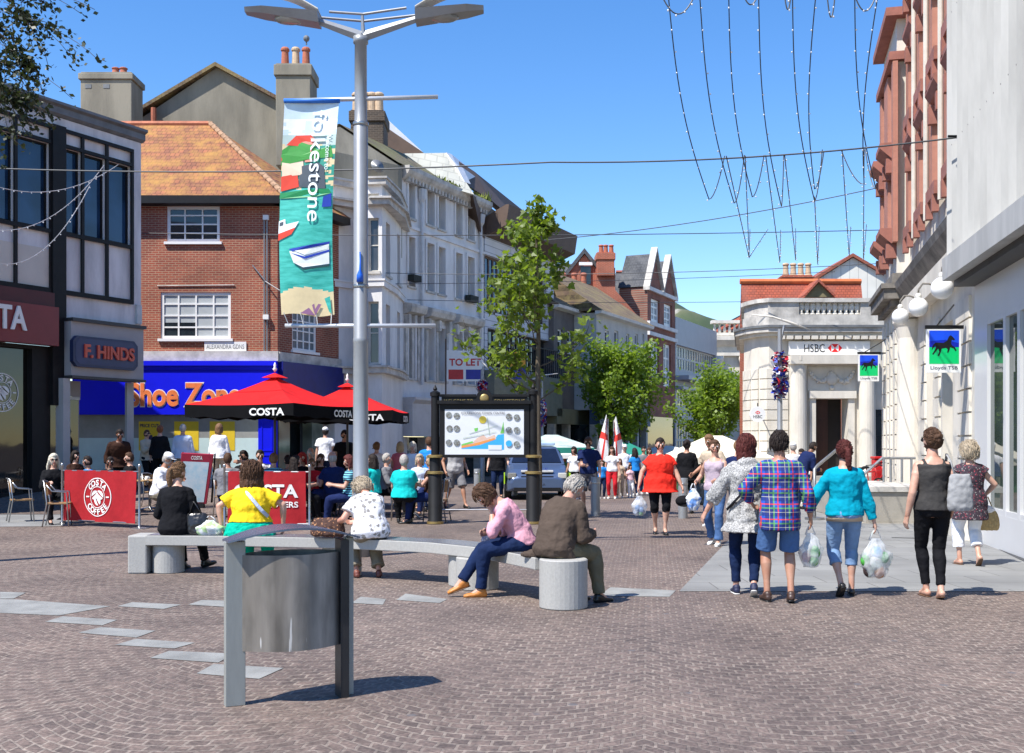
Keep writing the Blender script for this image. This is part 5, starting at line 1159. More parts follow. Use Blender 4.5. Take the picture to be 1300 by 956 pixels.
def chair(x,y,rz,label):
    t=thing('cafe_chair',label,'chair',(x,y,0),rz,'metal and wicker cafe chairs')
    MB().cbox((0,0,.44),(.42,.42,.03)).build('seat',m_wick,t,bevel=.01)
    mb=MB(); n=8; vs=[]
    for k in range(n+1):
        a=math.pi*(k/n)-0; X=-.21*math.cos(a); Y=-.16-.07*math.sin(a); vs+=[(X,Y,.60),(X,Y-.03,.84)]
    mb.add(vs,[(2*k,2*k+2,2*k+3,2*k+1) for k in range(n)]).build('backrest',m_wick,t,smooth=True)
    for sx_ in (-1,1):
        MB().tube([(sx_*.23,.2,0),(sx_*.21,.17,.45),(sx_*.23,.15,.66),(sx_*.23,-.1,.68),(sx_*.22,-.2,.8)],.013,8).build('leg',steel,t,smooth=True)
        MB().tube([(sx_*.23,-.27,0),(sx_*.21,-.19,.45),(sx_*.21,-.24,.86)],.013,8).build('leg',steel,t,smooth=True)
    MB().tube([(-.21,-.24,.86),(-.1,-.28,.88),(.1,-.28,.88),(.21,-.24,.86)],.013,8).build('back_rail',steel,t,smooth=True)
    return t
ch0=chair(*G(75,668)[:2],R(-75),'cafe chair of the blonde woman beside the left red barrier')
def chair2(px,py,rz,label):
    c=copy_tree(ch0); g_=G(px,py); c.location=(g_.x,g_.y,0); c.rotation_euler=(0,0,R(rz)); c['label']=label; return c
for a in [(28,662,-60,'empty steel cafe chair at the far left edge of the picture'),(110,652,170,'chair of the dark haired boy in blue behind the left barrier'),(198,648,-100,'chair of the man in the flat white cap'),(288,656,0,'wicker chair of the man in the grey t-shirt'),(313,648,150,'chair of the man in black with sunglasses'),
    (347,655,-20,'chair of the child in the striped top'),(366,650,20,'chair of the person next to the striped child'),(424,650,30,'chair of the bald man in navy'),(443,655,-90,'chair of the woman holding a bottle'),(385,640,190,'chair of the woman with dyed red hair'),(511,660,5,'dark backed chair of the person in turquoise'),(553,662,80,'chair of the seated woman in sunglasses beside the sign post'),(404,640,190,'chair of the smiling woman behind the table')]: chair2(*a)
# cups, bottles on tables
def bottle(T,dx,dy,label,col=(.45,.08,.02),h=.2,name='bottle'):
    t=thing(name,label,name,(T.location.x+dx,T.location.y+dy,.742)); MB().lathe([(.032,0),(.034,.01),(.034,h*.6),(.014,h*.8),(.013,h)],(0,0,0),14).build('bottle_body',glass_mat('bottle_'+name+str(col[0]),col,.08),t,smooth=True); MB().lathe([(.0345,h*.15),(.0345,h*.5)],(0,0,0),14).build('paper_label',white_p,t); MB().lathe([(.016,h),(.016,h+.025)],(0,0,0),10).build('cap',white_p,t)
bottle(T2,-.1,-.1,'glass bottle of orange drink on the left table',(.5,.14,.02)); bottle(T3,-.12,-.2,'bottle with white label and red sauce in front of the man in navy',(.15,.01,.01),.24)
for T,dx,dy,lb in ((T2,.05,-.2,'white cup left of the grey glass on the left table'),(T2,-.2,-.15,'tall paper cup behind the left barrier'),(T1,-.15,-.2,'white cup nearest the man in the cap'),(T1,.02,-.24,'white mug on the table of the man in the cap'),(T3,.15,-.1,'white cup beside the sauce bottle'),(T5,.1,-.1,'glass tumbler behind the yellow shirt woman'),(T4,.1,.1,'white cup beside the turquoise top'),(T6,0,0,'white cup behind the lamp post')):
    t=thing('cup',lb,'cup',(T.location.x+dx,T.location.y+dy,.742),0,'cups on the cafe tables'); MB().lathe([(.025,0),(.03,.005),(.042,.09),(.039,.09),(.028,.01)],(0,0,0),16).build('cup_body',white_p,t,smooth=True); MB().tube([(.04,0,.075),(.065,0,.065),(.062,0,.035),(.034,0,.025)],.006,6).build('handle',white_p,t,smooth=True)
# menu board
g_=G(246,651); A=thing('menu_board','red framed menu board with white poster leaning on its stand beside the cafe tables','menu board',(g_.x,g_.y+.5,0)); zz=A.location.y
mb=MB(); q=[P(230,575,zz-.3),P(271,577,zz-.3),P(262,640,zz),P(226,640,zz)]
nrm=(q[1]-q[0]).cross(q[3]-q[0]).normalized(); nrm = nrm if nrm.y<0 else -nrm
mb.prism(q,-nrm*.05); mb.build('frame',mat('menu_red',(.36,.02,.05),.4,.1,2),A,world=True,bevel=.01)
L3=lambda u,v:(q[0]*(1-u)+q[1]*u)*(1-v)+(q[3]*(1-u)+q[2]*u)*v
class MF:
    n=nrm
    def __call__(s,a,b,c=0): return L3(a,1-b)+nrm*c
mf=MF(); decals(A,mf,[(mat('poster_pale',(.66,.74,.76),.3,.2,5,c2=(.4,.62,.72)),[(.08,.04),(.9,.04),(.9,.84),(.08,.84)])],'poster',c0=.004); text(A,'COSTA',mf,.32,.88,.68,.955,white_p,c=.004,ext=.002,bold=.03)
mb=MB(); mb.prism([q[1]-nrm*.06,q[1]-nrm*.1,q[2]-nrm*.1+V((0,.35,0)),q[2]-nrm*.06+V((0,.3,0))],(.03,0,0)); mb.prism([q[0]-nrm*.06,q[0]-nrm*.1,q[3]-nrm*.1+V((0,.35,0)),q[3]-nrm*.06+V((0,.3,0))],(.03,0,0)); mb.fbox(Frame((q[3].x,q[3].y),(1,0)),0,.0,.6,q[3].z+.02,-.1,.03); mb.build('stand',black_p,A,world=True)

# ================================================= letting boards
def board(px0,py0,px1,py1,z,label,cols_):
    f=Frame((P(px0,0,z).x,z),(1,0)); w_=f.a(px1); h0,h1=f.b(0,py1),f.b(0,py0); t=thing('letting_board',label,'sign',tuple(f(0,h0)))
    bd=MB().fbox(f,0,h0,w_,h1,-.05,0).build('board',cols_[0],t,world=True); MB().fbox(f,-.07,h0-.9,-.005,h1+.5,-.08,-.01).build('mount_post',m_brown,t,world=True)
    text(bd,'TO LET',f,w_*.07,h0+(h1-h0)*.50,w_*.93,h0+(h1-h0)*.74,cols_[1],c=.003,ext=.004,bold=.03); return f,w_,h0,h1,bd
f,w_,h0,h1,bd=board(567,445,614,484,46.8,'white letting board with red capital lettering on the terrace front',(white_p,mat('let_red',(.55,.03,.03),.5)))
decals(bd,f,[(mat('let_red',(0,0,0)),[(w_*.05,h0+.08),(w_*.45,h0+.08),(w_*.45,h0+(h1-h0)*.38),(w_*.05,h0+(h1-h0)*.38)]),(mat('let_blue',(.02,.03,.30),.5),[(w_*.52,h0+.08),(w_*.96,h0+.08),(w_*.96,h0+(h1-h0)*.38),(w_*.52,h0+(h1-h0)*.38)])],'print',c0=.003)
f,w_,h0,h1,bd=board(644,447,667,466,50.5,'orange letting board above a navy board behind the young tree',(mat('let_orange',(.75,.33,.02),.5,.1,3),black_p))
MB().fbox(f,0,h0-.55,w_,h0-.01,-.05,0).build('lower_board',mat('let_blue',(0,0,0)),bd,world=True)

# ================================================= right side: globes, hanging signs
m_globe=mat('opal_globe',(.82,.82,.80),.25,.03,2)
for px,py,r_,z,lb in ((1196,366,14,18.7,'nearest and largest white globe lamp on the bank front'),(1166,390,12,21.2,'middle white globe lamp on the bank front'),(1143,402,10.5,23.8,'farthest and smallest white globe lamp on the bank front')):
    c=P(px,py,z); r=r_*z/FP; t=thing('globe_lamp',lb,'lamp',tuple(c),0,'white globe lamps on the bank front')
    MB().sphere((0,0,0),r,28,18).build('globe',m_globe,t,smooth=True); MB().lathe([(.05,r-.01),(.06,r+.02),(.05,r+.07),(.02,r+.09)],(0,0,0),14).build('cap',m_lamp2,t,smooth=True)
    a=(c.y-27)/-.9733; wx=FL(a,0,0).x-c.x
    MB().tube([(0,0,r+.08),(.0,0,r+.16),(.08,0,r+.27),(.2,0,r+.27),(wx+.05,.0,r+.12)],.020,8).build('bracket',m_stone_dark,t,smooth=True)
def horse_sign(px0,py0,px1,py1,z,lb):
    f=Frame((P(px0,0,z).x,z),(1,0)); w_=f.a(px1); h0,h1=f.b(0,py1),f.b(0,py0); t=thing('bank_sign',lb,'sign',tuple(f(w_/2,h1)),0,'hanging blue and green bank signs')
    bd=MB().fbox(f,0,h0,w_,h1,-.06,0).build('board',white_p,t,world=True); hh=h1-h0; g0=h0+hh*.2; mid=h0+hh*.52
    S_=lambda x,y:(w_*(.06+.88*x),g0+(h1-hh*.03-g0)*y)
    bl=mat('sign_blue',(.005,.02,.42),.35,.3,3); bl2=mat('sign_blue2',(.01,.08,.75),.35); gn=mat('sign_green',(.0,.55,.15),.35,.05)
    hs_=[(.16,.60),(.10,.52),(.08,.40),(.14,.48),(.20,.55),(.22,.48),(.16,.38),(.10,.30),(.13,.27),(.22,.37),(.30,.46),(.33,.36),(.28,.24),(.33,.23),(.39,.36),(.42,.46),(.56,.48),(.62,.44),(.60,.34),(.64,.33),(.69,.44),(.70,.50),(.82,.46),(.88,.38),(.92,.40),(.86,.50),(.76,.56),(.73,.62),(.76,.72),(.84,.70),(.86,.74),(.78,.82),(.72,.86),(.66,.82),(.60,.70),(.48,.63),(.30,.64),(.22,.64)]
    decals(bd,f,[(gn,[S_(0,0),S_(1,0),S_(1,.5),S_(0,.5)]),(bl,[S_(0,.5),S_(1,.5),S_(1,1),S_(0,1)]),(bl2,[S_(0,.68),S_(.55,.72),S_(1,.62),S_(1,1),S_(0,1)]),(black_p,[S_(*q) for q in hs_])],'emblem',c0=.002,step=.0008)
    text(bd,'Lloyds TSB',f,w_*.1,h0+hh*.05,w_*.9,h0+hh*.15,mat('sign_ink',(.05,.06,.1),.5),c=.002,ext=.002)
    fx=(z-27)/-.9733; wall=FL(fx,0,.3).x
    MB().fbox(f,-.02,h1+.01,w_+.05,h1+.07,-.05,-.01).build('rail',black_p,t,world=True); MB().tube([f(w_*.3,h1+.06,-.03),V((wall,z+.03,h1+.42))],.014,6).build('bracket_arm',black_p,t,world=True); MB().tube([f(w_,h1+.04,-.03),V((wall+.1,z+.03,h1+.04))],.018,6).build('bracket',black_p,t,world=True)
horse_sign(1177,418,1220,473,18.6,'nearer and larger hanging bank sign with black horse on blue and green')
horse_sign(1090,450,1116,484,29.5,'farther and smaller hanging bank sign with black horse on blue and green')
# ramp wall, railings, red box, bicycles
W_=thing('ramp_wall','low pale stone ramp wall with grey handrail before the corner bank','wall',tuple(G(1125,664)))
mb=MB(); a,b_=G(1098,664),G(1172,664); mb.box((a.x,a.y,0),(b_.x+.3,a.y+3.5,.62)); mb.build('wall_block',m_conc,W_,world=True,bevel=.02)
MB().box((a.x-.05,a.y-.04,.621),(b_.x+.3,a.y+3.5,.72)).build('coping',m_stone2,W_,world=True)
x0,x1=P(1126,0,26).x,P(1160,0,26).x
hr=P(0,582,24).z
for px in (1122,1131,1145,1157): MB().tube([V((P(px,0,24.5).x,24.5,.72)),V((P(px,0,24.5).x,24.5,hr))],.028,8).build('rail_post',grey_metal,W_,world=True)
MB().tube([V((P(1085,0,24.5).x,24.5,P(0,612,24.5).z)),V((P(1120,0,24.5).x,24.5,hr)),V((P(1162,0,24.5).x,24.5,hr))],.03,8).build('handrail',grey_metal,W_,world=True)
t=thing('handrail_post','grey steel handrail end post near the man in navy leaning over','railing',tuple(G(1034,660))); g_=t.location
MB().tube([(0,0,0),(0,0,1.05),(.15,.3,1.12),(1.0,1.6,1.5)],.035,8).build('rail',grey_metal,t,smooth=True); MB().lathe([(.2,0),(.2,.05),(.05,.07)],(0,0,0),16).build('base_plate',steel,t)
t=thing('red_box','small red box beside the corner bank wall','post box',(P(1117,0,33).x,33,0)); t.scale=(1,1,.72); mb=MB(); mb.cbox((0,0,.95),(.42,.35,1.2)); mb.build('body',mat('box_red',(.55,.015,.015),.35,.08),t,bevel=.04); MB().cbox((0,0,1.6),(.46,.4,.1)).build('cap',mat('box_red',(0,0,0)),t,bevel=.02); MB().cbox((0,0,.17),(.3,.25,.34)).build('foot',black_p,t); MB().cbox((0,-.18,1.4),(.3,.012,.03)).build('front_bar',black_p,t)  # plain box in place of an unidentified red object by the bicycles
def bicycle(x,y,rz,lb,m):
    t=thing('bicycle',lb,'bicycle',(x,y,0),rz,'bicycles parked by the bank ramp')
    def ring(cx_,nm):
        w=MB().tube([(cx_+.33*math.cos(a),0,.34+.33*math.sin(a)) for a in [2*math.pi*k/28 for k in range(29)]],.02,6).build('wheel',black_p,t,smooth=True)
        MB().tube([(cx_+.3*math.cos(a),0,.34+.3*math.sin(a)) for a in [2*math.pi*k/28 for k in range(29)]],.009,5).build('rim',steel,w)
        mb=MB(); [mb.tube([(cx_,0,.34),(cx_+.3*math.cos(a),0,.34+.3*math.sin(a))],.0025,4) for a in [2*math.pi*k/14 for k in range(14)]]; mb.build('spokes',steel,w)
    ring(-.5,0); ring(.5,1)
    mb=MB()
    for a,b_ in (((-.5,0,.34),(-.2,0,.82)),((-.5,0,.34),(-.05,0,.3)),((-.2,0,.9),(-.05,0,.3)),((-.2,0,.82),(.36,0,.85)),((-.05,0,.3),(.38,0,.72)),((.36,0,.95),(.5,0,.34))): mb.tube([a,b_],.016,6)
    mb.build('frame',m,t,smooth=True); MB().tube([(.3,-.25,1.0),(.38,-.1,1.02),(.36,0,.96),(.38,.1,1.02),(.3,.25,1.0)],.014,6).build('handlebar',black_p,t); MB().sphere((-.22,0,.93),.1,10,6,(1.3,.7,.4)).build('saddle',black_p,t,smooth=True)
m_bkr=mat('bike_red',(.5,.02,.02),.3)
bicycle(P(1100,0,28.5).x,28.5,R(35),'red bicycle leaning by the ramp wall, wheel at front',m_bkr); bicycle(P(1107,0,30).x,30,R(25),'red bicycle behind the front one near the red box',m_bkr)

# ================================================= festive garlands on street lamps
def rwb():
    m=[mat('foil_red',(.55,.02,.03),.35),mat('foil_white',(.75,.75,.78),.35),mat('foil_blue',(.02,.05,.42),.35)]; return m
def street_lamp(px,z,yarm,g0,g1,lb,armdx=1.0,lean=0):
    x=P(px,0,z).x; H=P(0,yarm,z).z; t=thing('street_lamp',lb,'street lamp',(x,z,0),0,'slim street lamps down the high street')
    smooth_angle(MB().lathe([(.11,0),(.11,1),(.075,1.05),(.06,H-.4),(.05,H-.2)],(0,0,0),14).build('pole',m_lamp,t))
    MB().tube([(0,0,H-.6),(armdx*.12,0,H-.1)],.035,6).build('arm',m_lamp,t)
    MB().tube([(-armdx*.75,0,H+.18),(-armdx*.2,0,H+.12),(armdx*.3,0,H-.04),(armdx*.8,0,H-.22)] if lean==0 else [(-armdx*.8,0,H-.22),(0,0,H),(armdx*.8,0,H+.12)],[.012,.028,.035,.012],8).build('lantern',m_lamp2,t,smooth=True)
    z0,z1=P(0,g1,z).z,P(0,g0,z).z; gd=thing('garland','red white and blue foil garland on the '+lb.replace('slim ','').replace('street lamp','lamp',1),'garland',(x,z,z0),0,'red white and blue foil garlands on lamps')
    random.seed(int(px)); mb=MB(); R0=.2
    for k in range(330):
        mb.mi=random.randrange(3); a=random.uniform(0,2*math.pi); h=random.uniform(0,z1-z0); r=R0*(.55+.45*random.random())*(1 if .12<h/(z1-z0)<.9 else .7)
        c=V((r*math.cos(a),r*math.sin(a),h)); d=V([random.uniform(-1,1) for _ in range(3)]).normalized(); e=d.cross(V((0,0,1))).normalized(); s_=random.uniform(.05,.1); mb.quad(c-d*s_-e*s_*.5,c+d*s_-e*s_*.4,c+d*s_*.9+e*s_*.6,c-d*s_*.7+e*s_*.5)
    mb.build('tinsel',rwb(),gd)
street_lamp(990,29,408,448,505,'slim street lamp in front of the corner bank',1.0)
street_lamp(688,52,479,508,541,'slim street lamp just right of the town sign',-1.0)
street_lamp(753,66,501,525,551,'slim street lamp above the police car roof',-1.0)
street_lamp(786,78,520,532,556,'slim street lamp in front of the left leafy tree',-1.0)
street_lamp(818,84,528,550,566,'slim street lamp left of the woman in red',-1.0)
street_lamp(834,92,530,549,573,'slim street lamp close behind the woman in red',-1.0)
street_lamp(612,44,462,484,499,'slim street lamp above the town sign crest',.35)
# ================================================= wires and light strings
m_wire=mat('wire',(.05,.055,.06),.5); m_bulb=mat('bulb',(.7,.72,.75),.2)
def cable(pts,r,label,group,bulbs=0,name='cable',sag=0,m=None):
    a=V(pts[0]); t=thing(name,label,'cable' if bulbs==0 else 'string lights',tuple(a),0,group); MB().tube(pts,r,5).build('wire',m or m_wire,t,world=True)
    if bulbs:
        mb=MB(); L=0; nxt=.2
        for p,q in zip(pts,pts[1:]):
            p,q=V(p),V(q); d=(q-p).length
            while nxt<L+d:
                c=p+(q-p)*((nxt-L)/d); mb.sphere(c+V((random.uniform(-.03,.03),0,-.02)),.014,5,4); nxt+=bulbs
            L+=d
        o=mb.build('bulbs',m_bulb,t,world=True); o['kind']='stuff'
def sagline(a,b,s,n=16):
    a,b=V(a),V(b); return [a*(1-k/n)+b*(k/n)+V((0,0,-s*4*(k/n)*(1-k/n))) for k in range(n+1)]
zc=19.0
A0=P(-30,213,22); B0=P(700,206,18.8); C0=P(1228,173,17.2)
main=sagline(A0,B0,.0,10)+sagline(B0,C0,.0,10)[1:]
cable(sagline(A0,B0,.12)+sagline(B0,C0,.12)[1:],.014,'main overhead cable crossing the whole square between the left shop and the white shop','overhead cables')
cable(sagline(P(180,296,30),P(1120,292,30),.1),.012,'thin overhead cable behind the main one at first floor height','overhead cables')
cable(sagline(P(690,305,40),P(1130,235,33),.2),.015,'slanting overhead cable rising to the right bank','overhead cables')
cable(sagline(P(380,343,42),P(1190,330,36),.3),.012,'faint overhead cable above the brick chimney','overhead cables')
cable(sagline(P(250,360,40),P(1060,345,50),.2),.012,'faint overhead cable across the white terrace','overhead cables')
cable(sagline(P(420,378,44),P(950,383,50),.1),.012,'lowest faint overhead cable toward the tiled house','overhead cables')
random.seed(11)
def hang(px0,py0,px1,py1,pxb,pyb,z,lb,bl=.32):
    # light string hanging from a cable overhead (off the top) down to a low point and up to the main cable
    a,b,c=P(px0,py0,z-2),P(pxb,pyb,z),P(px1,py1,z+.3); pts=[]
    for k in range(15):
        t=k/14; pts.append(a*(1-t)+b*t+V((-.1*math.sin(math.pi*t),0,-.12*math.sin(math.pi*t))))
    for k in range(1,8):
        t=k/7; u=t; p=b*(1-u)+c*u; p.z=b.z+(c.z-b.z)*u**1.7; pts.append(p)
    cable(pts,.009,lb,'light strings hung over the square',bulbs=bl,name='light_string')
for k,a in enumerate([(848,-10,920,198,900,253),(888,-10,945,197,932,258),(925,-10,970,197,955,250),(963,-10,995,196,992,262),(1006,-10,1044,190,1034,255),(1036,-10,1046,192,1034,240),(1085,-10,1098,188,1112,240),(1115,-10,1068,190,1097,234)]):
    hang(*a,18.0,'tall looping light string over the square, %s from the left'%['leftmost','second','third','fourth','fifth','sixth','seventh','eighth'][k])
for k,a in enumerate([(922,198,975,291,951,327),(946,198,952,291,951,325),(972,197,991,292,990,333),(996,196,1010,290,1010,330),(1034,250,1040,288,1038,335),(1069,190,1080,288,1078,325),(1097,190,1100,285,1096,330)]):
    x0,y0,x1,y1,xb,yb=a; pts=[P(x0,y0,18)*(1-t)+P(xb,yb,24)*t for t in [i/8 for i in range(9)]]+[P(xb,yb,24)*(1-t)+P(x1,y1,29)*t for t in [i/5 for i in range(1,6)]]
    cable(pts,.009,'lower light string, %s from the left, below the main cable'%['first','second','third','fourth','fifth','sixth','seventh'][k],'light strings hung over the square',bulbs=.5,name='light_string')
for k,(x0,x1,d) in enumerate(((840,882,24),(944,962,12),(1050,1060,28),(1085,1112,20),(996,1004,18))):
    a,b=P(x0,-6,14),P(x1,-6,14); cable(sagline(a,b,d*14/FP*1.0,12),.009,'short festoon loop at the top of the picture, %s'%['leftmost','near the middle','right of centre','nearest the bank','centre'][k],'festoon loops at the top',bulbs=.12,name='light_string')
for k,(y0,y1,d) in enumerate(((213,232,.9),(214,290,1.2),(240,330,1.6))):
    cable(sagline(P(-20,y1,21),P(150-18*k,y0-4,24),d*.4),.008,'sagging light string before the left shop, %s'%['upper','middle','lower'][k],'light strings on the left shop',bulbs=.22,name='light_string',m=mat('wire_pale',(.4,.4,.42),.5))
cable(sagline(P(1228,176,17.2),P(1310,60,15),1.1),.012,'slack cable hanging over the white pleated cladding','overhead cables')
t=thing('cable_anchor','black iron cable anchor bolted on the white cladding','anchor',tuple(C0)); MB().cbox((0,0,0),(.05,.05,.28)).build('plate',black_p,t); MB().tube([(-.3,0,0),(0,0,0)],.02,6).build('eye_bolt',black_p,t)

# ================================================= police car
cz=32.8; PC=thing('police_car','pale blue and silver estate police car with white roof lights behind the sign','car',(P(680,0,cz).x,cz,0)) 
m_car=mat('car_silver_blue',(.10,.145,.25),.28,.06,2,metal=.5); m_cw=mat('car_white',(.62,.63,.62),.35); m_hv=mat('hi_vis',(.45,.75,.03),.4)
def carloft(secs,mb):
    n=len(secs[0]); k0=len(mb.v); vs=[p for s_ in secs for p in s_]; mb.add(vs,[(i*n+j,i*n+(j+1)%n,(i+1)*n+(j+1)%n,(i+1)*n+j) for i in range(len(secs)-1) for j in range(n)]+[list(range(n)),[(len(secs)-1)*n+j for j in range(n)][::-1]])
def sec(y,w_,z0,z1,wt,ch=.08): return [(-w_,y,z0),(w_,y,z0),(w_+.02,y,(z0+z1)/2),(wt,y,z1-ch*.4),(wt-ch*2,y,z1),(-wt+ch*2,y,z1),(-wt,y,z1-ch*.4),(-w_-.02,y,(z0+z1)/2)]
mb=MB(); carloft([sec(-2.15,.70,.32,.62,.66),sec(-2.05,.82,.25,.72,.78),sec(-1.6,.88,.22,.86,.82),sec(-.95,.9,.22,.98,.84),sec(1.9,.9,.22,1.0,.84),sec(2.15,.8,.3,.98,.78)],mb); body=mb.build('body',m_car,PC,smooth=None,bevel=.03)
mb=MB(); carloft([sec(-.95,.80,.96,.99,.80,.01),sec(-.35,.76,.96,1.44,.62,.06),sec(.1,.76,.96,1.50,.60,.06),sec(1.6,.76,.96,1.46,.60,.06),sec(2.1,.78,.96,1.02,.74,.02)],mb); mb.build('cabin',m_car,PC,bevel=.02)
mb=MB(); mb.quad((-.72,-.93,1.03),(.72,-.93,1.03),(.58,-.40,1.42),(-.58,-.40,1.42)); mb.build('windscreen',mat('screen',(.01,.014,.03),.08,.3,2),PC)
for s_ in (-1,1):
    MB().quad((s_*.82,-.7,1.03),(s_*.80,1.7,1.03),(s_*.69,1.5,1.38),(s_*.69,-.25,1.38)).build('side_window',dark_gl,PC)
    MB().box((s_*.70-.12,-2.12,.60),(s_*.70+.12,-2.03,.76)).build('headlight',glass_mat('lamp_glass',(.55,.55,.5),.1),PC,bevel=.02); MB().cbox((s_*.98,-.6,1.05),(.18,.1,.13)).build('mirror',m_car,PC,bevel=.03)
    for yy in (-1.35,1.35):
        w=MB().lathe([(.0,-.1),(.31,-.1),(.33,-.07),(.33,.07),(.31,.1),(0,.1)],(0,0,0),24).build('wheel',black_p,PC); w.rotation_euler=(0,R(90),0); w.location=(s_*.82,yy,.33); r=MB().lathe([(.0,-.11),(.2,-.11),(.2,.11),(0,.11)],(0,0,0),16).build('rim',steel,w)
    MB().cbox((s_*.915,-1.7,.6),(.03,.7,.3)).build('marking',m_hv,PC)
MB().cbox((0,-2.13,.42),(.52,.03,.12)).build('number_plate',white_p,PC); f=Frame((0,-2.148),(1,0)); text(PC,'GJ55 FRR',f,-.23,.38,.23,.46,black_p,c=.001,ext=.002,world=False); MB().cbox((0,-2.11,.60),(.9,.05,.14)).build('grille',black_p,PC); MB().cbox((0,-2.12,.30),(1.3,.08,.1)).build('bumper_inlet',black_p,PC)
MB().cbox((0,-1.95,.80),(.9,.25,.06)).build('bonnet_panel',m_cw,PC,bevel=.01); MB().cbox((0,.1,1.56),(1.15,.25,.09)).build('light_bar',mat('bar_pale',(.45,.6,.75),.2),PC,bevel=.02)
text(PC,'POLICE',Frame((0,-2.08),(1,0)),-.3,.845,.3,.9,mat('let_blue',(0,0,0)),c=.0,ext=.002,world=False)

# ================================================= market stalls
def stall(px,z,wd,dp,ytop,yeave,m,label,m2=None):
    x=P(px,0,z).x; t=thing('market_stall',label,'stall',(x,z,0),0,'market stalls along the street'); ze,zt=P(0,yeave,z).z,P(0,ytop,z).z
    mb=MB(); h,d=wd/2,dp/2; mb.add([(-h,-d,ze),(h,-d,ze),(h,d,ze),(-h,d,ze),(-h*.15,0,zt),(h*.15,0,zt)],[(0,1,5,4),(1,2,5),(2,3,4,5),(3,0,4)]); mb.build('canopy',m,t)
    mb=MB(); [mb.quad(*q) for q in (((-h,-d-.01,ze),(h,-d-.01,ze),(h,-d-.01,ze-.22),(-h,-d-.01,ze-.22)),((-h-.01,-d,ze),(-h-.01,d,ze),(-h-.01,d,ze-.22),(-h-.01,-d,ze-.22)))]; mb.build('valance',m2 or m,t)
    for sx_ in (-1,1):
        for sy_ in (-1,1): MB().tube([(sx_*h*.97,sy_*d*.97,0),(sx_*h*.97,sy_*d*.97,ze)],.03,6).build('pole',steel,t)
    MB().cbox((0,.3,.42),(wd*.9,dp*.5,.84)).build('counter',mat('stall_cloth',(.05,.16,.06),.8,.4,4),t)
    random.seed(int(px)); mb=MB(); mm=[mat('goods_'+str(i),c,.7,.3,9) for i,c in enumerate(((.35,.18,.06),(.5,.1,.05),(.08,.2,.04),(.5,.45,.3)))]
    for k in range(14): mb.mi=k%4; mb.cbox((-wd*.42+k*wd*.062,-.05+random.uniform(-.2,.2),.9),(.22,.3,.12+random.random()*.12))
    o=mb.build('goods',mm,t); o['kind']='stuff'
m_gcan=mat('green_canvas',(.01,.20,.15),.7,.15,2); m_wcan=mat('white_canvas',(.70,.70,.68),.7,.08,2); m_ccan=mat('cream_canvas',(.70,.64,.50),.7,.08,2)
stall(908,38,3.4,3.0,553,580,m_ccan,'cream topped market stall behind the woman in the lilac vest')
stall(792,56,3.2,3,562,579,m_gcan,'green topped market stall beside the flags')
stall(735,50,4.6,3,569,577,m_wcan,'white topped market stall behind the man in shorts')
stall(700,44,3.2,3,552,568,mat('white_green_canvas',(.45,.55,.52),.7,.4,2),'pale green and white stall canopy behind the town sign post',m_gcan)
stall(845,66,5,3,566,580,m_wcan,'distant white stall canopy behind the woman in red')
# flags
m_fw=mat('flag_white',(.75,.75,.76),.7,.05,2); m_fr=mat('flag_red',(.65,.04,.03),.7,.05,2)
for px,pt_,lb,dx in ((772,526,'left white flag with red cross beside the green stall',-.0),(779,528,'right white flag with red cross beside the green stall',.25)):
    z=46+dx; b=P(px,0,z); t=thing('flag',lb,'flag',(b.x,z,0),0,'red cross flags'); t.scale=(.85,.85,.93); T_=P(0,pt_,z).z
    MB().tube([(0,0,0),(0,0,T_)],.025,6).build('flag_pole',m_lamp,t)
    s_=-1 if px<775 else 1; mb=MB(); n=14; vs=[]; 
    def fpt(u,v): return V((s_*(u*(.10+.62*v)), .12*math.sin(v*6+u*5)-.03, T_-.1-v*1.75+u*.25*(1-v)*0-u*.35*v+.3*u))
    for j in range(n):
        for i in range(6):
            u0,u1,v0,v1=i/6,(i+1)/6,j/n,(j+1)/n; mb.mi=1 if (5<=j<=6 or i==(2 if s_<0 else 1)) and True else 0; mb.quad(fpt(u0,v0),fpt(u1,v0),fpt(u1,v1),fpt(u0,v1))
    mb.build('cloth',[m_fw,m_fr],t,smooth=True)

# ================================================= trees
def leafmat(name,c,c2,tr=.25):
    m,nt,b=new_mat(name); v=coords(nt); n=N(nt,'ShaderNodeTexNoise'); n.inputs['Scale'].default_value=3; n.inputs['Detail'].default_value=4; nt.links.new(v,n.inputs['Vector'])
    nt.links.new(ramp(nt,n.outputs['Fac'],[(.35,c2),(.65,c)]),b.inputs['Base Color']); b.inputs['Roughness'].default_value=.5
    out=[x for x in nt.nodes if x.type=='OUTPUT_MATERIAL'][0]; tl=N(nt,'ShaderNodeBsdfTranslucent'); tl.inputs['Color'].default_value=(c[0]*1.8,c[1]*1.9,c[2],1); mx=N(nt,'ShaderNodeMixShader'); mx.inputs[0].default_value=tr
    nt.links.new(b.outputs[0],mx.inputs[1]); nt.links.new(tl.outputs[0],mx.inputs[2]); nt.links.new(mx.outputs[0],out.inputs['Surface']); return m
m_bark=mat('bark',(.13,.105,.075),.9,.4,6,bmp=.5,bscale=30,stretch=(1,1,.2))
LEAF=[(0,0),(.28,.10),(.5,.02),(.42,.30),(.55,.48),(.30,.50),(.0,1.0),(-.30,.50),(-.55,.48),(-.42,.30),(-.5,.02),(-.28,.10)]
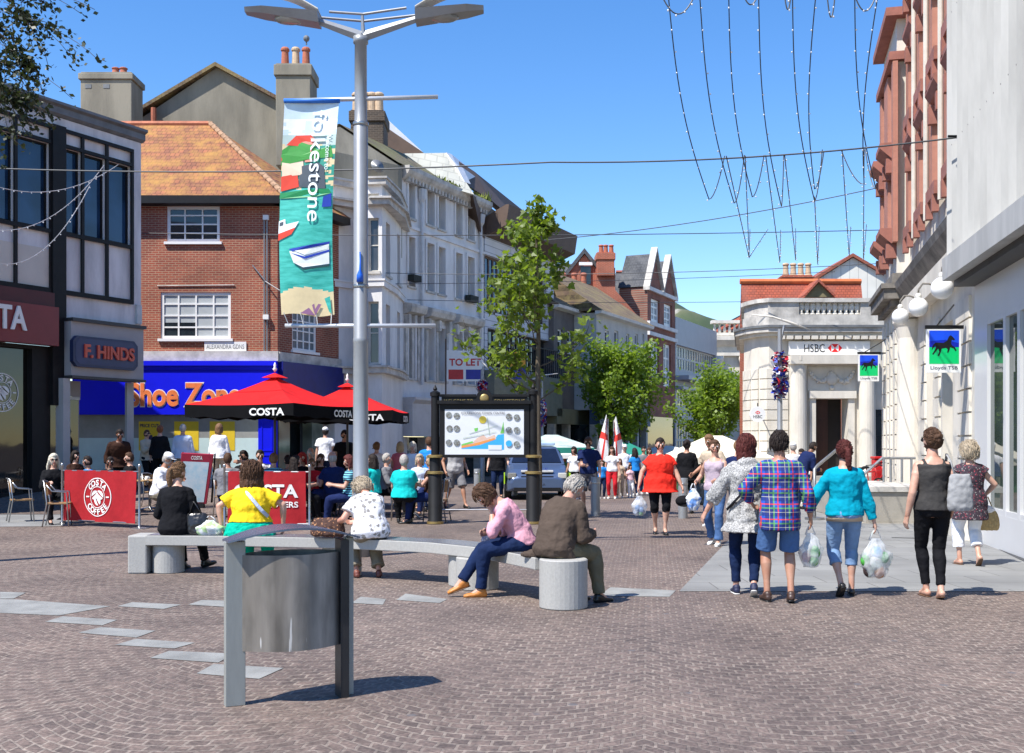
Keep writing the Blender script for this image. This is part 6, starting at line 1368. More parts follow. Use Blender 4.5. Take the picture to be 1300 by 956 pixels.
def leaf(mb,c,s,lobed=True):
    z=V((random.gauss(0,.7),random.gauss(0,.7),random.gauss(.7,.6))).normalized(); x=z.cross(V((random.gauss(0,1),random.gauss(0,1),random.gauss(0,1)))).normalized(); y=z.cross(x)
    if lobed: mb.add([c+x*a*s+y*b*s+z*abs(a)*s*.35 for a,b in LEAF],[(0,1,2,3,4,5,6),(0,6,7,8,9,10,11)])
    else: mb.add([c-x*s*.35,c+y*s*.5,c+x*s*.35,c-y*s*.5],[(0,1,2,3)])
def branch(mb,p,d,L,r,depth,tips,spread=.5,n=5,up=.12):
    pts=[p.copy()]; q=p.copy(); dd=d.normalized()
    for k in range(n):
        dd=(dd+V((random.gauss(0,.12),random.gauss(0,.12),random.gauss(up,.08)))).normalized(); q=q+dd*L/n; pts.append(q.copy())
    mb.tube(pts,[r*(1-.6*k/n) for k in range(n+1)],6 if r<.03 else 8)
    for k in range(1,n+1): (tips.append((pts[k],dd,depth)) if k>1 else None)
    if depth>0:
        for k in range(random.randint(3,4)):
            i=random.randint(2,n); a=V((random.gauss(0,spread),random.gauss(0,spread),random.gauss(.15,.3))); branch(mb,pts[i],(dd+a),L*random.uniform(.45,.7),r*.5,depth-1,tips,spread,n,up)
def tree(base,H,label,name,profile,ntr,leafs,lsize,m_leaf,seed,trunk_r=.07,first=.25,lobed=True,grp=None,cl=.22,spread=.5,nb=26):
    random.seed(seed); t=thing(name,label,'tree',tuple(base),0,grp); mb=MB(); pts=[];x=V((0,0,0))
    for k in range(13): pts.append(x.copy()); x=x+V((random.gauss(0,.02)*H/7,random.gauss(0,.02)*H/7,H*.92/12))
    mb.tube(pts,[trunk_r*(1.25 if k==0 else 1)*(1-.85*(k/12)**1.3) for k in range(13)],12); tips=[]
    for k in range(nb):
        h=first+(1-first)*(k+random.random())/nb*.93; i=min(11,int(h*12/.92*.92)); p=pts[i]*(1-(h*12-i)) + pts[min(12,i+1)]*(h*12-i) if h*12-i<=1 else pts[i]
        a=random.uniform(0,2*math.pi); rr=profile(h)
        branch(mb,p,V((math.cos(a),math.sin(a),.45)),rr*random.uniform(.6,1.0),trunk_r*.35*(1.1-h),1,tips,spread)
    tr=mb.build('trunk',m_bark,t,smooth=True)
    cr=MB(); 
    for _ in range(leafs):
        p,d,dp=random.choice(tips); c=p+V((random.gauss(0,cl),random.gauss(0,cl),random.gauss(0,cl*.8))); leaf(cr,c,lsize*random.uniform(.6,1.25),lobed)
    cr.build('crown',m_leaf,t); return t
ml1=leafmat('young_leaf',(.16,.22,.025),(.06,.10,.014),.4); ml2=leafmat('street_leaf',(.19,.27,.03),(.08,.14,.015),.4); ml3=leafmat('birch_leaf',(.035,.048,.012),(.014,.022,.008),.15)
tz=22.6; tx=P(681,0,tz).x; TH=P(0,226,tz).z
def prof1(h): 
    return .28+2.1*math.sin(math.pi*min(1,max(0,(h-.12)/.85)))**.9*(1-.78*h)
tree((tx,tz,0),TH,'slender young maple standing behind the right post of the town sign','young_tree',prof1,0,1750,.15,ml1,23,.075,.33,True,None,.10,.55,24)
for k in range(1): pass
tree((P(786,0,57).x,57,0),P(0,446,57).z,'broad leafy street tree, the left of two, above the market stalls','street_tree',lambda h:2.35*math.sin(math.pi*min(1,max(.05,(h-.12)/.9)))**.6,0,11500,.22,ml2,5,.12,.24,False,'leafy street trees down the road',.24,.75,40)
tree((P(908,0,62).x,62,0),P(0,488,62).z,'lower leafy street tree, the right of two, left of the corner bank','street_tree',lambda h:2.7*math.sin(math.pi*min(1,max(.05,(h-.1)/.92)))**.5,0,9500,.22,ml2,8,.12,.2,False,'leafy street trees down the road',.24,.75,36)
# birch reaching in from the left
random.seed(14); bx=V((-8.6,13.6,0)); BT=thing('birch_tree','birch tree off to the left with drooping twigs reaching into the top corner','tree',tuple(bx)); mb=MB(); mb.tube([bx,bx+V((.05,0,3)),bx+V((.1,.1,6)),bx+V((.3,0,9))],[.16,.13,.1,.03],12); tips=[]
for (px,py) in ((8,-60),(35,10),(50,60),(20,110),(45,100),(10,150),(-10,60),(-30,180),(30,150)):
    e=P(px-10,py-25,13.5+random.uniform(-.3,.3)); s_=bx+V((.15,0,5+random.random()*3)); mid=(s_+e)/2+V((0,0,.7)); pts=[s_,mid*.5+s_*.5+V((0,0,.2)),mid,(mid+e)/2+V((0,0,.25)),e]; mb.tube(pts,[.03,.022,.014,.01,.006],6)
    for k in range(10):
        q=e+V((random.gauss(0,.16),random.gauss(0,.16),0)); qq=[e+(mid-e)*random.random()*.3]; n=6; L=random.uniform(.25,.6); dx=random.gauss(.06,.05)
        for j in range(n): qq.append(qq[-1]+V((dx,random.gauss(0,.01),-L/n*(j+1)/n*1.6)))
        mb.tube(qq,.0035,4); tips+=qq[1:]
mb.build('trunk',m_bark,BT,world=True,smooth=True); cr=MB()
for _ in range(3300): c=random.choice(tips)+V((random.gauss(0,.045),random.gauss(0,.05),random.gauss(0,.035))); leaf(cr,c,.066*random.uniform(.7,1.3),False)
cr.build('crown',ml3,BT,world=True)
# ================================================= people
TEX={}
def clouds(sz):
    if sz not in TEX:
        t=bpy.data.textures.new('folds','CLOUDS'); t.noise_scale=sz; t.noise_depth=2; TEX[sz]=t
    return TEX[sz]
def remesh(o,vox,smooth=3,disp=0,dsz=.08,sf=.5):
    m=o.modifiers.new('r','REMESH'); m.mode='VOXEL'; m.voxel_size=vox; m.use_smooth_shade=True
    if smooth: s=o.modifiers.new('s','SMOOTH'); s.iterations=smooth; s.factor=sf
    if disp: d=o.modifiers.new('d','DISPLACE'); d.texture=clouds(dsz); d.strength=disp; d.mid_level=.5; d.texture_coords='LOCAL'
def RX(a): return Matrix.Rotation(R(a),3,'X')
def RZ(a): return Matrix.Rotation(R(a),3,'Z')
def loft(mb,rings,seg=18):
    vs=[]; n=len(rings)
    for c,M,rx,ry in rings:
        for k in range(seg):
            q=2*math.pi*k/seg; vs.append(V(c)+M@V((math.cos(q)*rx,math.sin(q)*ry,0)))
    mb.add(vs,[(i*seg+k,i*seg+(k+1)%seg,(i+1)*seg+(k+1)%seg,(i+1)*seg+k) for i in range(n-1) for k in range(seg)]+[list(range(seg))[::-1],[(n-1)*seg+k for k in range(seg)]])
def ik(a,t,l1,l2,hint):
    a,t=V(a),V(t); d=t-a; L=min(d.length,(l1+l2)*.998); d.normalize(); t=a+d*L
    x=(l1*l1-l2*l2+L*L)/(2*L); h=math.sqrt(max(0,l1*l1-x*x)); hv=V(hint)-d*V(hint).dot(d)
    if hv.length<1e-4: hv=V((0,-1,0))
    return a+d*x+hv.normalized()*h, t
def skin_mat(name,c):
    if name in _M: return _M[name]
    m,nt,b=new_mat(name); v=coords(nt); n=N(nt,'ShaderNodeTexNoise'); n.inputs['Scale'].default_value=9; n.inputs['Detail'].default_value=3; nt.links.new(v,n.inputs['Vector'])
    nt.links.new(ramp(nt,n.outputs['Fac'],[(.35,(c[0]*.86,c[1]*.72,c[2]*.66)),(.65,c)]),b.inputs['Base Color']); b.inputs['Roughness'].default_value=.5; b.inputs['Subsurface Weight'].default_value=.0
    _M[name]=m; return m
SK={'l':skin_mat('skin_fair',(.56,.34,.25)),'m':skin_mat('skin_tan',(.43,.24,.16)),'d':skin_mat('skin_brown',(.22,.11,.07)),'p':skin_mat('skin_pink',(.55,.30,.22))}
def hair_mat(n,c):
    return mat('hair_'+n,c,.62,.5,55,bmp=.5,bscale=140,stretch=(1,1,.12),c2=tuple(x*.62 for x in c),spec=.25)
HR={'brown':hair_mat('brown',(.085,.042,.022)),'dark':hair_mat('dark',(.022,.014,.011)),'redbrown':hair_mat('redbrown',(.10,.022,.018)),'blonde':hair_mat('blonde',(.50,.38,.22)),'pale':hair_mat('pale',(.66,.60,.48)),'grey':hair_mat('grey',(.42,.39,.36)),'white':hair_mat('white',(.46,.42,.37)),'greyblonde':hair_mat('greyblonde',(.44,.36,.26)),'ginger':hair_mat('ginger',(.24,.085,.035)),'lbrown':hair_mat('light_brown',(.20,.11,.055)),'red':hair_mat('dyed_red',(.42,.03,.02))}
def fab(n,c,var=.18,rough=.85,sc=4): return mat('cloth_'+n,c,rough,var,sc,bmp=.8,bscale=11,spec=.12)
def wave_fab(n,bands,base,scale=60,axis='z'):
    m,nt,b=new_mat('cloth_'+n); tc=N(nt,'ShaderNodeTexCoord'); sx=N(nt,'ShaderNodeSeparateXYZ'); nt.links.new(tc.outputs['Object'],sx.inputs[0]); col=base
    for ax,per,off,wd,c,a in bands:
        mu=N(nt,'ShaderNodeMath',operation='MULTIPLY_ADD'); mu.inputs[1].default_value=1/per; mu.inputs[2].default_value=off; nt.links.new(sx.outputs[ax],mu.inputs[0])
        fr=N(nt,'ShaderNodeMath',operation='FRACT'); nt.links.new(mu.outputs[0],fr.inputs[0]); lt=N(nt,'ShaderNodeMath',operation='LESS_THAN'); lt.inputs[1].default_value=wd; nt.links.new(fr.outputs[0],lt.inputs[0])
        ml=N(nt,'ShaderNodeMath',operation='MULTIPLY'); ml.inputs[1].default_value=a; nt.links.new(lt.outputs[0],ml.inputs[0]); col=mixc(nt,ml.outputs[0],col,c)
    nt.links.new(col,b.inputs['Base Color']) if isinstance(col,bpy.types.NodeSocket) else None
    n_=N(nt,'ShaderNodeTexNoise'); n_.inputs['Scale'].default_value=14; nt.links.new(tc.outputs['Object'],n_.inputs['Vector']); bump(nt,b,n_.outputs['Fac'],.35,.02); b.inputs['Roughness'].default_value=.85; return m
m_plaid=wave_fab('plaid',[('X',.15,.1,.5,(.008,.015,.12),.75),('Z',.15,.2,.5,(.008,.015,.12),.7),('X',.15,.62,.10,(.10,.32,.05),.7),('Z',.15,.72,.10,(.10,.32,.05),.7),('X',.15,.35,.08,(.60,.03,.03),.85),('Z',.15,.45,.08,(.60,.03,.03),.85),('X',.15,.85,.025,(.7,.65,.3),.6),('Z',.15,.95,.03,(.7,.7,.5),.6)],(.01,.075,.42))
m_stripe=wave_fab('stripes',[('Z',.045,0,.5,(.01,.03,.09),1)],(.16,.50,.58))
def spot_fab(n,base,c,sc=22,th=.32,c2=None):
    m,nt,b=new_mat('cloth_'+n); v=coords(nt); vo=N(nt,'ShaderNodeTexVoronoi'); vo.inputs['Scale'].default_value=sc; nz=N(nt,'ShaderNodeTexNoise'); nz.inputs['Scale'].default_value=sc*2.2; nt.links.new(v,nz.inputs['Vector'])
    mxv=N(nt,'ShaderNodeVectorMath',operation='SCALE'); mxv.inputs[3].default_value=.05; nt.links.new(nz.outputs['Color'],mxv.inputs[0]); ad=N(nt,'ShaderNodeVectorMath',operation='ADD'); nt.links.new(v,ad.inputs[0]); nt.links.new(mxv.outputs[0],ad.inputs[1]); nt.links.new(ad.outputs[0],vo.inputs['Vector'])
    f=ramp(nt,vo.outputs['Distance'],[(th-.04,1.0),(th,0.0)]); cc=c
    if c2: sp=N(nt,'ShaderNodeSeparateColor'); nt.links.new(vo.outputs['Color'],sp.inputs[0]); gt_=N(nt,'ShaderNodeMath',operation='GREATER_THAN'); gt_.inputs[1].default_value=.5; nt.links.new(sp.outputs[0],gt_.inputs[0]); cc=mixc(nt,gt_.outputs[0],c,c2)
    nt.links.new(mixc(nt,f,base,cc),b.inputs['Base Color']); b.inputs['Roughness'].default_value=.85; n_=N(nt,'ShaderNodeTexNoise'); n_.inputs['Scale'].default_value=14; nt.links.new(v,n_.inputs['Vector']); bump(nt,b,n_.outputs['Fac'],.35,.02); return m
m_floral=spot_fab('floral_grey',(.72,.71,.73),(.25,.235,.22),17,.40); m_dress=spot_fab('floral_red',(.03,.018,.028),(.45,.06,.09),38,.30,(.35,.33,.32)); m_tweed=mat('cloth_fleck',(.50,.49,.47),.9,.3,70,bmp=.3,bscale=20,c2=(.06,.06,.06))
m_leo=spot_fab('brown_pattern',(.055,.022,.014),(.42,.20,.09),28,.3)
FBc=dict(black=fab('black',(.009,.009,.011)),yellow=fab('yellow',(.80,.56,.02),.08),teal=fab('teal',(.0,.30,.42),.15),jade=fab('jade',(.0,.42,.28),.15),pink=fab('pink',(.66,.33,.40),.1),brown=fab('brown_wool',(.085,.062,.048),.2),olive=fab('olive',(.16,.14,.09),.2),denim=fab('denim',(.010,.022,.070),.3),midden=fab('mid_denim',(.07,.14,.30),.3),ldenim=fab('light_denim',(.20,.32,.52),.25),white=fab('white',(.78,.78,.80),.06),red=fab('red',(.74,.030,.018),.08),lilac=fab('lilac',(.45,.36,.42),.1),beige=fab('beige',(.52,.42,.31),.12),grey=fab('grey',(.20,.20,.215),.15),lgrey=fab('light_grey',(.45,.45,.46),.12),navy=fab('navy',(.012,.022,.085),.2),blue=fab('blue',(.02,.22,.62),.12),turq=fab('turquoise',(.01,.52,.50),.1),rose=fab('rose',(.66,.18,.22),.1),maroon=fab('dark_brown',(.04,.018,.012),.2),sheer=fab('charcoal',(.05,.047,.045),.3),shorts=fab('grey_shorts',(.13,.12,.13),.2),paleblue=fab('pale_blue',(.50,.56,.70),.1),redpants=fab('red_trousers',(.55,.02,.03),.1),plaid=m_plaid,stripe=m_stripe,floral=m_floral,dress=m_dress,tweed=m_tweed,khaki=fab('khaki',(.23,.20,.15),.15),fpink=fab('pale_pink',(.7,.45,.5),.1))
SHO=dict(black=mat('shoe_black',(.015,.014,.014),.35,.2,8),tan=mat('shoe_tan',(.55,.20,.035),.5,.2,8),brown=mat('shoe_brown',(.06,.03,.02),.45,.2,8),navy=mat('shoe_navy',(.015,.02,.06),.6,.2,8),white=mat('shoe_white',(.7,.7,.68),.5,.1,8),rust=mat('shoe_rust',(.16,.045,.03),.5,.2,8)); m_sole=mat('sole_white',(.65,.64,.6),.6,.1,8); m_sole2=mat('sole_brown',(.12,.06,.03),.6,.1,8)
m_eyew=mat('eye_white',(.75,.74,.72),.2,.02,8); m_iris=mat('iris',(.02,.012,.01),.15); m_lip=mat('lips',(.45,.12,.10),.4,.1,9); m_brow=mat('brow',(.05,.03,.02),.7)
PCNT=0
def person(label,loc,yaw,h=1.7,fat=1.0,fem=False,skin='l',hair=('short','brown'),top=None,bottom=None,shoes='black',sit=None,lean=0,slump=0,twist=0,head=(0,0),LH=None,RH=None,LF=None,RF=None,far=None,hat=None,glasses=False,group=None,elL=None,elR=None,kL=None,kR=None,extras=(),belly=0,hatcol='white'):
    """local axes: +Y forward, +X the person's right"""
    x,y=loc[0],loc[1]; z0=loc[2] if len(loc)>2 else 0
    s=h/1.75; z=y; near=z<16; vb,vc,vh=(.0078,.010,.008) if near else ((.012,.014,.012) if z<26 else (.016,.019,.016))
    t=thing('person',label,'person',(x,y,z0),R(yaw),group)
    hz=(sit/s if sit else .93); pel=V((0,0,hz)); Tz=RZ(twist)
    Rl=RX(-lean*.6); Ru=Tz@RX(-(lean+slump)); Rn=Tz@RX(-(lean*.5+slump*1.2+head[0]))
    waist=pel+Rl@V((0,0,.16)); chest=waist+Ru@V((0,0,.20)); neck=chest+Ru@V((0,0,.155)); hc=neck+Rn@V((0,.02,.165)); Rh=RZ(head[1])@Rn
    sw=.152 if fem else .174; sw*=(.9+.1*fat); hw=.095*(.8+.2*fat)
    SL,SR=chest+Ru@V((-sw,0,.062)),chest+Ru@V((sw,0,.062)); HL,HR_=pel+V((-hw,0,-.02)),pel+V((hw,0,-.02))
    if LH is None: LH=(-.27,.06,hz-.10) 
    if RH is None: RH=(.27,.06,hz-.10)
    if sit:
        dLF,dRF=(-.12,.48,.08,0,0),(.12,.48,.08,0,0)
    else: dLF,dRF=(-.10,-.03,.09,0,5),(.10,.03,.09,0,-5)
    LF=LF or dLF; RF=RF or dRF
    if LH=='face': LH=hc+Rh@V((-.035,.115,-.175))
    LF=tuple(LF)+(0,)*(5-len(LF)); RF=tuple(RF)+(0,)*(5-len(RF))
    def sc_(p): return V((p[0],p[1],p[2]))
    eL,wL=ik(SL,sc_(LH),.285,.25,elL or (-.35,-1,-.35)); eR,wR=ik(SR,sc_(RH),.285,.25,elR or (.35,-1,-.35))
    KL,AL=ik(HL,sc_(LF),.43,.42,kL or (-.12,1,.3)); KR,AR=ik(HR_,sc_(RF),.43,.42,kR or (.12,1,.3))
    f=.82+.18*fat; fl=.75+.25*fat
    def trings(e=0,z_from=-.10,z_to=.53,flare=0,drop=0):
        tb=[(-.10,.125,.10),(-.03,.168 if fem else .16,.125),(.06,.16 if fem else .155,.12),(.16,.125 if fem else .142,.10),(.26,.14 if fem else .155,.108),(.36,.155 if fem else .17,.115),(.44,.15 if fem else .165,.10),(.485,.105,.082),(.515,.066,.064),(.53,.058,.060)]
        out=[]
        for zz,rx,ry in tb:
            if zz<z_from-1e-6 or zz>z_to+1e-6: continue
            M=Rl if zz<.16 else Ru; c=(pel+Rl@V((0,0,zz))) if zz<.16 else (waist+Ru@V((0,0,zz-.16)))
            k=fat if zz<.30 else (fat*.8+.2 if zz<.40 else (fat*.55+.45 if zz<.45 else (fat*.25+.75 if zz<.5 else 1)))
            fy=1+ (k-1)*1.25; 
            c=c+M@V((0,belly*max(0,1-abs(zz-.08)/.2)+(-.012 if zz<.0 else 0),0)); out.append((c,M,rx*k+e,ry*fy+e+belly*max(0,1-abs(zz-.08)/.2)*.6))
        return out
    # ---- body
    mb=MB(); r=trings(); r.append((neck+Rn@V((0,.012,.07)),Rn,.052,.056)); r.append((neck+Rn@V((0,.018,.12)),Rn,.052,.058)); loft(mb,r)
    def arm(mb,S,E,W,e=0,frac=2.0,cuff=0):
        mb.capsule(chest+Ru@V(((-1 if S is SL else 1)*.055,0,.088)),S,.046*f+e*.8,.047*f+e*.8,12)
        if frac<=1:
            p=S+(E-S)*frac; mb.tube([S,S+(p-S)*.5,p],[.047*f+e*.8,.049*f+e*1.1,(.048-.008*frac)*f+e*1.35+cuff],14)
        else:
            mb.capsule(S,E,.047*f+e*.8,.040*f+e,12); mb.sphere(S+(E-S)*.3,.049*f+e,12,8); q=E+(W-E)*(frac-1)
            mb.tube([E,E+(q-E)*.3,q],[.040*f+e,.040*f+e,.027+e*.9+cuff],14) if e else mb.tube([E,E+(q-E)*.3,q],[.039*f,.040*f,.026],14)
            mb.sphere(E,.040*f+e,12,8)
    for S,E,W in ((SL,eL,wL),(SR,eR,wR)): arm(mb,S,E,W)
    def legs(mb,H,K,A,e=0,frac=2.0,hem=0,flare=0):
        t0=.082*fl+.004; 
        if frac<=1.0:
            p=H+(K-H)*frac; mb.sphere(H,t0+e,14,8); mb.tube([H,H+(p-H)*.5,p],[t0+e,(.074*fl)+e*1.1,(.060*fl)+e*1.5+hem],16)
        else:
            mb.capsule(H,K,t0+e,.052*fl+e,14); fr=frac-1; q=K+(A-K)*fr; back=V((0,-.012,0)) if not sit else V((0,0,0))
            m1=K+(q-K)*.3+back; rr=[.052*fl+e,.056*fl+e,(.056*fl*(1-fr)+.035*fr)+e+hem*.4,(.045*fl*(1-fr)+.033*fr)+e*1.1+hem]; mb.tube([K,m1,K+(q-K)*.7+back*.5,q],rr,14)
    for H,K,A in ((HL,KL,AL),(HR_,KR,AR)): legs(mb,H,K,A)
    def footv(A,F): 
        M=RZ(F[4])@RX(-F[3]) ; return M
    for A,F in ((AL,LF),(AR,RF)):
        M=footv(A,F); mb.capsule(A+M@V((0,-.035,-.045)),A+M@V((0,.13,-.06)),.034,.024,10); mb.capsule(A,A+M@V((0,.08,-.05)),.034,.03,10)
    # hands
    def hand(mb,E,W,side):
        d=(W-E).normalized(); inw=V((-side,.35,0)); nrm=(inw-d*inw.dot(d)).normalized(); lat=d.cross(nrm)*side   # lat points to thumb side-ish
        if lat.y<0: lat=-lat
        pc=W+d*.05
        mb.capsule(W+lat*.012+d*.012,pc+lat*.018+d*.03,.019,.016,8); mb.capsule(W-lat*.012+d*.012,pc-lat*.02+d*.025,.018,.015,8); mb.capsule(W,pc+d*.03,.02,.017,8)
        for k,(o,L) in enumerate(((.030,.070),(.010,.080),(-.010,.074),(-.029,.058))):
            p=pc+lat*o+d*.038; q=p; dd=d.copy(); pts=[p-d*.02,p]
            for j in range(3):
                dd=(dd+nrm*.42).normalized(); q=q+dd*L*(.42,.33,.25)[j]; pts.append(q)
            mb.tube(pts,[.0105,.0100,.0095,.009,.0072],7)
        p=W+lat*.022+d*.02; mb.tube([p,p+lat*.022+d*.03+nrm*.012,p+lat*.028+d*.058+nrm*.028,p+lat*.024+d*.078+nrm*.036],[.012,.0115,.0105,.008],7)
        return pc+d*.06+nrm*.03
    gL=hand(mb,eL,wL,-1); gR=hand(mb,eR,wR,1)
    if fem:
        for q in (-1,1): mb.sphere(chest+Ru@V((q*.072,.075*(.8+.2*fat),.0)),.066*(.85+.15*fat),12,8,(1,.85,1))
    # head
    def headshape(mb,sx_=1,gr=0):
        seg,rg=22,16; vs=[]
        for i in range(rg+1):
            th=math.pi*max(.002,min(.998,i/rg))
            for k in range(seg):
                ph=2*math.pi*k/seg; p=V((math.sin(th)*math.cos(ph),math.sin(th)*math.sin(ph),math.cos(th)))
                X,Y,Z=p.x*.079,p.y*.098,p.z*.120
                if Z<0: tt=-Z/.120; X*=1-.30*tt**1.5; Y=Y*(1-.22*tt)+.020*tt if Y<0 else Y*(1-.05*tt)
                if Y>.05: Y=.05+(Y-.05)*.82
                vs.append(hc+Rh@V((X,Y,Z)))
        mb.add(vs,[(i*seg+k,(i+1)*seg+k,(i+1)*seg+(k+1)%seg,i*seg+(k+1)%seg) for i in range(rg) for k in range(seg)]+[[k for k in range(seg)],[rg*seg+k for k in range(seg)][::-1]])
    headshape(mb)
    H_=lambda X,Y,Z: hc+Rh@V((X*1.06,Y*1.04,Z*1.03))
    mb.tube([H_(0,.078,.018),H_(0,.094,-.012),H_(0,.103,-.030),H_(0,.082,-.042)],[.008,.011,.0135,.010],8); mb.capsule(H_(-.03,.077,.030),H_(.03,.077,.030),.007,.007,8); mb.capsule(H_(-.02,.076,-.058),H_(.02,.076,-.058),.008,.008,8); mb.sphere(H_(0,.066,-.094),.019,8,6)
    for q in (-1,1): mb.sphere(H_(q*.076,-.004,-.008),.028,10,8,(.34,.62,1),Rh)
    def fin(name,mats,parent=t,**k):
        mb_=k.pop('mb'); mb_.v=[p*s for p in mb_.v]; return mb_.build(name,mats,parent,smooth=True)
    bo=fin('body',SK[skin],mb=mb); remesh(bo,vb,2 if near else 1)
    # face details
    for q in (-1,1):
        e=MB(); e.sphere(H_(q*.031,.0755,.010),.0125,10,8); eo=fin('eye',m_eyew,mb=e); e=MB(); e.sphere(H_(q*.031,.0835,.010),.0062,8,6); fin('iris',m_iris,eo,mb=e)
    e=MB(); e.capsule(H_(-.021,.0855,-.058),H_(.021,.0855,-.058),.006,.006,8); fin('mouth',m_lip,mb=e)
    if glasses:
        e=MB(); 
        for q in (-1,1): e.sphere(H_(q*.032,.092,.010),.027,12,8,(1,.22,.8),Rh); e.tube([H_(q*.058,.086,.014),H_(q*.078,.0,.010)],.003,5)
        e.capsule(H_(-.01,.096,.014),H_(.01,.096,.014),.004,.004,6); fin('sunglasses',black_p,mb=e)
    # ---- hair
    st,hcn=hair
    seg,rg=30,22; vs=[]; hm=MB(); rnd=random.Random(int(x*97+y*31)); off=rnd.random()*50
    thick={'bald':.002,'short':.012,'bob':.022,'long':.020,'pony':.012,'bun':.014,'curly':.038,'crop':.006,'big':.05}[st]
    for i in range(rg+1):
        th=math.pi*max(.002,min(.998,i/rg))
        for k in range(seg):
            ph=2*math.pi*k/seg; p=V((math.sin(th)*math.cos(ph),math.sin(th)*math.sin(ph),math.cos(th)))
            lim=.52 if p.y>.55 else (.52-(.55-p.y)*1.1 if p.y>-.1 else -.22-(abs(p.y)-.1)*.75)
            if st in('bob','long','curly','big') and p.y<.35: lim-=.35
            if st=='bald': cov=1 if (lim<p.z<.30 and p.y<.25) else 0
            else: cov=max(0,min(1,(p.z-lim)*9))
            kk=.955+cov*(.06)+0; tx=thick*cov
            nz=mnoise.noise(p*5+V((off,0,0)))*.5+mnoise.noise(p*13+V((off,3,0)))*.3
            tx*=1+nz*.7
            vs.append(hc+Rh@V((p.x*(.079*kk+tx*1.1),p.y*(.098*kk+tx*1.1),p.z*(.120*kk+tx))))
    hm.add(vs,[(i*seg+k,(i+1)*seg+k,(i+1)*seg+(k+1)%seg,i*seg+(k+1)%seg) for i in range(rg) for k in range(seg)]+[[k for k in range(seg)],[rg*seg+k for k in range(seg)][::-1]])
    dn=V((0,0,-1))
    def lock(p,L,r0,r1,out=V((0,0,0)),n=5):
        pts=[p]; 
        for j in range(n): pts.append(pts[-1]+(dn+out*(1-j/n)+V((rnd.gauss(0,.12),rnd.gauss(0,.12),0))).normalized()*L/n)
        hm.tube(pts,[r0]+[r0+(r1-r0)*(j+1)/n for j in range(n)],7)
    if st in('bob','long','big','curly'):
        Ln={'bob':.13,'long':.26,'big':.20,'curly':.05}[st]; 
        for k in range(26 if st!='curly' else 16):
            a=math.pi*(1.02+.96*k/25) if st!='curly' else math.pi*(1.0+1.0*k/15); a=math.pi+ (a-math.pi) ; X,Y=math.cos(a),math.sin(a)
            p=H_(X*.078,Y*.09,-.01+rnd.uniform(-.02,.03)); o_=Rh@V((X,Y,0))*(.15 if st!='big' else .55); lock(p,Ln*rnd.uniform(.85,1.1),.026 if st!='big' else .036,.014,o_)
        if st in('big','curly'):
            for k in range(70):
                a=rnd.uniform(math.pi*.95,2.05*math.pi); e_=rnd.uniform(-.5,1.3); c=H_(math.cos(a)*math.cos(e_)*.09,math.sin(a)*math.cos(e_)*.11,math.sin(e_)*.125); hm.sphere(c,rnd.uniform(.018,.03),8,6)
    if st=='pony':
        p=H_(0,-.10,.03); hm.sphere(p,.026,10,8); pts=[p,p+Rh@V((.0,-.045,.0))+dn*.02]
        for j in range(5): pts.append(pts[-1]+dn*.05+V((rnd.gauss(0,.006),.004,0)))
        hm.tube(pts,[.018,.026,.034,.036,.032,.024,.008],10); hm.tube([q+V((.015,.01,0)) for q in pts],[.01,.02,.026,.026,.024,.016,.008],8)
    if st=='bun':
        for k in range(16): hm.sphere(H_(rnd.gauss(0,.022),-.095+rnd.gauss(0,.012),.035+rnd.gauss(0,.024)),rnd.uniform(.016,.028),8,6)
    ho=fin('hair',HR[hcn],mb=hm)
    if st!='bald': remesh(ho,vh,1,.007 if st in('short','crop') and hcn!='white' else .015,.022)
    if near and st!='bald' :
        sm=MB()
        for k in range(420 if st!='crop' else 150):
            a=rnd.uniform(0,2*math.pi); zz=rnd.uniform(-.35,.98); rr=math.sqrt(max(0,1-zz*zz)); p=V((rr*math.cos(a),rr*math.sin(a),zz))
            lim=.55 if p.y>.5 else (.55-(.5-p.y)*1.0 if p.y>-.1 else -.3)
            if p.z<lim: continue
            tw=(V((0,-1,.15)) if st in('pony','bun') else V((0,-.35,-1))); L=rnd.uniform(.25,.6) if st not in('short',) else rnd.uniform(.15,.35); pts=[]; th_=thick+rnd.uniform(-.004,.006); wob=V((rnd.gauss(0,.25),rnd.gauss(0,.2),rnd.gauss(0,.1)))
            if st in('curly','big'): wob*=2.5; th_+=rnd.uniform(0,.02)
            for j in range(6):
                d_=(tw+wob*(j/5)); d_=d_-p*d_.dot(p); p=(p+d_.normalized()*L/5).normalized() if d_.length>1e-3 else p
                lift=(j/5)**2*rnd.uniform(-.002,.010) if st!='short' else (j/5)*rnd.uniform(0,.006)
                pts.append(hc+Rh@V((p.x*(.081+th_+lift),p.y*(.100+th_+lift),p.z*(.122+th_+lift)))+(V((0,0,-.02*j/5)) if p.z<-.2 else V((0,0,0))))
            sm.tube(pts,[.0035,.0045,.0045,.004,.003,.001],4)
        fin('loose_hair',HR[hcn],ho,mb=sm)
    if hat:
        e=MB(); loft(e,[(H_(0,-.005,.035),Rh,.083,.103),(H_(0,-.005,.075),Rh,.084,.104),(H_(0,-.01,.11),Rh,.068,.086),(H_(0,-.01,.132),Rh,.03,.04)],20); loft(e,[(H_(0,.10,.040),Rh,.06,.055),(H_(0,.10,.048),Rh,.058,.053)],16); fin('cap',FBc[hatcol],mb=e)
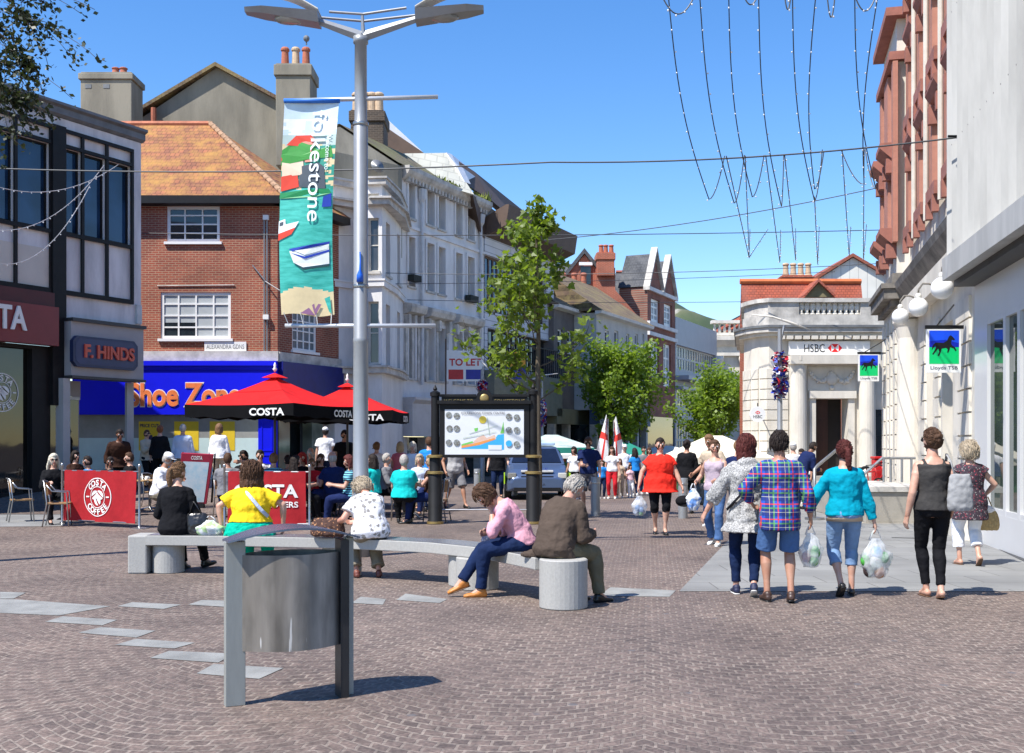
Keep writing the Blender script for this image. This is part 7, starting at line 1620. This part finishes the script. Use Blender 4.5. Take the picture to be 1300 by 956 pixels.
    # ---- top garment
    if top:
        cn=top['c']; e=.016+top.get('ease',0); g=MB(); hem=top.get('hem',-.08); be=(bottom or {}).get('ease',0)+.014; r=trings(e,max(hem,-.10),.485 if not top.get('tank') else .44); r=[(c_0,M_0,rx_0+(max(0,be+.010-e) if i_0<3 else 0),ry_0+(max(0,be+.010-e) if i_0<3 else 0)) for i_0,(c_0,M_0,rx_0,ry_0) in enumerate(r)]
        if hem<-.10:
            fl2=top.get('flare',.03); bz=hem
            c0,M0,rx,ry=r[0]; rng=[]; rx=max(rx,.150*fat+be); ry=max(ry,.125*fat+be)
            for j in range(4,0,-1):
                q=j/4; rng.append((pel+V((0,-.005,-.10+(bz+.10)*q)),Matrix.Identity(3),rx+.022*(1-abs(q-.5))+fl2*q,ry+.022+fl2*q))
            r=rng+r[1:] if not sit else r
        if not top.get('tank'):
            r.append((neck+Ru@V((0,.005,-.02)),Ru,.078+e*.3,.074+e*.3)); r.append((neck+Ru@V((0,.008,.012 if top.get('collar') else -.008)),Ru,.066,.068))
        loft(g,r,20)
        fr=top.get('sleeve',.5)
        if fr>0:
            for S,E,W in ((SL,eL,wL),(SR,eR,wR)): arm(g,S,E,W,e*.9,fr,.004 if fr>1.2 else .010)
        elif top.get('tank'):
            for q in (-1,1): g.tube([chest+Ru@V((q*.09,.06,.03)),chest+Ru@V((q*.10,.035,.10)),chest+Ru@V((q*.095,-.02,.125)),chest+Ru@V((q*.085,-.085,.06))],.020,8)
        if fem:
            for q in (-1,1): g.sphere(chest+Ru@V((q*.072,.075*(.8+.2*fat),.0)),.066*(.85+.15*fat)+e,12,8,(1,.85,1))
        for pl_ in top.get('blobs',()): g.capsule(pl_[0],pl_[1],pl_[2],pl_[3],10)
        go=fin(top.get('name','shirt'),FBc[cn],mb=g); remesh(go,vc,2,top.get('fold',.022),.10)
        if top.get('under'):
            g=MB(); loft(g,[(pel+V((0,0,hem-.06)),Matrix.Identity(3),.168*fat+.018,.13*fat+.02),(pel+V((0,0,hem+.05)),Matrix.Identity(3),.165*fat+.016,.125*fat+.018)],24); fin('vest_hem',FBc[top['under']],mb=g)
    if bottom:
        cn=bottom['c']; e=.011+bottom.get('ease',0); g=MB(); loft(g,trings(e+.002,-.10,.06 if not bottom.get('high') else .16),20)
        if bottom.get('skirt'):
            L_=bottom['skirt']; 
            if sit: 
                for H,K in ((HL,KL),(HR_,KR)): g.capsule(H,H+(K-H)*.95,.095*fl+e,.075*fl+e,14)
                g.capsule((HL+KL)/2,(HR_+KR)/2,.09,.09,12)
            else: loft(g,[(pel+V((0,0,-L_)),Matrix.Identity(3),.2,.17),(pel+V((0,0,-.05)),Matrix.Identity(3),.175,.135)],20)
        else:
            for H,K,A in ((HL,KL,AL),(HR_,KR,AR)): legs(g,H,K,A,e,bottom.get('len',1.97),bottom.get('hem',0))
        go=fin(bottom.get('name','trousers'),FBc[cn],mb=g); remesh(go,vc,2,bottom.get('fold',.014),.07)
    # shoes
    for A,F in ((AL,LF),(AR,RF)):
        M=footv(A,F); g=MB(); 
        if shoes=='sandal':
            g.tube([A+M@V((0,-.065,-.083)),A+M@V((0,.0,-.083)),A+M@V((0,.10,-.083)),A+M@V((0,.165,-.083))],[.026,.032,.042,.028],12,ell=(1,.22)); fin('sandal',SHO['tan'] if False else m_sole2,mb=g); continue
        low=shoes in('flat_black',); mt=SHO[shoes.replace('flat_','')]
        loft(g,[(A+M@V((0,-.070,-.052)),M@RX(90),.020,.018),(A+M@V((0,-.055,-.048)),M@RX(90),.034,.034),(A+M@V((0,0,-.042)),M@RX(90),.038,.042),(A+M@V((0,.08,-.058)),M@RX(90),.044,.030),(A+M@V((0,.15,-.064)),M@RX(90),.040,.024),(A+M@V((0,.185,-.068)),M@RX(90),.020,.014)],14)
        if not low: g.capsule(A+M@V((0,-.02,-.02)),A+M@V((0,.02,-.035)),.043,.042,12)
        so_=fin('shoe',mt,mb=g); remesh(so_,max(.007,vb*.8),1); g=MB(); g.tube([A+M@V((0,-.072,-.083)),A+M@V((0,.0,-.083)),A+M@V((0,.10,-.084)),A+M@V((0,.186,-.083))],[.030,.036,.045,.024],12,ell=(1,.24)); fin('sole',m_sole if shoes in('navy','white') else (m_sole2 if shoes=='tan' else SHO['black']),so_,mb=g)
    Mw=Matrix.Rotation(R(yaw),4,'Z'); Wd=lambda p: V((x,y,z0))+(Mw@(V(p)*s))
    return dict(t=t,gL=Wd(gL),gR=Wd(gR),S=lambda p:V(p),W=Wd,fin=fin,pel=pel,chest=chest,Ru=Ru,neck=neck,SL=SL,SR=SR,hc=hc,eL=eL,KL=KL,KR=KR,HL=HL,HR=HR_,Rh=Rh,waist=waist)
def bagmat(n,c,a=.55):
    m,nt,b=new_mat(n); v=coords(nt); nz=N(nt,'ShaderNodeTexNoise'); nz.inputs['Scale'].default_value=9; nt.links.new(v,nz.inputs['Vector']); nt.links.new(ramp(nt,nz.outputs['Fac'],[(.42,c),(.5,(.72,.73,.74)),(.62,(.60,.62,.63))]),b.inputs['Base Color']); b.inputs['Roughness'].default_value=.3; b.inputs['Alpha'].default_value=a; bump(nt,b,nz.outputs['Fac'],.5,.03); return m
def plastic_bag(p,w_,h,label,m,items,grp='plastic shopping bags'):
    t=thing('shopping_bag',label,'shopping bag',tuple(p+V((0,0,-h))),0,grp); g=MB(); n=36; vs=[]; rg=22; rnd=random.Random(int(p.x*100))
    for i in range(rg+1):
        q=i/rg; z_=h*.82*q; r=w_*.5*(math.sin(math.pi*min(1,.14+q*.58))**.8)*(.92-.1*q)*(1 if q<.55 else 1-(q-.55)*1.5)
        for k in range(n):
            a=2*math.pi*k/n; rr=r*(1+.10*math.sin(5*a+q*4)+.05*math.sin(11*a-q*7)); vs.append((rr*math.cos(a),rr*.55*math.sin(a),z_))
    g.add(vs,[(i*n+k,i*n+(k+1)%n,(i+1)*n+(k+1)%n,(i+1)*n+k) for i in range(rg) for k in range(n)]+[list(range(n))[::-1]]); g.v=[p+V((mnoise.noise(p*14+V((w_*50,0,0)))*.022+mnoise.noise(p*34)*.010,mnoise.noise(p*14+V((9,0,0)))*.02,mnoise.noise(p*18+V((0,9,0)))*.012)) if p.z<h*.75 else p for p in g.v]; o=g.build('bag_body',m,t,smooth=True)
    g=MB()
    for q in (-1,1): g.tube([(q*w_*.18,0,h*.78),(q*w_*.10,.01,h*.92),(q*.012,0,h)],[.018,.014,.012],6,ell=(1,.4))
    g.build('handle',m,t,smooth=True); g=MB(); 
    for k,(c,dx,dz,sz) in enumerate(items):
        MB().sphere((dx*w_,0,dz*h),sz,12,8,(1,.7,1.2)).build('shopping',mat('goods_%s'%c,{'green':(.08,.42,.06),'red':(.5,.03,.02),'blue':(.05,.25,.6),'white':(.7,.7,.7),'dark':(.05,.03,.03),'orange':(.5,.2,.05)}[c],.5),t,smooth=True)
def handbag(p,w_,h,d,label,m,strap=None,name='handbag',parent_m=None,rz=0,soft=True):
    t=thing(name,label,'bag',tuple(p),rz); g=MB(); loft(g,[(V((0,0,0)),Matrix.Identity(3),w_*.42,d*.4),(V((0,0,h*.12)),Matrix.Identity(3),w_*.5,d*.5),(V((0,0,h*.55)),Matrix.Identity(3),w_*.48,d*.45),(V((0,0,h*.9)),Matrix.Identity(3),w_*.42,d*.25),(V((0,0,h)),Matrix.Identity(3),w_*.38,d*.12)],18); o=g.build('bag_body',m,t,smooth=True); remesh(o,.012,1,.02,.05)
    if strap: MB().tube([V(q)-V(p) for q in strap],.010,7,ell=(1.6,.6)).build('strap',parent_m or m,t,smooth=True)
    return t
ZB=.47
bg_=dict
# --- on the bench
A1=person('woman in black top with light brown ponytail sitting on the left end of the bench',( -4.14,13.56),-4,1.74,1.06,True,'l',('pony','lbrown'),bg_(c='black',sleeve=1.6,hem=-.10,ease=.012,name='top'),bg_(c='black',ease=.01),'black',sit=.565,lean=4,slump=3,head=(4,-28),LH=(-.2,.30,.66),RH=(.22,.28,.66),LF=(-.05,.42,.08,0,0),RF=(.18,.55,.1,-10,-25))
handbag((-3.86,13.52,.48),.30,.26,.16,'black leather handbag standing between the woman in black and the yellow top',mat('bag_black',(.02,.02,.022),.3,.3,6),strap=[(-3.96,13.5,.70),(-3.9,13.52,.88),(-3.8,13.5,.72)])
plastic_bag(V((-3.70,13.5,.70)),.42,.25,'pale green plastic bag slumped on the bench beside the yellow top',bagmat('bag_green',(.45,.62,.30),.8),[])
A2=person('large woman in bright yellow t-shirt with curly brown hair, seated with her back to us',(-3.2,13.5),2,1.70,1.42,True,'l',('big','brown'),bg_(c='yellow',sleeve=.75,hem=-.02,ease=.018,name='t_shirt',fold=.03),bg_(c='jade',ease=.03),'black',sit=.57,lean=3,slump=4,LH=(-.36,.0,.60),RH=(.40,.06,.62),elL=(-1,-.2,0),elR=(1,-.2,0))
g=MB(); pe=A2['pel']; loft(g,[(pe+V((0,-.02,-.11)),Matrix.Identity(3),.32,.24),(pe+V((0,-.02,-.05)),Matrix.Identity(3),.315,.24),(pe+V((0,-.01,.045)),Matrix.Identity(3),.285,.22)],24)
for q in (-1,1): g.capsule(pe+V((q*.16,-.18,-.02)),pe+V((q*.27,-.12,-.10)),.035,.045,10)
o_=A2['fin']('tied_jacket',FBc['jade'],A2['t'],mb=g); remesh(o_,.011,1,.03,.05)
g=MB(); c_=A2['chest']; g.tube([A2['neck']+V((-.05,-.09,-.02)),c_+V((.0,-.18,.06)),c_+V((.09,-.215,-.04)),c_+V((.17,-.205,-.14)),c_+V((.24,-.15,-.22))],.020,8,ell=(1.3,.6)); A2['fin']('bag_strap',FBc['paleblue'],A2['t'],mb=g)
A3=person('elderly woman with curly blonde hair in grey and white floral blouse bent over her bag',(-1.66,12.94),24,1.62,1.28,True,'p',('curly','greyblonde'),bg_(c='floral',sleeve=.62,hem=-.10,ease=.018,name='blouse'),bg_(c='khaki',ease=.02,len=1.85,hem=.02),'rust',sit=.56,lean=16,slump=16,head=(28,14),LH=(-.34,.36,.70),RH=(-.05,.42,.70),LF=(-.12,.22,.08,0,0),RF=(.16,.16,.08,0,-20),elR=(.6,.2,-1))
handbag((-2.18,13.05,.49),.42,.22,.2,'brown and orange patterned handbag held by the elderly woman in floral blouse',m_leo,name='handbag')
A4=person('woman in pink shirt and dark jeans sitting with her face in her hand',(.10,11.56),98,1.68,.98,True,'l',('bob','brown'),bg_(c='pink',sleeve=1.45,hem=-.08,ease=.012,name='shirt',fold=.03),bg_(c='denim',ease=.012,hem=.006),'tan',sit=.565,lean=24,slump=14,head=(26,0),LH='face',RH=(.10,.34,.68),LF=(-.10,.46,.085,0,0),RF=(-.02,.66,.17,20,0),kR=(-.1,1,.6),elL=(-.2,.5,-1),elR=(.3,-.6,-.6))
handbag((-.18,11.75,.52),.30,.18,.14,'dark blue patterned bag on the lap of the woman in pink',spot_fab('navy_pattern',(.02,.03,.08),(.35,.38,.45),60,.25))
A5=person('white haired old man in brown jacket hunched on the right end of the bench',(.42,10.84),-42,1.74,1.16,False,'p',('short','white'),bg_(c='brown',sleeve=1.9,hem=-.10,ease=.024,collar=1,name='jacket',fold=.03),bg_(c='olive',ease=.016),'black',sit=.57,lean=14,slump=16,head=(10,-16),LH=(-.10,.42,.72),RH=(.16,.40,.70),LF=(-.02,.40,.08,0,0),RF=(.2,.46,.08,0,-10))
g=MB(); pe=A5['pel']; g.capsule(pe+V((-.16,-.06,-.06)),pe+V((-.34,-.10,-.085)),.06,.022,10); g.capsule(pe+V((.17,-.02,-.02)),pe+V((.2,.06,-.16)),.06,.04,10); o_=A5['fin']('jacket_tail',FBc['brown'],A5['t'],mb=g); remesh(o_,.010,1,.02,.05)
# --- walking away on the right
gp=G(948,756); B1=person('dark red haired woman in loose grey flecked coat walking arm outstretched',(gp.x,gp.y),-6,1.70,1.05,True,'l',('bob','redbrown'),bg_(c='tweed',sleeve=1.55,hem=-.24,flare=.09,ease=.03,name='coat',fold=.05,collar=1),bg_(c='denim',ease=.004,len=1.9),'navy',LH=(-.46,.10,.84),RH=(.20,.25,1.0),LF=(-.10,.12,.09,0,5),RF=(.06,-.14,.13,25,-5),elL=(-1,-.3,.3),head=(0,-25))
g=MB(); c_=B1['chest']; g.sphere(B1['neck']+V((0,-.055,-.02)),.085,14,10,(1.35,.8,.9)); o_=B1['fin']('hood',FBc['tweed'],B1['t'],mb=g); remesh(o_,.01,1,.02,.05)
g=MB(); g.tube([B1['SR']+V((-.04,-.09,.04)),c_+V((.05,-.175,-.05)),c_+V((-.12,-.17,-.24)),c_+V((-.22,-.1,-.36))],.011,8,ell=(1.5,.5)); B1['fin']('bag_strap',FBc['black'],B1['t'],mb=g)
gp=G(990,764); B2=person('man in blue and red checked shirt with denim shorts walking away',(gp.x,gp.y),-3,1.74,1.06,False,'m',('short','dark'),bg_(c='plaid',sleeve=1.75,hem=-.20,flare=.0,ease=.016,collar=1,name='checked_shirt',fold=.03),bg_(c='midden',ease=.010,len=.94,hem=.010,name='shorts'),'brown',LH=(-.26,.16,1.0),RH=(.31,.02,.86),LF=(-.12,.04,.09,0,8),RF=(.10,-.06,.10,8,-8),elL=(-.9,-.9,0),head=(2,-18))
plastic_bag(B2['gR']+V((.02,0,.01)),.27,.42,'clear plastic bag with red and green shopping held by the man in checked shirt',bagmat('bag_clear',(.65,.67,.66),.5),[('red',-.15,.25,.05),('green',.15,.35,.06),('green',.12,.16,.05),('white',-.1,.5,.04)])
gp=G(1072,757); B3=person('woman in turquoise blue cardigan and pale denim capris with dark ponytail walking away',(gp.x,gp.y),-4,1.64,1.08,True,'l',('pony','redbrown'),bg_(c='teal',sleeve=1.93,hem=-.03,ease=.012,name='cardigan',fold=.03,under='beige'),bg_(c='ldenim',ease=.006,len=1.42,hem=.012,name='capris'),'flat_black',LH=(-.34,.20,.96),RH=(.32,.0,.84),LF=(-.06,-.10,.15,38,4),RF=(.10,.10,.09,0,-6),elL=(-.6,-1,-.2),head=(0,4))
plastic_bag(B3['gR']+V((.02,0,.01)),.36,.50,'fuller plastic bag with blue and green shopping held by the woman in turquoise cardigan',bagmat('bag_clear2',(.55,.62,.60),.5),[('blue',.05,.5,.06),('green',.25,.42,.05),('dark',-.2,.15,.06),('orange',.1,.12,.06),('green',-.3,.35,.05),('white',.0,.3,.07)])
gp=G(1184,759); B4=person('slim woman in sheer charcoal vest and black leggings with pinned up brown hair',(gp.x,gp.y),-2,1.76,.96,True,'l',('bun','brown'),bg_(c='sheer',sleeve=0,tank=1,hem=-.04,ease=.018,name='vest_top'),bg_(c='black',ease=.0,len=1.9,name='leggings'),'sandal',LH=(-.25,.02,.84),RH=(.24,.10,.9),LF=(-.03,.10,.09,0,5),RF=(.05,-.10,.10,12,-5),head=(0,22),glasses=True)
p=B4['W']((.22,-.16,.90)); handbag(tuple(p),.27,.38,.13,'soft grey shoulder bag hanging behind the slim woman in charcoal vest',mat('bag_grey',(.30,.30,.30),.8,.15,9),strap=[tuple(p+V((-.05,0,.34))),tuple(B4['W']((.14,-.13,1.40))),tuple(B4['W']((.135,-.02,1.475))),tuple(B4['W']((.16,.08,1.35))),tuple(p+V((.07,.06,.30)))],name='shoulder_bag')
gp=G(1231,718); B5=person('older woman with grey blonde curls in dark red floral tunic and white trousers',(gp.x,gp.y),0,1.62,1.18,True,'l',('curly','greyblonde'),bg_(c='dress',sleeve=.22,hem=-.28,flare=.03,ease=.02,name='tunic',fold=.025),bg_(c='white',ease=.018,len=1.62,hem=.012),'sandal',LH=(-.22,.18,.98),RH=(.30,.18,.99),LF=(-.10,.10,.09,0,5),RF=(.08,-.12,.14,40,-5),elR=(1,-.8,-.3))
p=B5['gR']+V((.06,0,-.42)); t=handbag(tuple(p),.42,.26,.16,'woven straw bag with white cloth on the arm of the older woman in floral tunic',mat('straw',(.48,.34,.15),.8,.35,40,bmp=.5,bscale=80),strap=[tuple(p+V((-.14,0,.22))),tuple(p+V((-.05,0,.44))),tuple(p+V((.05,0,.44))),tuple(p+V((.14,0,.22)))],name='straw_bag'); g=MB(); g.sphere((0,0,.27),.12,14,8,(1.2,.6,.5)); o_=g.build('white_cloth',FBc['white'],t,smooth=True); remesh(o_,.012,1,.03,.05)
# --- walking towards us
gp=G(838,678); C1=person('large smiling woman in bright red top and black cropped leggings walking towards us',(gp.x,gp.y),176,1.70,1.58,True,'l',('pony','dark'),bg_(c='red',sleeve=.52,hem=-.17,flare=.07,ease=.018,name='tunic_top',fold=.03),bg_(c='black',ease=.006,len=1.25,name='leggings'),'flat_black',LH=(-.38,.12,.86),RH=(.38,.05,.88),LF=(-.08,.12,.09,0,6),RF=(.08,-.06,.10,8,-6),elL=(-1,-.4,0),elR=(1,-.4,0),head=(0,6))
plastic_bag(C1['gR'],.30,.42,'clear plastic bag with blue shopping held by the woman in red',bagmat('bag_clear3',(.5,.55,.65),.5),[('blue',-.1,.3,.05),('blue',.12,.22,.05),('green',.1,.1,.04)])
p=C1['gL']+V((.02,-.02,-.26)); t=thing('cap',  'black cap dangling from the left hand of the woman in red','hat',tuple(p)); g=MB(); g.sphere((0,0,.1),.125,16,10,(1.15,.9,.8)); g.lathe([(.17,.02),(.18,.03),(.1,.05)],(.08,0,0),16); g.build('crown_and_brim',FBc['black'],t,smooth=True)
gp=G(908,692); C2=person('woman in lilac vest and flared blue jeans walking towards us with bags',(gp.x,gp.y),152,1.66,1.02,True,'l',('pony','brown'),bg_(c='lilac',sleeve=0,tank=1,hem=-.06,ease=.014,name='vest_top'),bg_(c='midden',ease=.006,hem=.03),'white',LH=(-.14,.30,1.06),RH=(.28,.12,1.05),LF=(-.10,.14,.09,0,5),RF=(.10,-.14,.12,16,-5),head=(0,22))
plastic_bag(C2['gR']+V((-.05,-.02,.0)),.26,.42,'white and blue plastic bag beside the woman in lilac vest',bagmat('bag_blue',(.15,.3,.65),.9),[])
handbag((C2['t'].location.x-.22,C2['t'].location.y+.05,.62),.26,.34,.12,'black shoulder bag on the hip of the woman in lilac vest',mat('bag_black',(0,0,0)))
gp=G(908,668); person('stooping man in beige t-shirt behind the woman in lilac',(gp.x,gp.y),130,1.80,1.1,False,'m',('short','lbrown'),bg_(c='beige',sleeve=.55,ease=.02,name='t_shirt',hem=-.12),bg_(c='khaki',ease=.02),'white',lean=14,RH=(.35,.2,.98),LH=(-.2,.3,1.0),head=(8,0))
gp=G(937,672); person('child with light brown hair in navy top beside the grey coat',(gp.x,gp.y),-10,1.66,.9,False,'l',('short','lbrown'),bg_(c='navy',sleeve=.5,name='t_shirt'),bg_(c='denim'),'white')
gp=G(872,652); person('woman all in black carrying a black bag by the cream stall',(gp.x,gp.y),-20,1.68,1.15,True,'m',('bun','dark'),bg_(c='black',sleeve=1.8,hem=-.15,ease=.02,name='jacket'),bg_(c='black',ease=.02),'black')
gp=G(747,653); person('man in navy polo shirt and grey shorts looking at his phone',(gp.x,gp.y),172,1.76,1.02,False,'l',('short','brown'),bg_(c='navy',sleeve=.55,ease=.022,name='polo_shirt',collar=1),bg_(c='shorts',ease=.010,len=.92,hem=.010,name='shorts'),'white',LH=(-.26,.1,.86),RH=(.05,.34,1.1),head=(16,0),glasses=True,LF=(-.1,.15,.09,0,5),RF=(.1,-.15,.13,20,-5))
CG='shoppers by the market stalls'
for px,py,yw,h,fm,hr,tc,bc,tl,sk in ((764,633,185,1.12,False,('short','brown'),'blue','denim','boy in bright blue t-shirt facing us near the flags','l'),(777,633,170,1.5,True,('long','brown'),'white','redpants','girl in white top and red trousers below the flags','l'),(787,632,175,1.15,True,('long','lbrown'),'beige','beige','small girl with bare shoulders next to red trousers','l'),(793,629,180,1.56,False,('short','grey'),'white','khaki','man in white shirt and cap behind the small girl','l'),(800,632,200,.98,True,('bob','dark'),'fpink','white','tiny child in pink beside the woman in sky blue','l'),(806,630,20,1.45,True,('long','dark'),'blue','denim','dark haired woman in sky blue top left of the red top','m'),(729,634,150,1.50,True,('bob','dark'),'white','black','woman in white t-shirt beside the police car','m'),(737,631,165,1.42,True,('long','dark'),'black','black','girl in black skirt between police car and man in polo','l'),(817,627,190,1.5,False,('short','dark'),'grey','denim','dim figure in grey just behind the woman in red','m'),(824,626,185,1.45,True,('bob','brown'),'black','white','dim figure with white trousers behind the woman in red','m')):
    gp=G(px,py); person(tl,(gp.x,gp.y),yw,h,1.0,fm,sk,hr,bg_(c=tc,sleeve=.5,name='top'),bg_(c=bc,ease=.01),'white',group=CG,hat=('cap' if 'cap' in tl else None))
gp=G(1037,650); person('man in navy jacket leaning forward over the handrail by the bank door',(gp.x-.1,gp.y+1),-70,1.74,1.1,False,'d',('crop','dark'),bg_(c='navy',sleeve=1.9,hem=-.12,ease=.02,name='jacket'),bg_(c='denim',ease=.01),'black',lean=28,slump=8,LH=(-.1,.45,.95),RH=(.1,.45,.95))
gp=G(1021,648); person('person in white top and white cap behind the checked shirt by the bank',(gp.x,gp.y+1),10,1.62,1.0,False,'l',('short','grey'),bg_(c='white',sleeve=.5,name='top'),bg_(c='khaki'),'white',hat='cap')
gp=G(1048,644); person('crouching person in white shirt near the bank step',(gp.x,gp.y+1.5),100,1.5,1.0,True,'m',('short','dark'),bg_(c='white',sleeve=.5,name='top'),bg_(c='denim'),'white',lean=25)
# --- raised ground before the shoe shop
mb=MB(); nx,ny=30,16
def hh_(X,Y):
    a=max(0,min(1,(Y-24.6)/4)); a=a*a*(3-2*a); b_=max(0,min(1,(-3.2-X)/2.5)); b_=b_*b_*(3-2*b_); return .36*a*b_+.012
vs=[(-19+i*16.5/nx,24.5+j*14/ny,hh_(-19+i*16.5/nx,24.5+j*14/ny)) for j in range(ny+1) for i in range(nx+1)]
mb.add(vs,[(j*(nx+1)+i,j*(nx+1)+i+1,(j+1)*(nx+1)+i+1,(j+1)*(nx+1)+i) for j in range(ny) for i in range(nx)]); tag(mb.build('forecourt',m_setts,smooth=True),kind='structure')
def stand(px,z,yw,h,label,tc,bc,hr,fm=False,fat=1.05,sk='l',sl=1.7,**k):
    X=(px-650)/FP*z; nm=k.pop('nm','shirt'); return person(label,(X,z,hh_(X,z) if z>24.6 else 0),yw,h,fat,fm,sk,hr,bg_(c=tc,sleeve=sl,ease=.02,name=nm,hem=-.12),bg_(c=bc,ease=.016),'black',**k)
stand(203,30,5,1.72,'woman with ginger bun and black jacket facing the shoe shop window','black','black',('bun','ginger'),True)
stand(186,30.5,-120,1.60,'man in sunglasses holding a bundle beside the shoe shop window','beige','black',('short','brown'),False,glasses=True,LH=(-.1,.3,1.2),RH=(.1,.3,1.2))
stand(232,29.5,3,1.74,'grey haired man in pale blue shirt looking in the shoe shop window','paleblue','khaki',('short','grey'),False,1.15)
stand(278,29.5,-5,1.75,'woman in loose white top with light brown hair before the yellow poster','white','beige',('bob','lbrown'),True,1.15)
stand(150,26.5,-150,1.80,'man in long dark brown coat standing in the jeweller doorway shade','maroon','black',('short','dark'),False,1.25,sk='d',lean=12,slump=8)
stand(413,30,2,1.72,'person in white t-shirt and white cap entering the shop','white','denim',('short','dark'),False,sl=.55,hat='cap')
stand(437,28,-150,1.80,'man in black polo shirt standing just left of the lamp post','black','black',('short','dark'),False,1.15,sk='m',sl=.55)
stand(478,27,-20,1.62,'woman in white blouse with brown hair right of the lamp post','white','black',('bun','lbrown'),True)
stand(508,27.5,-5,1.62,'woman in rose pink top with blonde hair, back to us','rose','beige',('bob','blonde'),True,1.1,sl=.4)
stand(524,26,175,1.62,'woman in white cardigan with white blonde hair facing us','white','beige',('bob','pale'),True,1.05)
stand(545,25.5,20,1.74,'man in bright blue t-shirt left of the town sign','blue','denim',('short','brown'),False,1.1,sl=.55)
gp=G(578,646); person('man in grey cargo shorts walking behind the town map sign',(gp.x,gp.y),-150,1.80,1.12,False,'m',('short','brown'),bg_(c='lgrey',sleeve=.5,ease=.02,name='t_shirt',hem=-.1),bg_(c='grey',ease=.014,len=.98,hem=.012,name='shorts'),'black',LF=(-.12,.30,.09,0,8),RF=(.12,-.28,.13,22,-8),LH=(-.27,.1,.9),RH=(.27,0,.9))
gp=G(632,632); person('person in black t-shirt standing under the right half of the town map',(gp.x,gp.y),178,1.72,1.15,False,'l',('short','brown'),bg_(c='black',sleeve=.55,ease=.02,name='t_shirt',hem=-.12),bg_(c='denim',ease=.01),'black',LH=(-.36,.1,.88),RH=(.3,.1,.88))
# --- at the cafe tables
CS='people seated at the cafe tables'
def sitp(px,z,yw,h,label,tc,bc,hr,fm=False,fat=1.05,sk='l',sl=.55,top_z=None,**k):
    X=(px-650)/FP*z; nm=k.pop('nm','top'); k.setdefault('LH',(-.15,.36,.78)); k.setdefault('RH',(.15,.36,.78)); return person(label,(X,z,hh_(X,z) if z>24.6 else 0),yw,h,fat,fm,sk,hr,bg_(c=tc,sleeve=sl,ease=.016,name=nm,hem=-.06),bg_(c=bc,ease=.014),'black',sit=.56,group=CS,**k)
sitp(68,22,-150,1.78,'woman with long white blonde hair and sunglasses in black at the leftmost cafe table','black','black',('long','pale'),True,sl=1.8,glasses=True)
sitp(112,23.2,140,1.66,'dark haired boy in blue behind the left red barrier','blue','denim',('short','dark'),False,.95,'m')
sitp(203,22.3,-100,1.88,'man in white flat cap and white shirt leaning over his table','white','khaki',('short','grey'),False,1.1,'m',sl=1.5,lean=12,head=(14,0),hat='cap',glasses=True)
sitp(289,22.6,10,1.82,'cropped hair man in grey t-shirt with his back to us','grey','denim',('crop','brown'),False,1.1,'m')
sitp(310,24.2,150,1.90,'man in black shirt and sunglasses facing us beside the menu board','black','black',('short','dark'),False,1.1,'m',glasses=True,LH=(-.2,.3,1.1))
sitp(347,22.9,-10,1.80,'light haired child in blue and navy striped top','stripe','denim',('short','lbrown'),True,1.05)
sitp(366,23.6,40,1.70,'cropped hair man next to the striped top','grey','denim',('crop','dark'),False,1.0,'m')
sitp(384,24.6,170,1.78,'woman with dyed red hair facing us at the cafe','black','black',('bob','red'),True,.95)
sitp(396,24.0,175,1.52,'small smiling child with red scarf between two women','redpants','denim',('short','lbrown'),False,.9)
sitp(407,24.4,-150,1.74,'smiling dark haired woman facing right at the cafe table','maroon','black',('pony','brown'),True,1.0)
sitp(425,22.8,42,1.88,'balding man in navy polo shirt leaning on the table','navy','navy',('bald','grey'),False,1.25,'p',sl=.6,lean=8)
sitp(446,21.6,95,1.74,'woman with dark red hair in striped top and navy skirt holding a drink','stripe','navy',('bob','redbrown'),True,1.05,sl=.5,head=(10,0))
sitp(474,23.4,60,1.72,'person with long dark hair just right of the lamp post','turq','navy',('long','dark'),True,1.0)
sitp(513,21.6,4,1.76,'grey haired person in turquoise top seated with back to us','turq','black',('short','grey'),True,1.35,sl=.6)
sitp(548,21.9,92,1.72,'blonde woman in sunglasses seated by the left sign post','maroon','navy',('bob','blonde'),True,1.0,sl=0.3,glasses=True,LH=(-.1,.42,.82))
sitp(140,24.0,200,1.6,'dim figure seated in the shade behind the left red barrier','black','black',('short','dark'),False,1.0,'d')
for a in ((330,25.2,-160,1.84,'man in white shirt between the two red umbrellas poles','white','denim',('short','dark'),False),(463,24.8,175,1.74,'woman in pale pink top facing us behind the lamp post','fpink','denim',('long','brown'),True),
    (490,24.3,-100,1.76,'man in dark jacket facing right beside the turquoise tops','grey','black',('short','grey'),False),(533,24.6,170,1.70,'woman in pale blue blouse at the table right of the lamp post','paleblue','navy',('bob','greyblonde'),True),
    (95,25.5,-120,1.72,'person in dark clothes in the shade behind the left barrier','maroon','black',('bob','dark'),True),(165,24.8,120,1.76,'person in dark top seated between the brown coat and white cap','black','denim',('short','brown'),False),
    (374,22.2,-60,1.70,'person in black seated beside the right end of the red barrier','black','black',('long','dark'),True),(395,26.0,170,1.84,'older man in beige top seated under the nearer umbrella','beige','khaki',('bald','grey'),False)): sitp(*a,sl=1.2)
# --- bake the modifiers
def bake():
    dg=bpy.context.evaluated_depsgraph_get(); done={}
    obs=[o for o in SC.objects if o.type=='MESH' and o.modifiers]
    new=[]
    for o in obs: new.append((o,bpy.data.meshes.new_from_object(o.evaluated_get(dg),depsgraph=dg)))
    for o,me in new:
        o.modifiers.clear(); o.data=me
bpy.context.view_layer.update(); bake()
